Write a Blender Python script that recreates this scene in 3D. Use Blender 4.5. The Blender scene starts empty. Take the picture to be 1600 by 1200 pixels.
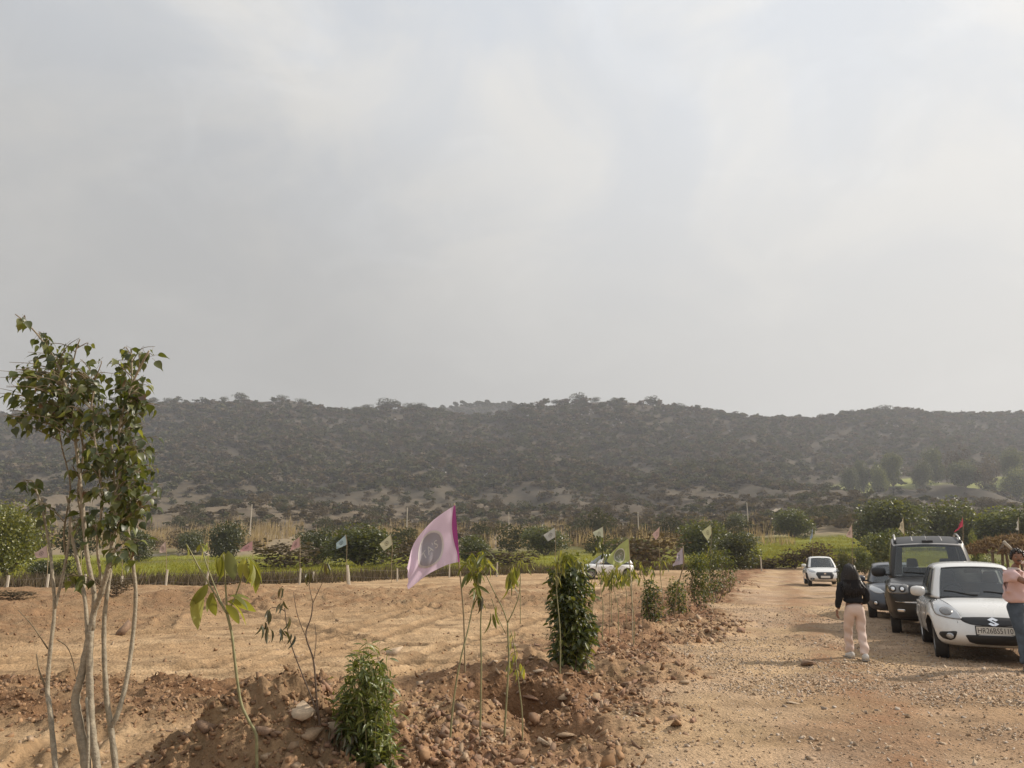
import bpy, bmesh, math, random
import numpy as np
from mathutils import Vector, Matrix, Quaternion
from mathutils.bvhtree import BVHTree
random.seed(7)
RNG = np.random.default_rng(11)
sc = bpy.context.scene
COL = sc.collection
PI = math.pi

# ------------------------------------------------------------------ camera
CAM_H = 1.65
PITCH = math.atan(265.0 / 1155.0)
cam_d = bpy.data.cameras.new('camera')
cam_d.sensor_width = 36.0
cam_d.lens = 36.0 * 1155.0 / 1600.0
cam_d.clip_start = 0.05
cam_d.clip_end = 9000
cam = bpy.data.objects.new('camera', cam_d)
COL.objects.link(cam)
cam.location = (0, 0, CAM_H)
cam.rotation_euler = (PI / 2 + PITCH, 0, 0)
sc.camera = cam

# ------------------------------------------------------------------ world, sun
SUN_EL = math.radians(34)
SUN_AZ = math.radians(74)          # clockwise from +Y (the view direction)
world = bpy.data.worlds.new('World')
sc.world = world
world.use_nodes = True
wn = world.node_tree.nodes
wl = world.node_tree.links
wn.clear()
def wnode(t, **k):
    n = wn.new(t)
    for a, b in k.items():
        setattr(n, a, b)
    return n
w_out = wnode('ShaderNodeOutputWorld')
sky = wnode('ShaderNodeTexSky', sky_type='NISHITA', sun_disc=False)
sky.sun_elevation = SUN_EL
sky.sun_rotation = SUN_AZ
sky.dust_density = 4.0
sky.air_density = 1.5
bg_sky = wnode('ShaderNodeBackground')
bg_sky.inputs['Strength'].default_value = 0.08
wl.new(sky.outputs[0], bg_sky.inputs['Color'])
tc = wnode('ShaderNodeTexCoord')
sep = wnode('ShaderNodeSeparateXYZ')
wl.new(tc.outputs['Generated'], sep.inputs[0])
zz = wnode('ShaderNodeMath', operation='MAXIMUM'); zz.inputs[1].default_value = 0.0
wl.new(sep.outputs['Z'], zz.inputs[0])
zadd = wnode('ShaderNodeMath', operation='ADD'); zadd.inputs[1].default_value = 0.42
wl.new(zz.outputs[0], zadd.inputs[0])
dv = wnode('ShaderNodeVectorMath', operation='DIVIDE')
cmb = wnode('ShaderNodeCombineXYZ')
for i in range(3):
    wl.new(zadd.outputs[0], cmb.inputs[i])
wl.new(tc.outputs['Generated'], dv.inputs[0]); wl.new(cmb.outputs[0], dv.inputs[1])
def wnoise(scale, detail, rough, dist, off):
    mp = wnode('ShaderNodeMapping'); mp.inputs['Location'].default_value = off
    mp.inputs['Rotation'].default_value = (0, 0, 0.35)
    wl.new(dv.outputs[0], mp.inputs['Vector'])
    n = wnode('ShaderNodeTexNoise')
    n.inputs['Scale'].default_value = scale; n.inputs['Detail'].default_value = detail
    n.inputs['Roughness'].default_value = rough; n.inputs['Distortion'].default_value = dist
    wl.new(mp.outputs[0], n.inputs['Vector'])
    return n.outputs['Fac']
def wmap(v, a, b, c, d, smooth=True):
    m = wnode('ShaderNodeMapRange'); m.interpolation_type = 'SMOOTHSTEP' if smooth else 'LINEAR'
    for k, x in enumerate((a, b, c, d)):
        m.inputs[1 + k].default_value = x
    wl.new(v, m.inputs[0])
    return m.outputs[0]
def wmath(op, a, b):
    m = wnode('ShaderNodeMath', operation=op)
    for k, x in enumerate((a, b)):
        if isinstance(x, float): m.inputs[k].default_value = x
        else: wl.new(x, m.inputs[k])
    return m.outputs[0]
big = wmap(wnoise(1.3, 3, 0.5, 0.3, (3.1, 0.4, 0)), 0.35, 0.68, 0.0, 1.0)
med = wmap(wnoise(3.4, 5, 0.55, 0.6, (7.3, 2.2, 1)), 0.38, 0.72, 0.0, 1.0)
wisp = wmap(wnoise(6.0, 6, 0.6, 0.9, (1.3, 5.2, 4)), 0.5, 0.75, 0.0, 1.0)
sdir = wnode('ShaderNodeVectorMath', operation='DOT_PRODUCT')
wl.new(tc.outputs['Generated'], sdir.inputs[0])
sdir.inputs[1].default_value = (math.sin(SUN_AZ) * math.cos(SUN_EL), math.cos(SUN_AZ) * math.cos(SUN_EL), math.sin(SUN_EL))
toward = wmap(sdir.outputs['Value'], 0.15, 1.0, 0.0, 1.0, False)
high = wmap(sep.outputs['Z'], 0.18, 0.75, 0.0, 1.0)
structure = wmath('MULTIPLY', wmath('ADD', wmath('MULTIPLY', med, 0.55), wmath('MULTIPLY', wisp, 0.25)), wmath('ADD', wmath('MULTIPLY', high, 0.8), 0.2))
lum = wmath('ADD', wmath('MULTIPLY', toward, 0.34), wmath('ADD', wmath('MULTIPLY', structure, 0.22), wmath('ADD', wmath('MULTIPLY', wmath('ADD', wmath('MULTIPLY', big, 0.5), 0.5), wmath('MULTIPLY', high, 0.21)), 0.485)))
bluemix = wmath('MULTIPLY', wmath('SUBTRACT', 1.0, med), wmath('MULTIPLY', high, 0.9))
cc = wnode('ShaderNodeMix', data_type='RGBA')
cc.inputs[6].default_value = (1.0, 0.985, 0.95, 1)
cc.inputs[7].default_value = (0.93, 0.985, 1.06, 1)
wl.new(bluemix, cc.inputs[0])
bg_cl = wnode('ShaderNodeBackground')
wl.new(cc.outputs[2], bg_cl.inputs['Color']); wl.new(lum, bg_cl.inputs['Strength'])
wmix = wnode('ShaderNodeMixShader'); wmix.inputs[0].default_value = 0.93
wl.new(bg_sky.outputs[0], wmix.inputs[1]); wl.new(bg_cl.outputs[0], wmix.inputs[2])
wl.new(wmix.outputs[0], w_out.inputs['Surface'])

sun_d = bpy.data.lights.new('sun', 'SUN')
sun_d.energy = 5.0
sun_d.angle = math.radians(1.2)
sun_d.color = (1.0, 0.90, 0.77)
sun = bpy.data.objects.new('sun', sun_d)
COL.objects.link(sun)
sdv = Vector((math.sin(SUN_AZ) * math.cos(SUN_EL), math.cos(SUN_AZ) * math.cos(SUN_EL), math.sin(SUN_EL)))
sun.rotation_euler = sdv.to_track_quat('Z', 'Y').to_euler()
sun.location = (30, 10, 40)

sc.view_settings.view_transform = 'Standard'
sc.view_settings.look = 'None'
sc.view_settings.gamma = 1
sc.view_settings.exposure = 0.0
sc.view_settings.use_curve_mapping = False
sc.render.engine = 'CYCLES'
sc.cycles.use_denoising = True
sc.cycles.max_bounces = 6
sc.cycles.diffuse_bounces = 3
sc.cycles.transparent_max_bounces = 12
sc.cycles.volume_bounces = 1

# ------------------------------------------------------------------ helpers
def ray(px, py):
    u = (px - 800.0) / 1155.0
    v = (600.0 - py) / 1155.0
    c, s = math.cos(PITCH), math.sin(PITCH)
    return Vector((u, c - v * s, s + v * c))
def P(px, py, Y):
    d = ray(px, py)
    t = Y / d.y
    return Vector((d.x * t, Y, CAM_H + d.z * t))
def elev(py):
    v = (600.0 - np.asarray(py, float)) / 1155.0
    c, s = math.cos(PITCH), math.sin(PITCH)
    return (s + v * c) / (c - v * s)
def pix(x, y, z):
    c, s = math.cos(PITCH), math.sin(PITCH)
    dz = z - CAM_H
    f = y * c + dz * s
    up = -y * s + dz * c
    return 800 + 1155 * x / f, 600 - 1155 * up / f
def flat(px, py):
    d = ray(px, py)
    t = -CAM_H / d.z
    return (d.x * t, d.y * t)

# value noise in numpy
_PT = RNG.random((3, 512, 512))
def vnoise(x, y, k=0):
    xi = np.floor(x).astype(int); yi = np.floor(y).astype(int)
    fx = x - xi; fy = y - yi
    fx = fx * fx * fx * (fx * (fx * 6 - 15) + 10); fy = fy * fy * fy * (fy * (fy * 6 - 15) + 10)
    T = _PT[k % 3]; o = 37 * k
    a = T[(xi + o) & 511, yi & 511]; b = T[(xi + 1 + o) & 511, yi & 511]
    c = T[(xi + o) & 511, (yi + 1) & 511]; d = T[(xi + 1 + o) & 511, (yi + 1) & 511]
    return (a * (1 - fx) + b * fx) * (1 - fy) + (c * (1 - fx) + d * fx) * fy - 0.5
def fbm(x, y, octv=4, k=0, rough=0.5):
    s = 0; a = 1.0
    for i in range(octv):
        ca, sa = math.cos(i * 0.9 + k), math.sin(i * 0.9 + k)
        f = 2.0 ** i * 1.03
        s = s + a * vnoise((x * ca - y * sa) * f + 11.3 * i, (x * sa + y * ca) * f + 5.1 * i, k + i)
        a *= rough
    return s
def sstep(a, b, x):
    t = np.clip((x - a) / (b - a), 0, 1)
    return t * t * (3 - 2 * t)

def tag(o, label=None, cat=None, group=None, kind=None):
    if label: o['label'] = label
    if cat: o['category'] = cat
    if group: o['group'] = group
    if kind: o['kind'] = kind
    return o
def empty(name, loc=(0, 0, 0), rz=0.0):
    o = bpy.data.objects.new(name, None)
    o.empty_display_size = 0.2
    COL.objects.link(o)
    o.location = loc
    o.rotation_euler = (0, 0, rz)
    return o
def link(name, me, parent=None, loc=None):
    o = bpy.data.objects.new(name, me)
    COL.objects.link(o)
    if parent is not None: o.parent = parent
    if loc is not None: o.location = loc
    return o
def mesh_np(name, V, F, mats=(), smooth=False, midx=None):
    """V (n,3); F array (m,k) of equal-sized faces or list of arrays"""
    me = bpy.data.meshes.new(name)
    V = np.asarray(V, np.float32)
    Fl = F if isinstance(F, list) else [F]
    Fl = [np.asarray(f, np.int32) for f in Fl if len(f)]
    loops = np.concatenate([f.ravel() for f in Fl]) if Fl else np.zeros(0, np.int32)
    tot = np.concatenate([np.full(len(f), f.shape[1], np.int32) for f in Fl])
    start = np.concatenate([[0], np.cumsum(tot)[:-1]]).astype(np.int32)
    me.vertices.add(len(V)); me.vertices.foreach_set('co', V.ravel())
    me.loops.add(len(loops)); me.loops.foreach_set('vertex_index', loops)
    me.polygons.add(len(tot))
    me.polygons.foreach_set('loop_start', start); me.polygons.foreach_set('loop_total', tot)
    if smooth: me.polygons.foreach_set('use_smooth', np.ones(len(tot), bool))
    for m in mats: me.materials.append(m)
    if midx is not None: me.polygons.foreach_set('material_index', np.asarray(midx, np.int32))
    me.update(calc_edges=True)
    return me
class MB:
    """collects simple shapes, builds one mesh"""
    def __init__(s): s.v = []; s.f = []; s.m = []; s.n = 0
    def add(s, V, F, mi=0):
        V = [tuple(p) for p in V]
        s.v += V; s.f += [tuple(i + s.n for i in f) for f in F]; s.m += [mi] * len(F); s.n += len(V)
        return s
    def box(s, c, d, rot=None, mi=0, taper=1.0):
        c = Vector(c); V = []
        for z in (-1, 1):
            k = taper if z > 0 else 1.0
            for x, y in ((-1, -1), (1, -1), (1, 1), (-1, 1)):
                p = Vector((x * d[0] / 2 * k, y * d[1] / 2 * k, z * d[2] / 2))
                if rot is not None: p = rot @ p
                V.append(c + p)
        return s.add(V, [(3, 2, 1, 0), (4, 5, 6, 7), (0, 1, 5, 4), (1, 2, 6, 5), (2, 3, 7, 6), (3, 0, 4, 7)], mi)
    def tube(s, pts, rad, n=6, mi=0, caps=True):
        pts = [Vector(p) for p in pts]
        if isinstance(rad, (int, float)): rad = [rad] * len(pts)
        V = []; F = []
        t0 = (pts[1] - pts[0]).normalized()
        ref = Vector((0, 0, 1)) if abs(t0.z) < 0.8 else Vector((1, 0, 0))
        nx = t0.cross(ref).normalized()
        for i, p in enumerate(pts):
            a = pts[max(i - 1, 0)]; b = pts[min(i + 1, len(pts) - 1)]
            t = (b - a)
            t = t.normalized() if t.length > 1e-9 else t0
            nx = (nx - t * nx.dot(t))
            nx = nx.normalized() if nx.length > 1e-6 else t.orthogonal().normalized()
            ny = t.cross(nx)
            for j in range(n):
                an = 2 * PI * j / n
                V.append(p + (nx * math.cos(an) + ny * math.sin(an)) * rad[i])
        for i in range(len(pts) - 1):
            for j in range(n):
                k = (j + 1) % n
                F.append((i * n + j, i * n + k, (i + 1) * n + k, (i + 1) * n + j))
        if caps:
            F.append(tuple(range(n - 1, -1, -1))); F.append(tuple((len(pts) - 1) * n + j for j in range(n)))
        return s.add(V, F, mi)
    def lathe(s, prof, c=(0, 0, 0), axis='Y', n=28, mi=0, mis=None):
        """prof: (radius, offset along axis); closed ring"""
        V = []; F = []; k = len(prof); M = []
        for j in range(n):
            a = 2 * PI * j / n; ca, sa = math.cos(a), math.sin(a)
            for r, o in prof:
                p = (r * ca, o, r * sa) if axis == 'Y' else ((r * ca, r * sa, o) if axis == 'Z' else (o, r * ca, r * sa))
                V.append(Vector(c) + Vector(p))
        for j in range(n):
            q = (j + 1) % n
            for i in range(k - 1):
                F.append((j * k + i, q * k + i, q * k + i + 1, j * k + i + 1))
        return s.add(V, F, mi)
    def build(s, name, mats, parent=None, smooth=False, loc=None):
        if not isinstance(mats, (list, tuple)): mats = [mats]
        me = bpy.data.meshes.new(name)
        me.from_pydata(s.v, [], s.f)
        for m in mats: me.materials.append(m)
        for p, mi in zip(me.polygons, s.m):
            p.material_index = mi; p.use_smooth = smooth
        me.update()
        return link(name, me, parent, loc)
def smoothcurve(pts, n=5):
    """Catmull-Rom through pts"""
    pts = [Vector(p) for p in pts]
    if len(pts) < 3: return pts
    out = []
    q = [pts[0] * 2 - pts[1]] + pts + [pts[-1] * 2 - pts[-2]]
    for i in range(1, len(q) - 2):
        a, b, c, d = q[i - 1], q[i], q[i + 1], q[i + 2]
        for k in range(n):
            t = k / n
            out.append(0.5 * ((2 * b) + (c - a) * t + (2 * a - 5 * b + 4 * c - d) * t * t + (3 * b - a - 3 * c + d) * t ** 3))
    out.append(pts[-1])
    return out

# ------------------------------------------------------------------ materials
MATS = {}
def principled(name, col, rough=0.6, metal=0.0, noise=0.0, nscale=8.0, bump=0.0, bscale=40.0, coat=0.0, spec=0.5, island=0.0, sheen=0.0):
    if name in MATS: return MATS[name]
    m = bpy.data.materials.new(name); m.use_nodes = True
    nt = m.node_tree; b = nt.nodes['Principled BSDF']
    b.inputs['Base Color'].default_value = (*col, 1)
    b.inputs['Roughness'].default_value = rough
    b.inputs['Metallic'].default_value = metal
    b.inputs['Coat Weight'].default_value = coat
    b.inputs['Coat Roughness'].default_value = 0.05
    b.inputs['Specular IOR Level'].default_value = spec
    if sheen: b.inputs['Sheen Weight'].default_value = sheen
    src = None
    if noise > 0:
        t = nt.nodes.new('ShaderNodeTexCoord')
        n = nt.nodes.new('ShaderNodeTexNoise'); n.inputs['Scale'].default_value = nscale; n.inputs['Detail'].default_value = 6
        n.inputs['Roughness'].default_value = 0.65
        nt.links.new(t.outputs['Object'], n.inputs['Vector'])
        mr = nt.nodes.new('ShaderNodeMapRange'); mr.inputs[1].default_value = 0.3; mr.inputs[2].default_value = 0.7
        mr.inputs[3].default_value = 1 - noise; mr.inputs[4].default_value = 1 + noise
        nt.links.new(n.outputs['Fac'], mr.inputs[0])
        src = mr.outputs[0]
    if island > 0:
        g = nt.nodes.new('ShaderNodeNewGeometry')
        mr = nt.nodes.new('ShaderNodeMapRange'); mr.inputs[3].default_value = 1 - island; mr.inputs[4].default_value = 1 + island
        nt.links.new(g.outputs['Random Per Island'], mr.inputs[0])
        if src:
            mm = nt.nodes.new('ShaderNodeMath'); mm.operation = 'MULTIPLY'
            nt.links.new(src, mm.inputs[0]); nt.links.new(mr.outputs[0], mm.inputs[1]); src = mm.outputs[0]
        else: src = mr.outputs[0]
    if src:
        v = nt.nodes.new('ShaderNodeVectorMath'); v.operation = 'SCALE'; v.inputs[0].default_value = col
        nt.links.new(src, v.inputs['Scale']); nt.links.new(v.outputs[0], b.inputs['Base Color'])
    if bump > 0:
        t = nt.nodes.new('ShaderNodeTexCoord')
        n = nt.nodes.new('ShaderNodeTexNoise'); n.inputs['Scale'].default_value = bscale; n.inputs['Detail'].default_value = 5
        nt.links.new(t.outputs['Object'], n.inputs['Vector'])
        bp = nt.nodes.new('ShaderNodeBump'); bp.inputs['Strength'].default_value = bump; bp.inputs['Distance'].default_value = 0.02
        nt.links.new(n.outputs['Fac'], bp.inputs['Height']); nt.links.new(bp.outputs[0], b.inputs['Normal'])
    MATS[name] = m
    return m
def foliage(name, c1, c2, c3=None, trans=0.35, per='island', gloss=0.06):
    """leaf material: colour varied per leaf, some light passing through"""
    if name in MATS: return MATS[name]
    m = bpy.data.materials.new(name); m.use_nodes = True
    nt = m.node_tree; nt.nodes.clear()
    N = nt.nodes.new; L = nt.links.new
    out = N('ShaderNodeOutputMaterial')
    if per == 'island':
        g = N('ShaderNodeNewGeometry'); r = g.outputs['Random Per Island']
    else:
        g = N('ShaderNodeObjectInfo'); r = g.outputs['Random']
    cr = N('ShaderNodeValToRGB')
    cr.color_ramp.elements[0].color = (*c1, 1); cr.color_ramp.elements[1].color = (*(c3 or c2), 1)
    if c3:
        e = cr.color_ramp.elements.new(0.6); e.color = (*c2, 1)
    L(r, cr.inputs[0])
    oi = N('ShaderNodeObjectInfo')
    mr = N('ShaderNodeMapRange'); mr.inputs[3].default_value = 0.78; mr.inputs[4].default_value = 1.22
    L(oi.outputs['Random'], mr.inputs[0])
    vs = N('ShaderNodeVectorMath'); vs.operation = 'SCALE'; L(cr.outputs[0], vs.inputs[0]); L(mr.outputs[0], vs.inputs['Scale'])
    d = N('ShaderNodeBsdfDiffuse'); L(vs.outputs[0], d.inputs[0])
    t = N('ShaderNodeBsdfTranslucent')
    v2 = N('ShaderNodeVectorMath'); v2.operation = 'MULTIPLY'; L(vs.outputs[0], v2.inputs[0]); v2.inputs[1].default_value = (1.9, 1.75, 0.8)
    L(v2.outputs[0], t.inputs[0])
    mx = N('ShaderNodeMixShader'); mx.inputs[0].default_value = trans; L(d.outputs[0], mx.inputs[1]); L(t.outputs[0], mx.inputs[2])
    gl = N('ShaderNodeBsdfGlossy'); gl.inputs['Roughness'].default_value = 0.42; gl.inputs[0].default_value = (1, 1, 1, 1)
    m2 = N('ShaderNodeMixShader'); m2.inputs[0].default_value = gloss; L(mx.outputs[0], m2.inputs[1]); L(gl.outputs[0], m2.inputs[2])
    L(m2.outputs[0], out.inputs['Surface'])
    MATS[name] = m
    return m
# ------------------------------------------------------------------ terrain shape
YK = np.array([45, 60, 95, 130, 160, 220, 300, 420, 520, 650, 850, 1000, 1500, 1800.])
PYL = np.array([0, 893, 876, 866, 850, 826, 797, 764, 735, 693])
PYC = np.array([0, 893, 873, 862, 850, 836, 812, 776, 745, 700])
PYR = np.array([0, 893, 870, 852, 838, 815, 790, 764, 735, 705])
RX = np.array([-500, -200, 0, 60, 130, 220, 300, 375, 440, 480, 530, 570, 600, 660, 700, 750, 790, 820, 880, 960, 1020, 1080, 1130, 1200, 1270, 1330, 1380, 1450, 1520, 1600, 1800, 2200.])
RY = np.array([668, 660, 650, 640, 630, 627, 626, 625, 626, 636, 644, 642, 637, 641, 652, 656, 648, 634, 630, 627, 629, 640, 648, 657, 659, 652, 645, 645, 651, 650, 655, 660.])
def far_z(x, y):
    Y = np.maximum(y, 0.01)
    s = np.clip(x / Y, -1.15, 1.15)
    px = 800 + 1185 * s
    wl_ = np.clip((800 - px) / 500, 0, 1); wr_ = np.clip((px - 800) / 500, 0, 1); wc_ = 1 - wl_ - wr_
    zs = [np.zeros_like(s)]
    for i in range(1, 10):
        py = wl_ * PYL[i] + wc_ * PYC[i] + wr_ * PYR[i]
        zs.append(CAM_H + elev(py) * YK[i])
    rz = CAM_H + elev(np.interp(px, RX, RY)) * YK[10]
    zs.append(rz)
    zs.append(rz * 0.80)
    zs.append(CAM_H + elev(np.interp(px, [-500, 500, 660, 700, 760, 800, 900, 2000], [690, 660, 642, 634, 631, 633, 660, 690])) * YK[12])
    zs.append(zs[-1] * 0.8)
    z = np.zeros_like(s)
    for i in range(len(YK) - 1):
        t = (Y - YK[i]) / (YK[i + 1] - YK[i])
        if i not in (9, 10): pass
        seg = (Y >= YK[i]) & (Y < YK[i + 1])
        z = np.where(seg, zs[i] + (zs[i + 1] - zs[i]) * t, z)
    z = np.where(Y >= YK[-1], zs[-1], z)
    return z
def W(pts): return [flat(*p) for p in pts]
BERM = np.array(W([(330, 1290), (560, 1160), (700, 1105), (850, 1062), (960, 1005), (1060, 950), (1125, 915), (1165, 899)]))
EDGE = np.array(W([(840, 1330), (900, 1240), (985, 1130), (1060, 1050), (1120, 965), (1165, 915), (1195, 897)]))
def dist_poly(x, y, P_):
    best = np.full(np.shape(x), 1e9); side = np.zeros(np.shape(x))
    for (ax, ay), (bx, by) in zip(P_[:-1], P_[1:]):
        dx, dy = bx - ax, by - ay
        t = np.clip(((x - ax) * dx + (y - ay) * dy) / (dx * dx + dy * dy), 0, 1)
        qx, qy = ax + t * dx, ay + t * dy
        d = np.hypot(x - qx, y - qy)
        cr = (x - ax) * dy - (y - ay) * dx      # >0 : right of the line
        upd = d < best
        best = np.where(upd, d, best); side = np.where(upd, np.sign(cr), side)
    return best, side
def blob(x, y, c, rx, ry, rot=0.0, p=2.0):
    dx, dy = x - c[0], y - c[1]
    ca, sa = math.cos(rot), math.sin(rot)
    u = (dx * ca + dy * sa) / rx; v = (-dx * sa + dy * ca) / ry
    return np.exp(-(u * u + v * v) ** (p / 2))
MOUND = flat(400, 1222); PIT = flat(800, 1100); PIT2 = flat(840, 1135); TRENCH = flat(690, 1062)
SLAB = flat(655, 1035)
TRACKS = [W(q) for q in ([(20, 1215), (70, 1175), (112, 1145), (128, 1128)], [(66, 1215), (112, 1180), (150, 1150), (170, 1132)], [(-40, 1045), (160, 1018), (360, 1000), (560, 975), (760, 948), (960, 925)],
          [(-40, 1020), (200, 992), (420, 978), (640, 952), (860, 927)], [(120, 1068), (330, 1040), (470, 1008), (600, 968), (690, 940)], [(180, 1075), (400, 1046), (540, 1012), (660, 975), (760, 945)],
          [(250, 985), (270, 960), (330, 950), (420, 962), (520, 990), (650, 1010)], [(560, 1060), (700, 1010), (850, 965), (1000, 935)], [(380, 1075), (480, 1068), (600, 1060), (740, 1030)])]
def masks(x, y):
    """soil masks from where things lie on the ground"""
    yy = np.maximum(y, 0.5)
    px, py = pix(x, yy, np.zeros_like(x))
    n1 = fbm(x * 0.7, y * 0.7, 4, 2); n2 = fbm(x * 2.3, y * 2.3, 4, 5)
    front = (y > 1.0)
    db, sb = dist_poly(x, y, BERM)
    de, se = dist_poly(x, y, EDGE)
    inroad = sstep(-0.35, 0.35, de * se + n1 * 1.4)
    wid = 0.9 + np.clip(y, 0, 30) * 0.02
    berm = np.exp(-(db / wid) ** 2)
    verge = (1 - inroad) * np.where(sb > 0, 1.0, np.exp(-(db / (wid * 1.1)) ** 2)) * (y < 75)
    verge = np.clip(verge, 0, 1)
    # broken-up red strips on the levelled plot
    till = sstep(1058, 1074, py + n1 * 26) * (1 - sstep(1112, 1134, py + n1 * 26 - (px < 300) * 4)) * (1 - sstep(470, 600, px + n1 * 60))
    ridge = sstep(905, 935, py + n1 * 16) * (1 - sstep(985, 1028, py + n1 * 40 + 0.12 * np.clip(px, 0, 600))) * (1 - sstep(330, 470, px + n1 * 90))
    strip2 = sstep(915, 925, py + n1 * 12) * (1 - sstep(945, 962, py + n1 * 20)) * sstep(250, 350, px) * (1 - sstep(1000, 1100, px))
    till, ridge, strip2 = [m * front for m in (till, ridge, strip2)]
    track = np.zeros_like(x); tz = np.zeros_like(x)
    near_ = (y > 3) & (y < 60)
    if near_.any():
        xn, yn = x[near_], y[near_]; tr = np.zeros_like(xn); t2 = np.zeros_like(xn)
        for q in TRACKS:
            d_, s_ = dist_poly(xn, yn, q)
            w_ = 0.13 + yn * 0.004
            c_ = np.exp(-(d_ / w_) ** 4)
            tr = np.maximum(tr, c_)
            t2 = t2 - c_ * (0.040 + 0.008 * np.sign(np.sin((xn + yn * 0.6) * 30))) + 0.035 * np.exp(-((d_ - w_ * 1.35) / (w_ * 0.35)) ** 2)
        track[near_] = tr; tz[near_] = t2
    return dict(track=track, tz=tz, px=px, py=py, n1=n1, n2=n2, inroad=inroad, berm=berm, verge=verge, till=till, ridge=ridge, strip2=strip2, db=db, sb=sb, de=de, se=se)
def ground_z(x, y, M=None):
    x = np.asarray(x, float); y = np.asarray(y, float)
    if M is None: M = masks(x, y)
    r = np.hypot(x, y)
    z = far_z(x, y)
    near = 1 - sstep(55, 90, r)
    nl = fbm(x * 0.22, y * 0.22, 3, 1)
    nm = fbm(x * 1.1, y * 1.1, 4, 3)
    nf = fbm(x * 5.5, y * 5.5, 4, 4, 0.6)
    rdg = 1 - 2 * np.abs(fbm(x * 3.2, y * 3.2, 3, 6))
    d = nl * 0.07 * sstep(4, 20, r) + nm * 0.028
    d = d * (1 - 0.75 * M['inroad'])
    d = d + nf * 0.006
    d = d + M['berm'] * (0.10 + nm * 0.10 + rdg * 0.02 + nf * 0.04)
    d = d + M['verge'] * (nm * 0.10 + nf * 0.035)
    clod = np.maximum(0, nf + 0.12)
    d = d + M['till'] * (0.05 + nm * 0.08 + clod * 0.09)
    d = d + M['ridge'] * (0.06 + nl * 0.22 + nm * 0.12 + clod * 0.07)
    d = d + M['strip2'] * (0.03 + nl * 0.10 + nm * 0.14 + clod * 0.10)
    rough = np.clip(M['berm'] * 0.8 + M['verge'] + M['till'] * 0.9 + M['ridge'] * 0.5 + M['strip2'] * 0.7, 0, 1.2) * (1 - sstep(25, 50, r))
    bil = np.abs(vnoise(x * 5.1 + 3, y * 5.1, 50)) + 0.6 * np.abs(vnoise(x * 10.7, y * 10.7 + 7, 51))
    d = d + rough * ((0.33 - bil) * 0.16 * (0.5 + 1.2 * np.clip(fbm(x * 0.9, y * 0.9, 2, 52) + 0.4, 0, 1)))
    # wheel ruts crossing the levelled plot, running away to the right
    plot = (1 - M['inroad']) * (1 - M['verge']) * (1 - M['till']) * near
    for k, (ang, w, off) in enumerate(((0.16, 1.9, 0.0), (0.30, 2.7, 0.4), (-0.05, 3.3, 1.1))):
        t = x * -math.sin(ang) + y * math.cos(ang) + fbm(x * 0.12, y * 0.12, 2, 7 + k) * 3
        ph = (t / w + off) % 1.0
        band = np.exp(-((ph - 0.5) / 0.10) ** 2) * sstep(-0.05, 0.12, fbm(x * 0.1, y * 0.25, 2, 20 + k))
        d = d - plot * band * (0.025 + 0.008 * np.sin((x * math.cos(ang) + y * math.sin(ang)) * 38)) + plot * np.exp(-((ph - 0.68) / 0.06) ** 2) * 0.02 * (band * 0 + 1) * (nf + 0.5)
    st = fbm(x * 0.55 + y * 0.10, y * 3.4 - x * 0.55, 4, 40, 0.62)
    d = d + plot * (1 - M['ridge']) * (st * 0.020 + np.maximum(0, fbm(x * 2.0, y * 6.0, 3, 41) - 0.14) * 0.07) * sstep(4, 8, r)
    d = d + M['inroad'] * near * (fbm(x * 1.2, y * 2.4, 4, 42, 0.6) * 0.028)
    mo = blob(x, y, MOUND, 1.0, 0.9, 0.15, 3); d = d + mo * (nf * 0.03 + np.maximum(0, fbm(x * 7, y * 7, 3, 43)) * 0.06)
    d = d + M['tz'] * (1 - M['inroad']) * (1 - 0.6 * M['verge'])
    # road: two wheel tracks
    dr = M['de'] * M['se']
    for c in (1.4, 2.9, 4.6, 6.1):
        d = d - M['inroad'] * 0.035 * np.exp(-((dr - c - M['n1'] * 0.5) / 0.35) ** 2)
    d = d * near + (1 - near) * (nl * 0.5 + nm * 0.15) * sstep(55, 120, r)
    # mound, pits, ledges beside the plant row
    d = d + 0.42 * blob(x, y, MOUND, 0.72, 0.60, 0.15, 2.6) * (1 + 0.10 * nm + 0.06 * nf)
    d = d + 0.12 * blob(x, y, (MOUND[0] + 1.0, MOUND[1] + 0.25), 0.7, 0.5, 0.2) * (1 + 0.4 * nm + 0.25 * nf)
    d = d - 0.85 * blob(x, y, PIT, 0.60, 0.52, 0.1, 6) * (1 + 0.3 * nm) - 0.30 * blob(x, y, PIT2, 0.55, 0.42, 0.0, 4)
    d = d + 0.10 * blob(x, y, (PIT[0] + 0.05, PIT[1] + 1.1), 0.9, 0.32) * (1 + 0.5 * nm)
    d = d - 0.30 * blob(x, y, TRENCH, 0.9, 0.25, 0.12, 4) - 0.18 * blob(x, y, SLAB, 0.5, 0.2, 0.1, 4)
    d = d + 0.10 * blob(x, y, (TRENCH[0] - 0.3, TRENCH[1] - 0.9), 1.3, 0.5, 0.1) * (1 + 0.6 * nm)
    big = sstep(150, 400, r)
    gul = np.abs(fbm(x * 0.010, y * 0.004, 4, 9)) * 38 - fbm(x * 0.03, y * 0.03, 3, 8) * 6
    d = d - big * gul * (1 - sstep(700, 850, y)) * 0.6
    d = d - sstep(130, 200, r) * (1 - big) * 0
    return z + d
def gz(x, y):
    return float(ground_z(np.array([x]), np.array([y]))[0])
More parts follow.
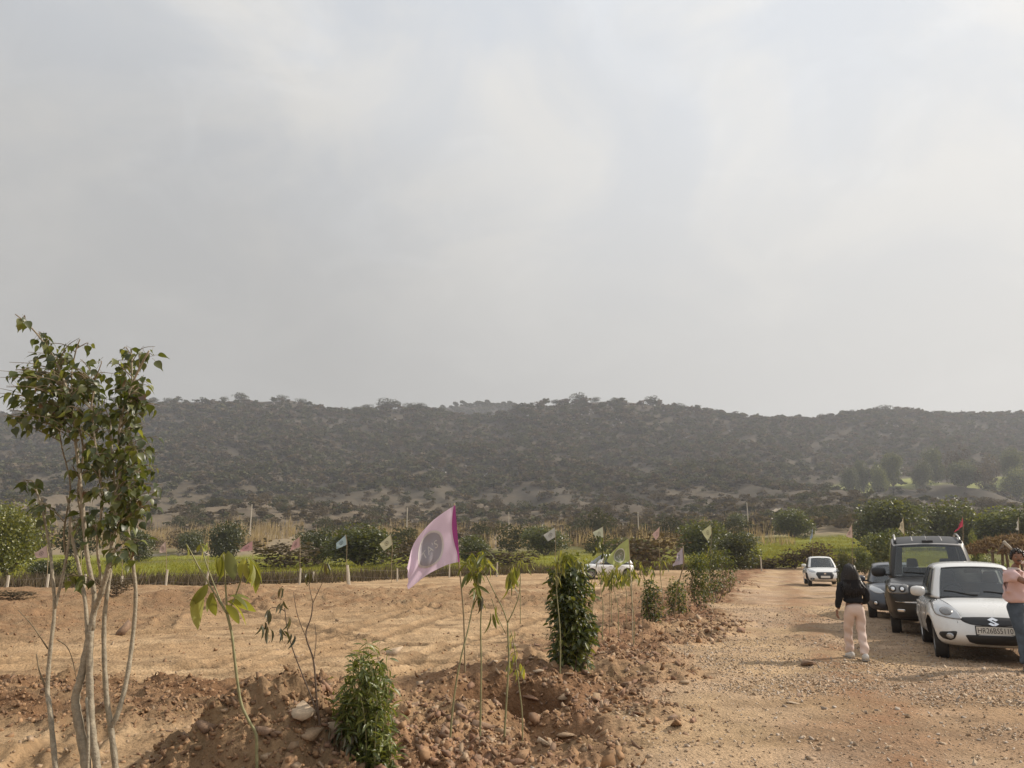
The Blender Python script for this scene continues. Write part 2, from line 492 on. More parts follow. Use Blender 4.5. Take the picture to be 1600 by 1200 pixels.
def gp(px, py, y0=3.0, y1=900.0):
    """first ground point seen through a pixel"""
    d = ray(px, py)
    Y = np.exp(np.linspace(math.log(y0), math.log(y1), 1500))
    x = d.x / d.y * Y; z = CAM_H + d.z / d.y * Y
    g = ground_z(x, Y)
    k = np.where(g >= z)[0]
    i = k[0] if len(k) else len(Y) - 1
    return Vector((x[i], Y[i], g[i]))
def gpy(px, Y):
    """ground point under column px at depth Y"""
    s = (px - 800.0) / 1155.0
    x = s * math.cos(PITCH) * Y * 1.0
    z = 0
    for _ in range(4):
        f = Y * math.cos(PITCH) + (z - CAM_H) * math.sin(PITCH)
        x = s * f
        z = gz(x, Y)
    return Vector((x, Y, z))

# ------------------------------------------------------------------ terrain mesh (one grid, shared borders)
az = np.concatenate([np.linspace(-180, -50, 27)[:-1], np.linspace(-50, 50, 620), np.linspace(50, 180, 27)[1:-1]])
az = np.radians(az); NA = len(az)
rr = np.concatenate([np.linspace(0.4, 3.0, 8)[:-1], np.exp(np.linspace(math.log(3.0), math.log(60), 440)), np.exp(np.linspace(math.log(60), math.log(1750), 190))[1:]])
NR = len(rr)
A, R_ = np.meshgrid(az, rr)
GX, GY = (R_ * np.sin(A)).ravel(), (R_ * np.cos(A)).ravel()
GM = masks(GX, GY)
GZ = ground_z(GX, GY, GM)
V = np.stack([GX, GY, GZ], 1)
i, j = np.meshgrid(np.arange(NR - 1), np.arange(NA), indexing='ij')
jn = (j + 1) % NA
FQ = np.stack([i * NA + j, i * NA + jn, (i + 1) * NA + jn, (i + 1) * NA + j], -1).reshape(-1, 4)[:, ::-1]
# colours
def mixc(a, b, t): return a + (b - a) * t[:, None]
def lin(r, g, b): return np.array([((c / 255 + 0.055) / 1.055) ** 2.4 for c in (r, g, b)])
sand = np.array([0.47, 0.33, 0.195]); sand2 = np.array([0.38, 0.25, 0.138]); red = np.array([0.165, 0.088, 0.045]); brown = np.array([0.245, 0.148, 0.080])
pale = np.array([0.45, 0.32, 0.215]); rubble = np.array([0.225, 0.122, 0.068])
px, py = GM['px'], GM['py']; n1, n2 = GM['n1'], GM['n2']; rad = np.hypot(GX, GY)
C = mixc(np.tile(sand, (len(GX), 1)), sand2, np.clip(0.5 + n1 * 1.3, 0, 1))
C = mixc(C, red, np.clip(GM['till'] * (0.85 + n2 * 0.6), 0, 1))
C = mixc(C, brown, np.clip(GM['ridge'] * (0.95 + n2 * 1.0), 0, 1))
C = mixc(C, brown, np.clip(GM['strip2'] * (0.6 + n2 * 1.2), 0, 1))
C = mixc(C, rubble, np.clip(GM['verge'] * (0.85 + n1 * 1.1 + 0.35 * sstep(12, 25, GY)), 0, 1))
C = mixc(C, sand2, np.clip(GM['berm'] * (1 - sstep(8, 14, GY)) * 0.5, 0, 1))
C = mixc(C, red, np.clip(blob(GX, GY, PIT, 0.85, 0.75, 0, 4) * 1.1 + blob(GX, GY, PIT2, .5, .5) * 0.4, 0, 1))
C = mixc(C, red, np.clip(blob(GX, GY, flat(900, 1060), 1.0, 0.9) * 0.7, 0, 1))
road_c = mixc(np.tile(pale, (len(GX), 1)), sand, np.clip(0.5 + fbm(GX * 0.5, GY * 0.5, 3, 12) * 2.0, 0, 1))
road_c = mixc(road_c, np.array([0.30, 0.175, 0.10]), np.clip(1.1 * sum(np.exp(-((GM['de'] * GM['se'] - c_ - n1 * 0.6) / 0.4) ** 2) for c_ in (2.15, 5.3)) * (0.6 + n2), 0, 1))
road_c = mixc(road_c, np.array([0.30, 0.18, 0.105]), np.clip(sstep(-0.02, 0.35, fbm(GX * 0.35, GY * 0.35, 3, 14)) * 0.5, 0, 1))
C = mixc(C, road_c, GM['inroad'])
C = mixc(C, np.array([0.25, 0.165, 0.095]), np.clip(blob(GX, GY, MOUND, 0.95, 0.85, 0.15, 4) * 0.85, 0, 1))
stk = fbm(GX * 0.45 + GY * 0.1, GY * 2.6 - GX * 0.4, 4, 44, 0.6); C = mixc(C, sand2 * 0.72, np.clip(sstep(0.08, 0.4, stk) * 0.75 * (1 - GM['inroad'] * .5) * (GY < 60), 0, 1))
C = mixc(C, sand2 * 0.62, np.clip(GM['track'] * (0.75 + n2 * 0.6), 0, 1))
C *= (1 + n2 * 0.30 + fbm(GX * 9, GY * 9, 3, 15) * 0.18)[:, None]
# beyond the fence: grass, dry grass, hill soil
grassg = np.array([0.20, 0.205, 0.035]); grassd = np.array([0.14, 0.13, 0.045]); dry = np.array([0.25, 0.195, 0.125]); hill = np.array([0.066, 0.056, 0.041])
green = np.zeros_like(GX)
yfence = np.interp(px, [-600, 0, 500, 700, 1000, 1200, 2400], [33, 35, 44, 52, 62, 66, 66])
beyond = sstep(0, 2.0, GY - yfence + n1 * 2.5) * (GY > 5)
nb = fbm(GX * 0.05, GY * 0.05, 4, 16)
C = mixc(C, mixc(np.tile(grassd, (len(GX), 1)), grassg, np.clip(0.5 + nb * 2, 0, 1)), beyond)
C = mixc(C, dry, beyond * sstep(118, 135, GY + nb * 30) * (1 - sstep(1150, 1250, px) * (1 - sstep(160, 175, GY))))
rf = sstep(1150, 1185, px) * (1 - sstep(1420, 1480, px)) * sstep(68, 74, GY) * (1 - sstep(156, 162, GY)); C = mixc(C, np.array([0.19, 0.20, 0.035]), rf * 0.9)
C = mixc(C, hill, sstep(185, 235, GY + nb * 60) * (0.9 + 0.2 * nb))
tf = sstep(1290, 1310, px + nb * 20) * sstep(488, 496, GY) * (1 - sstep(524, 532, GY)); C = mixc(C, np.array([0.27, 0.28, 0.09]), tf * sstep(-0.25, -0.05, fbm(GX * 0.02, GY * 0.02, 2, 18)))
C = mixc(C, mixc(np.tile(np.array([0.155, 0.122, 0.084]), (len(GX), 1)), np.array([0.10, 0.08, 0.058]), sstep(800, 1000, px)), sstep(195, 225, GY) * (1 - sstep(370, 430, GY + nb * 50)) * np.clip(0.85 + nb, 0, 1))
bare = sstep(0.16, 0.30, fbm(GX * 0.02, GY * 0.008, 3, 19)) * sstep(330, 420, GY); C = mixc(C, np.array([0.11, 0.092, 0.068]), bare * 0.35)
rocky = sstep(0.1, 0.3, fbm(GX * 0.05, GY * 0.03, 3, 21)) * sstep(640, 760, GY); C = mixc(C, np.array([0.12, 0.11, 0.095]), rocky * 0.3)
C = np.clip(C, 0.01, 0.8)

def soil_material(name, stony, bump, fine):
    m = bpy.data.materials.new(name); m.use_nodes = True
    nt = m.node_tree; N = nt.nodes.new; L = nt.links.new; b = nt.nodes['Principled BSDF']
    b.inputs['Roughness'].default_value = 0.95; b.inputs['Specular IOR Level'].default_value = 0.12
    at = N('ShaderNodeAttribute'); at.attribute_name = 'soil'
    tc_ = N('ShaderNodeTexCoord')
    n = N('ShaderNodeTexNoise'); n.inputs['Scale'].default_value = fine; n.inputs['Detail'].default_value = 8; n.inputs['Roughness'].default_value = 0.7
    L(tc_.outputs['Object'], n.inputs['Vector'])
    mr = N('ShaderNodeMapRange'); mr.inputs[1].default_value = 0.3; mr.inputs[2].default_value = 0.7; mr.inputs[3].default_value = 0.78; mr.inputs[4].default_value = 1.2
    L(n.outputs['Fac'], mr.inputs[0])
    vs = N('ShaderNodeVectorMath'); vs.operation = 'SCALE'; L(at.outputs['Color'], vs.inputs[0]); L(mr.outputs[0], vs.inputs['Scale'])
    L(vs.outputs[0], b.inputs['Base Color'])
    vo = N('ShaderNodeTexVoronoi'); vo.inputs['Scale'].default_value = stony
    L(tc_.outputs['Object'], vo.inputs['Vector'])
    n2_ = N('ShaderNodeTexNoise'); n2_.inputs['Scale'].default_value = fine * 0.6; n2_.inputs['Detail'].default_value = 9; n2_.inputs['Roughness'].default_value = 0.72
    L(tc_.outputs['Object'], n2_.inputs['Vector'])
    ad = N('ShaderNodeMath'); ad.operation = 'MULTIPLY_ADD'; ad.inputs[1].default_value = -0.35
    L(vo.outputs['Distance'], ad.inputs[0]); L(n2_.outputs['Fac'], ad.inputs[2])
    bp = N('ShaderNodeBump'); bp.inputs['Strength'].default_value = bump; bp.inputs['Distance'].default_value = 0.05
    L(ad.outputs[0], bp.inputs['Height']); L(bp.outputs[0], b.inputs['Normal'])
    return m
m_soil = soil_material('soil', 22, 0.9, 14)
m_road = soil_material('road_soil', 30, 1.0, 20)
m_field = soil_material('field_soil', 3, 0.5, 5)
m_hill = soil_material('hill_soil', 0.25, 0.6, 0.4); m_hill.node_tree.nodes['Principled BSDF'].inputs['Roughness'].default_value = 1.0

fc = FQ[:, 0]
f_in = GM['inroad'][fc] > 0.5; f_by = beyond[fc] > 0.5; f_far = rad[fc] > 175
cls = np.where(f_far, 3, np.where(f_by, 2, np.where(f_in & (GY[fc] > -8), 1, 0)))
for k, (nm, mat) in enumerate((('ground', m_soil), ('dirt_road', m_road), ('field', m_field), ('hills', m_hill))):
    f = FQ[cls == k]
    u, inv = np.unique(f.ravel(), return_inverse=True)
    vv = V[u]; ff = inv.reshape(-1, 4)
    if k == 0:   # close the small hole under the camera
        ring = np.arange(NA)
        ri = np.searchsorted(u, ring)
        vv = np.vstack([vv, [[0, 0, 0]]]); c0 = len(vv) - 1
        tri = np.stack([np.full(NA, c0), np.roll(ri, -1), ri], 1)
        me = mesh_np(nm, vv, [ff, tri], [mat], True)
        cc_ = np.vstack([C[u], [sand]])
    else:
        me = mesh_np(nm, vv, ff, [mat], True); cc_ = C[u]
    a = me.color_attributes.new('soil', 'FLOAT_COLOR', 'POINT')
    a.data.foreach_set('color', np.hstack([cc_, np.ones((len(cc_), 1))]).astype(np.float32).ravel())
    tag(link(nm, me), kind='structure')

# haze: one closed box of thin air
m_haze = bpy.data.materials.new('haze'); m_haze.use_nodes = True
nt = m_haze.node_tree; nt.nodes.clear()
ho = nt.nodes.new('ShaderNodeOutputMaterial'); hv = nt.nodes.new('ShaderNodeVolumePrincipled')
hv.inputs['Color'].default_value = (0.77, 0.80, 0.88, 1); hv.inputs['Density'].default_value = 0.00031; hv.inputs['Anisotropy'].default_value = 0.2
nt.links.new(hv.outputs[0], ho.inputs['Volume'])
hz = MB().box((0, 0, (240 + GZ.min() - 1.5) / 2), (3640, 3640, 240 - (GZ.min() - 1.5))).build('haze', m_haze)
tag(hz, kind='stuff')
# ------------------------------------------------------------------ foliage builders
def unit_rand(n):
    v = RNG.normal(size=(n, 3)); return v / np.linalg.norm(v, axis=1, keepdims=True)
def leaf_cards(P0, size, nrm=None, aspect=0.5, fold=0.25, up=0.0, tipdown=0.0):
    """one small folded leaf (two triangles pairs) at every point; returns V,F"""
    n = len(P0)
    size = np.broadcast_to(np.asarray(size, float), (n,))
    t = unit_rand(n)
    t[:, 2] = t[:, 2] * (1 - abs(up)) + up - tipdown
    t /= np.linalg.norm(t, axis=1, keepdims=True) + 1e-9
    r = unit_rand(n) if nrm is None else nrm + unit_rand(n) * 0.7
    s_ = np.cross(t, r); s_ /= np.linalg.norm(s_, axis=1, keepdims=True) + 1e-9
    nn = np.cross(s_, t)
    L = size[:, None]
    a = P0 - t * L * 0.5; b = P0 + t * L * 0.5
    l = P0 + s_ * L * aspect * 0.5 + nn * L * fold * 0.3 - t * L * 0.05; r2 = P0 - s_ * L * aspect * 0.5 + nn * L * fold * 0.3 - t * L * 0.05
    V_ = np.stack([a, r2, b, l], 1).reshape(-1, 3)
    k = np.arange(n)[:, None] * 4
    F_ = np.concatenate([k + [0, 1, 2], k + [0, 2, 3]], 0)
    return V_, F_
def crown_points(lobes, n, shell=0.55):
    """points through ellipsoid lobes (c, r) with more near their outside"""
    w = np.array([r[0] * r[1] + r[1] * r[2] + r[0] * r[2] for c, r in lobes]); w = w / w.sum()
    idx = RNG.choice(len(lobes), n, p=w)
    c = np.array([l[0] for l in lobes])[idx]; r = np.array([l[1] for l in lobes])[idx]
    u = unit_rand(n); rad = (shell + (1 - shell) * RNG.random(n) ** 0.6)[:, None] * (1 + RNG.normal(size=(n, 1)) * 0.05)
    return c + u * r * rad, u
def crown_lobes(w, h, nl, z0, flat_=0.8, seed=0):
    rg = np.random.default_rng(seed); out = []
    for k in range(nl):
        a = rg.random() * 2 * PI; q = rg.random() ** 0.6
        rr_ = w * rg.uniform(0.16, 0.30)
        zc = z0 + h * rg.uniform(0.25, 0.82)
        hw = (w / 2 - rr_) * math.sqrt(max(0.05, 1 - ((zc - z0 - h * 0.45) / (h * 0.62)) ** 2))
        out.append(((math.cos(a) * q * hw, math.sin(a) * q * hw, zc), (rr_, rr_, rr_ * flat_ * rg.uniform(0.7, 1.1))))
    return out
def trunk_mesh(h, w, z0, r0, seed=0, nb=6, name='trunk'):
    rg = np.random.default_rng(seed); mb = MB()
    top = Vector((rg.normal() * w * 0.04, rg.normal() * w * 0.04, z0 + h * 0.35))
    mb.tube(smoothcurve([(0, 0, -0.3), (rg.normal() * 0.05, 0, z0 * 0.5), top], 4), [r0 * 1.2] + [r0 * (1 - 0.06 * k) for k in range(8)], 7)
    for k in range(nb):
        a = 2 * PI * k / nb + rg.random(); q = w * rg.uniform(0.2, 0.4)
        b0 = Vector((0, 0, z0 * rg.uniform(0.4, 1.0)))
        mb.tube(smoothcurve([b0, b0 + Vector((math.cos(a) * q * 0.5, math.sin(a) * q * 0.5, h * 0.22)), b0 + Vector((math.cos(a) * q, math.sin(a) * q, h * rg.uniform(0.4, 0.65)))], 3), [r0 * 0.5, r0 * 0.45, r0 * 0.4, r0 * 0.33, r0 * 0.25, r0 * 0.18, r0 * 0.1], 5)
    return mb
f_dark = foliage('leaf_dark', (0.036, 0.046, 0.014), (0.066, 0.078, 0.020), (0.11, 0.12, 0.030), 0.3)
f_bright = foliage('leaf_bright', (0.046, 0.058, 0.012), (0.088, 0.104, 0.018), (0.16, 0.168, 0.030), 0.34)
f_yellow = foliage('leaf_yellowgreen', (0.07, 0.085, 0.015), (0.13, 0.14, 0.022), (0.20, 0.19, 0.035), 0.35)
f_lush = foliage('leaf_lush', (0.045, 0.065, 0.018), (0.09, 0.115, 0.03), (0.16, 0.17, 0.05), 0.35)
f_scrub = foliage('scrub_leaf', (0.052, 0.055, 0.032), (0.078, 0.080, 0.042), (0.105, 0.100, 0.056), 0.15, gloss=0.0)
f_scrub2 = foliage('scrub_brown', (0.078, 0.062, 0.045), (0.108, 0.086, 0.060), (0.15, 0.12, 0.082), 0.15, gloss=0.0)
f_dry = foliage('dry_stalk', (0.24, 0.185, 0.125), (0.33, 0.26, 0.18), (0.42, 0.34, 0.245), 0.3, gloss=0.0)
f_grass = foliage('field_grass', (0.15, 0.16, 0.03), (0.23, 0.235, 0.045), (0.33, 0.30, 0.08), 0.35, gloss=0.0)
m_bark = principled('bark', (0.17, 0.135, 0.10), 0.9, noise=0.3, nscale=12, bump=0.4, bscale=30)
m_stem = principled('pale_stem', (0.30, 0.255, 0.185), 0.75, noise=0.35, nscale=25, bump=0.4, bscale=60)
m_twig = principled('twig', (0.20, 0.155, 0.095), 0.85, noise=0.3, nscale=20)
m_gstem = principled('green_stem', (0.24, 0.225, 0.11), 0.7, noise=0.25, nscale=20)
m_dtwig = principled('dark_twig', (0.12, 0.085, 0.06), 0.85, noise=0.3, nscale=20)

def card_mesh(name, P0, size, mat, **k):
    V_, F_ = leaf_cards(P0, size, **k)
    return mesh_np(name, V_, F_, [mat])
# crown and trunk prototypes (unit size: 1 wide, ~1 high)
PROTO = {}
def proto_tree(key, mat, n, size, nl, h=0.8, z0=0.12, flat_=0.8, seed=1, r0=0.025, shell=0.5):
    lobes = crown_lobes(1.0, h, nl, z0, flat_, seed)
    p, u = crown_points(lobes, n, shell)
    lo, hi = p.min(0), p.max(0)
    p[:, :2] = (p[:, :2] - (lo[:2] + hi[:2]) / 2) / (hi[:2] - lo[:2]) * 1.0
    p[:, 2] = z0 * 0.5 + (p[:, 2] - lo[2]) / (hi[2] - lo[2]) * (0.95 - z0 * 0.5)
    me = card_mesh('crown', p, size * RNG.uniform(0.6, 1.3, len(p)), mat, aspect=0.75, fold=0.5)
    tm = trunk_mesh(h, 1.0, z0, r0, seed).build('trunk', m_bark)
    tme = tm.data; bpy.data.objects.remove(tm)
    PROTO[key] = (me, tme)
for k in range(3):
    proto_tree(('dark', k), f_dark, 5600, 0.046, 24, 0.85, 0.02, 0.85, 20 + k)
    proto_tree(('bright', k), f_bright, 6500, 0.044, 28, 0.80, 0.03, 0.8, 40 + k)
    proto_tree(('lush', k), f_lush, 3200, 0.050, 12, 0.9, 0.02, 0.9, 50 + k)
    proto_tree(('scrub', k), f_scrub, 900, 0.075, 9, 0.6, 0.10, 0.6, 60 + k, 0.02)
    proto_tree(('brown', k), f_scrub2, 900, 0.070, 9, 0.62, 0.06, 0.7, 70 + k, 0.02)
proto_tree(('yellow', 0), f_yellow, 9000, 0.032, 22, 0.85, 0.05, 0.9, 81)
def tree(name, key, px, pyb, Y, wpx, hpx, label, cat, group=None, parts=True, rz=None, base=None):
    me, tme = PROTO[key]
    b = base if base is not None else gpy(px, Y)
    k = Y / 1155.0 * 0.98
    w = wpx * k
    # height measured from the wanted base row to the wanted top row
    h = hpx * k
    zb = P(px, pyb, Y).z if pyb is not None else b.z
    o = empty(name, (b.x, b.y, min(b.z, zb) if pyb is None else b.z), random.random() * 6.3 if rz is None else rz)
    top = zb + h
    hh = max(top - b.z, 0.3)
    o.scale = (w, w, hh / 0.95)
    tag(o, label, cat, group)
    link('crown', me, o)
    if parts: link('trunk', tme, o)
    return o

# ------------------------------------------------------------------ trees and bushes one can point at
T = tree
T('leafy_tree', ('yellow', 0), 8, 897, 48, 128, 118, 'round yellow-green tree at the left edge behind the fence posts', 'tree')
T('dark_bush', ('dark', 0), 353, 878, 100, 66, 64, 'round dark green bush above the big-leaved sapling on the left', 'bush')
T('dark_bush', ('dark', 1), 213, 872, 84, 50, 46, 'small dark green bush right behind the multi-stemmed sapling', 'bush')
T('dark_bush', ('dark', 2), 296, 862, 118, 46, 34, 'low dark bush between the two bushes left of the round dark one', 'bush')
T('dark_bush', ('scrub', 0), 120, 875, 90, 76, 62, 'grey-green bush behind the pale stems of the tall sapling', 'bush')
T('low_bush', ('dark', 1), 64, 897, 42, 50, 22, 'low dark bush in the grass right of the round yellow-green tree', 'bush')
T('low_bush', ('scrub', 1), 100, 905, 42, 44, 30, 'low olive bush behind the left fence posts near the tall sapling', 'bush')
T('low_bush', ('brown', 1), 182, 940, 27, 60, 34, 'dry brown bush on the bare soil behind the tall sapling stems', 'bush')
T('low_bush', ('brown', 2), 20, 950, 25, 74, 22, 'dry low bush on the bare soil at the left edge', 'bush')
T('wide_green_tree', ('bright', 0), 560, 890, 72, 135, 72, 'wide dark green tree behind the pale blue flag', 'tree')
T('wide_green_tree', ('dark', 2), 496, 886, 76, 78, 62, 'dark green tree left of the wide one behind the pale blue flag', 'tree')
T('low_bush', ('brown', 0), 440, 895, 66, 130, 52, 'brownish thicket behind the fence between the two pink flags', 'bush')
T('low_bush', ('brown', 1), 655, 893, 66, 110, 56, 'brownish green thicket behind the large pink flag', 'bush')
T('dark_bush', ('dark', 0), 740, 884, 78, 62, 48, 'dark green bush just right of the large pink flag', 'bush')
T('dark_bush', ('brown', 0), 790, 896, 70, 120, 36, 'low brown thicket behind the fence right of the large pink flag', 'bush')
T('round_bush', ('dark', 2), 852, 872, 108, 86, 52, 'round dark bush behind the pale grey flag in the middle', 'bush')
T('round_bush', ('scrub', 1), 800, 866, 120, 60, 46, 'grey-green bush left of the round dark bush in the middle', 'bush')
T('round_bush', ('scrub', 0), 936, 838, 165, 62, 44, 'dark rounded tree above the white car behind the saplings', 'tree')
T('round_bush', ('bright', 1), 985, 880, 84, 90, 40, 'bright green bush behind the yellow-green flag', 'bush')
T('brown_thicket', ('brown', 2), 1010, 900, 56, 118, 66, 'large olive brown thicket behind the lilac-white flag', 'bush')
T('green_tree', ('bright', 2), 1100, 872, 88, 92, 62, 'green flat-topped tree behind the pale yellow flag', 'tree')
T('green_tree', ('dark', 0), 1152, 832, 168, 36, 32, 'small dark round tree alone above the end of the road', 'tree')
T('green_tree', ('dark', 1), 1150, 902, 64, 84, 70, 'dark bushy tree at the left end of the green field', 'tree')
T('green_tree', ('bright', 0), 1239, 838, 158, 74, 46, 'dark green tree standing alone on the far edge of the green field', 'tree')
T('big_green_tree', ('bright', 1), 1396, 856, 110, 118, 80, 'big dark green tree left above the black suv', 'tree')
T('big_green_tree', ('bright', 2), 1488, 856, 113, 104, 80, 'big green tree behind the red flag above the black suv', 'tree')
T('big_green_tree', ('bright', 0), 1572, 862, 108, 124, 72, 'big green tree behind the thatched shelter at the right edge', 'tree')
T('big_green_tree', ('dark', 1), 1650, 862, 104, 110, 86, 'green tree cut by the right edge of the picture', 'tree')
T('leafy_shrub', ('lush', 0), 1388, 892, 52, 66, 66, 'light green leafy shrub left of the black suv roof', 'shrub')
T('leafy_shrub', ('lush', 1), 1352, 895, 54, 40, 40, 'light green leafy shrub behind the pale pink flag on the right', 'shrub')
T('leafy_shrub', ('lush', 2), 1531, 892, 42, 22, 64, 'narrow yellow-green shrub between the suv and the thatched shelter', 'shrub')
T('leafy_shrub', ('lush', 1), 1555, 896, 40, 50, 30, 'low light green shrub under the thatched shelter', 'shrub')
T('dark_shrub', ('dark', 2), 1322, 916, 30, 26, 56, 'dark upright shrub beside the far white car', 'shrub')
T('hedge_bush', ('brown', 0), 1205, 894, 66, 90, 24, 'dry brown hedge bush at the end of the road, leftmost of four', 'bush', 'dry hedge at the end of the road')
T('hedge_bush', ('brown', 1), 1243, 893, 65, 66, 36, 'taller brown hedge bush at the end of the road', 'bush', 'dry hedge at the end of the road')
T('hedge_bush', ('brown', 2), 1275, 893, 64, 56, 44, 'olive brown hedge bush straight behind the far white car', 'bush', 'dry hedge at the end of the road')
T('hedge_bush', ('brown', 1), 1320, 895, 58, 70, 30, 'brown hedge bush right of the far white car', 'bush', 'dry hedge at the end of the road')
# round trees on the terraced fields of the right slope
for n_, (a, b, Y, w, h) in enumerate([(1462, 728, 500, 27, 27), (1396, 735, 492, 32, 24), (1443, 746, 478, 29, 23), (1500, 728, 505, 30, 26), (1349, 738, 490, 20, 17), (1375, 745, 480, 24, 18), (1508, 748, 470, 42, 24), (1552, 736, 490, 30, 22), (1582, 728, 500, 34, 24), (1590, 750, 470, 40, 18), (1330, 748, 476, 24, 16), (1538, 752, 466, 30, 20)]):
    T('field_tree', (('dark', 'bright', 'dark', 'brown')[n_ % 4], n_ % 3), a, b, Y, w * 1.25, h * 1.25, 'round green tree on the terraced field of the right slope', 'tree', 'round trees on the terraced fields')

# ridge trees against the sky
n_ = 0
for a, h in [(375, 14), (350, 7), (262, 7), (240, 8), (440, 10), (470, 9), (556, 9), (574, 12), (604, 17), (618, 13), (640, 11), (655, 12), (700, 9), (735, 9), (808, 7), (868, 8), (903, 16), (930, 9), (960, 8), (1018, 13), (1060, 10), (1085, 9), (1118, 10), (1148, 8), (1196, 9), (1235, 8), (1285, 9), (1332, 10), (1382, 13), (1398, 9), (1432, 9), (1465, 8), (1492, 9), (1516, 8), (1555, 8), (1590, 8)]:
    b = gpy(a, 846)
    T('ridge_tree', ('scrub', n_ % 3), a, None, 846, h * 1.7 + 4, h, 'small dark tree standing against the sky on the ridge', 'tree', 'small trees along the skyline of the ridge', parts=False, base=b); n_ += 1

# ------------------------------------------------------------------ scrub on the slopes: the nearest 280 single, the rest one mass
def inv_y(px_, py_):
    """depth where the bare far terrain meets a sight line"""
    Yg = np.exp(np.linspace(math.log(62), math.log(845), 220)); out = np.zeros(len(px_))
    e = elev(py_)
    s = (px_ - 800) / 1185
    Zg = np.stack([far_z(s * y, np.full(len(px_), y)) for y in Yg], 1)
    el = (Zg - CAM_H) / Yg[None, :]
    k = np.argmax(el >= e[:, None], axis=1)
    k = np.where((el >= e[:, None]).any(1), k, len(Yg) - 1)
    return s * Yg[k], Yg[k]
near_scrub = 0
n_s = 280
spx = RNG.uniform(-60, 1660, 2200); spy = RNG.uniform(757, 872, 2200) 
sx, sy = inv_y(spx, spy)
keep = []
for q in range(2200):
    if sy[q] > 400 or sy[q] < 92: continue
    if 1165 < spx[q] < 1440 and sy[q] < 168: continue
    if sy[q] < 130 and not (spx[q] < 1160): continue
    if sy[q] < 240 and RNG.random() < 0.75 and spx[q] < 900: continue   # dry-grass bank stays open
    keep.append(q)
keep = keep[:n_s]
bz = ground_z(sx[keep], sy[keep])
for q, zb in zip(keep, bz):
    Y = sy[q]; brown_ = RNG.random() < 0.5
    me, tme = PROTO[('brown' if brown_ else 'scrub', int(RNG.integers(3)))]
    o = bpy.data.objects.new('scrub_bush', me); COL.objects.link(o)
    w = RNG.uniform(3.2, 7.2) * (0.75 + Y / 900)
    o.location = (sx[q], Y, zb - 0.1); o.scale = (w, w, w * RNG.uniform(0.55, 0.85)); o.rotation_euler = (0, 0, RNG.random() * 6.28)
    if brown_: tag(o, 'dry brown scrub bush in the thicket at the foot of the hills', 'bush', 'brown scrub bushes at the foot of the hills')
    else: tag(o, 'grey-green scrub bush in the thicket at the foot of the hills', 'bush', 'grey-green scrub bushes at the foot of the hills')

def mass(name, n, mats, y_lo, y_hi, wr, cards, protos=10, hfac=(0.5, 0.8), px_lo=-500, px_hi=2100, size=0.2, pw=1.0, keepf=None):
    ppx = RNG.uniform(px_lo, px_hi, n); t = RNG.random(n) ** pw; ppy = y_lo + (y_hi - y_lo) * t
    x, y = inv_y(ppx, ppy)
    y = y * RNG.uniform(0.97, 1.03, n)
    if keepf is not None:
        kk = keepf(x, y, ppx); x, y = x[kk], y[kk]
    z = ground_z(x, y); n = len(x)
    w = RNG.uniform(wr[0], wr[1], n) * (0.55 + y / 1200)
    Vs = []; Fs = []; Ms = []; base = 0
    pl = []
    for k in range(protos):
        pt, u = crown_points(crown_lobes(1.0, 0.75, 5, 0.05, 0.6, 300 + k), cards, 0.45)
        V_, F_ = leaf_cards(pt, RNG.uniform(size * 0.6, size * 1.3, cards), aspect=0.9, fold=0.6)
        pl.append((V_, F_))
    which = RNG.integers(protos, size=n)
    for k in range(protos):
        idx = np.where(which == k)[0]
        if not len(idx): continue
        V_, F_ = pl[k]
        a = RNG.random(len(idx)) * 6.28; ca, sa = np.cos(a), np.sin(a)
        W_ = w[idx]; H_ = W_ * RNG.uniform(*hfac, len(idx))
        X = (V_[None, :, 0] * ca[:, None] - V_[None, :, 1] * sa[:, None]) * W_[:, None] + x[idx][:, None]
        Yy = (V_[None, :, 0] * sa[:, None] + V_[None, :, 1] * ca[:, None]) * W_[:, None] + y[idx][:, None]
        Z = V_[None, :, 2] * H_[:, None] + z[idx][:, None] - 0.1
        Vs.append(np.stack([X, Yy, Z], -1).reshape(-1, 3))
        Fs.append((F_[None] + (np.arange(len(idx)) * len(V_))[:, None, None]).reshape(-1, 3) + base)
        mi = RNG.integers(len(mats), size=len(idx)); Ms.append(np.repeat(mi, len(F_)))
        base += len(idx) * len(V_)
    me = mesh_np(name, np.concatenate(Vs), np.concatenate(Fs), mats, midx=np.concatenate(Ms))
    return tag(link(name, me), kind='stuff')
mass('hillside_scrub', 15500, [f_scrub, f_scrub2, f_scrub, f_scrub, f_scrub2], 634, 758, (4.0, 12.5), 40, size=0.28,
     keepf=lambda x, y, p_: ~((p_ > 1290) & (y > 425) & (y < 545) & (RNG.random(len(y)) < 0.88)) & (RNG.random(len(y)) < 0.86 + 0.9 * np.clip(fbm(x * 0.012, y * 0.008, 3, 60) + 0.25, 0, 1)))
mass('thicket', 5200, [f_scrub, f_scrub2, f_scrub2], 742, 850, (4.5, 9.5), 44, size=0.24,
     keepf=lambda x, y, p_: (y > 150) & ~((p_ > 1290) & (y > 425)) & ~((p_ > 1165) & (p_ < 1440) & (y < 168)) & ((y > 215) | (p_ > 900) | (RNG.random(len(y)) < 0.05)) & (RNG.random(len(y)) < np.where(p_ > 850, 0.95, 0.42 + 1.6 * np.clip(fbm(x * 0.03, y * 0.02, 3, 61) + 0.12, 0, 1))))
a = RNG.uniform(600, 860, 420); y = RNG.uniform(1350, 1620, 420); x = (a - 800) / 1185 * y; z = ground_z(x, y)
pt, u = crown_points(crown_lobes(1.0, 0.75, 5, 0.05, 0.6, 399), 40, 0.45); V_, F_ = leaf_cards(pt, 0.34, aspect=0.9, fold=0.6)
S = RNG.uniform(9, 17, 420)
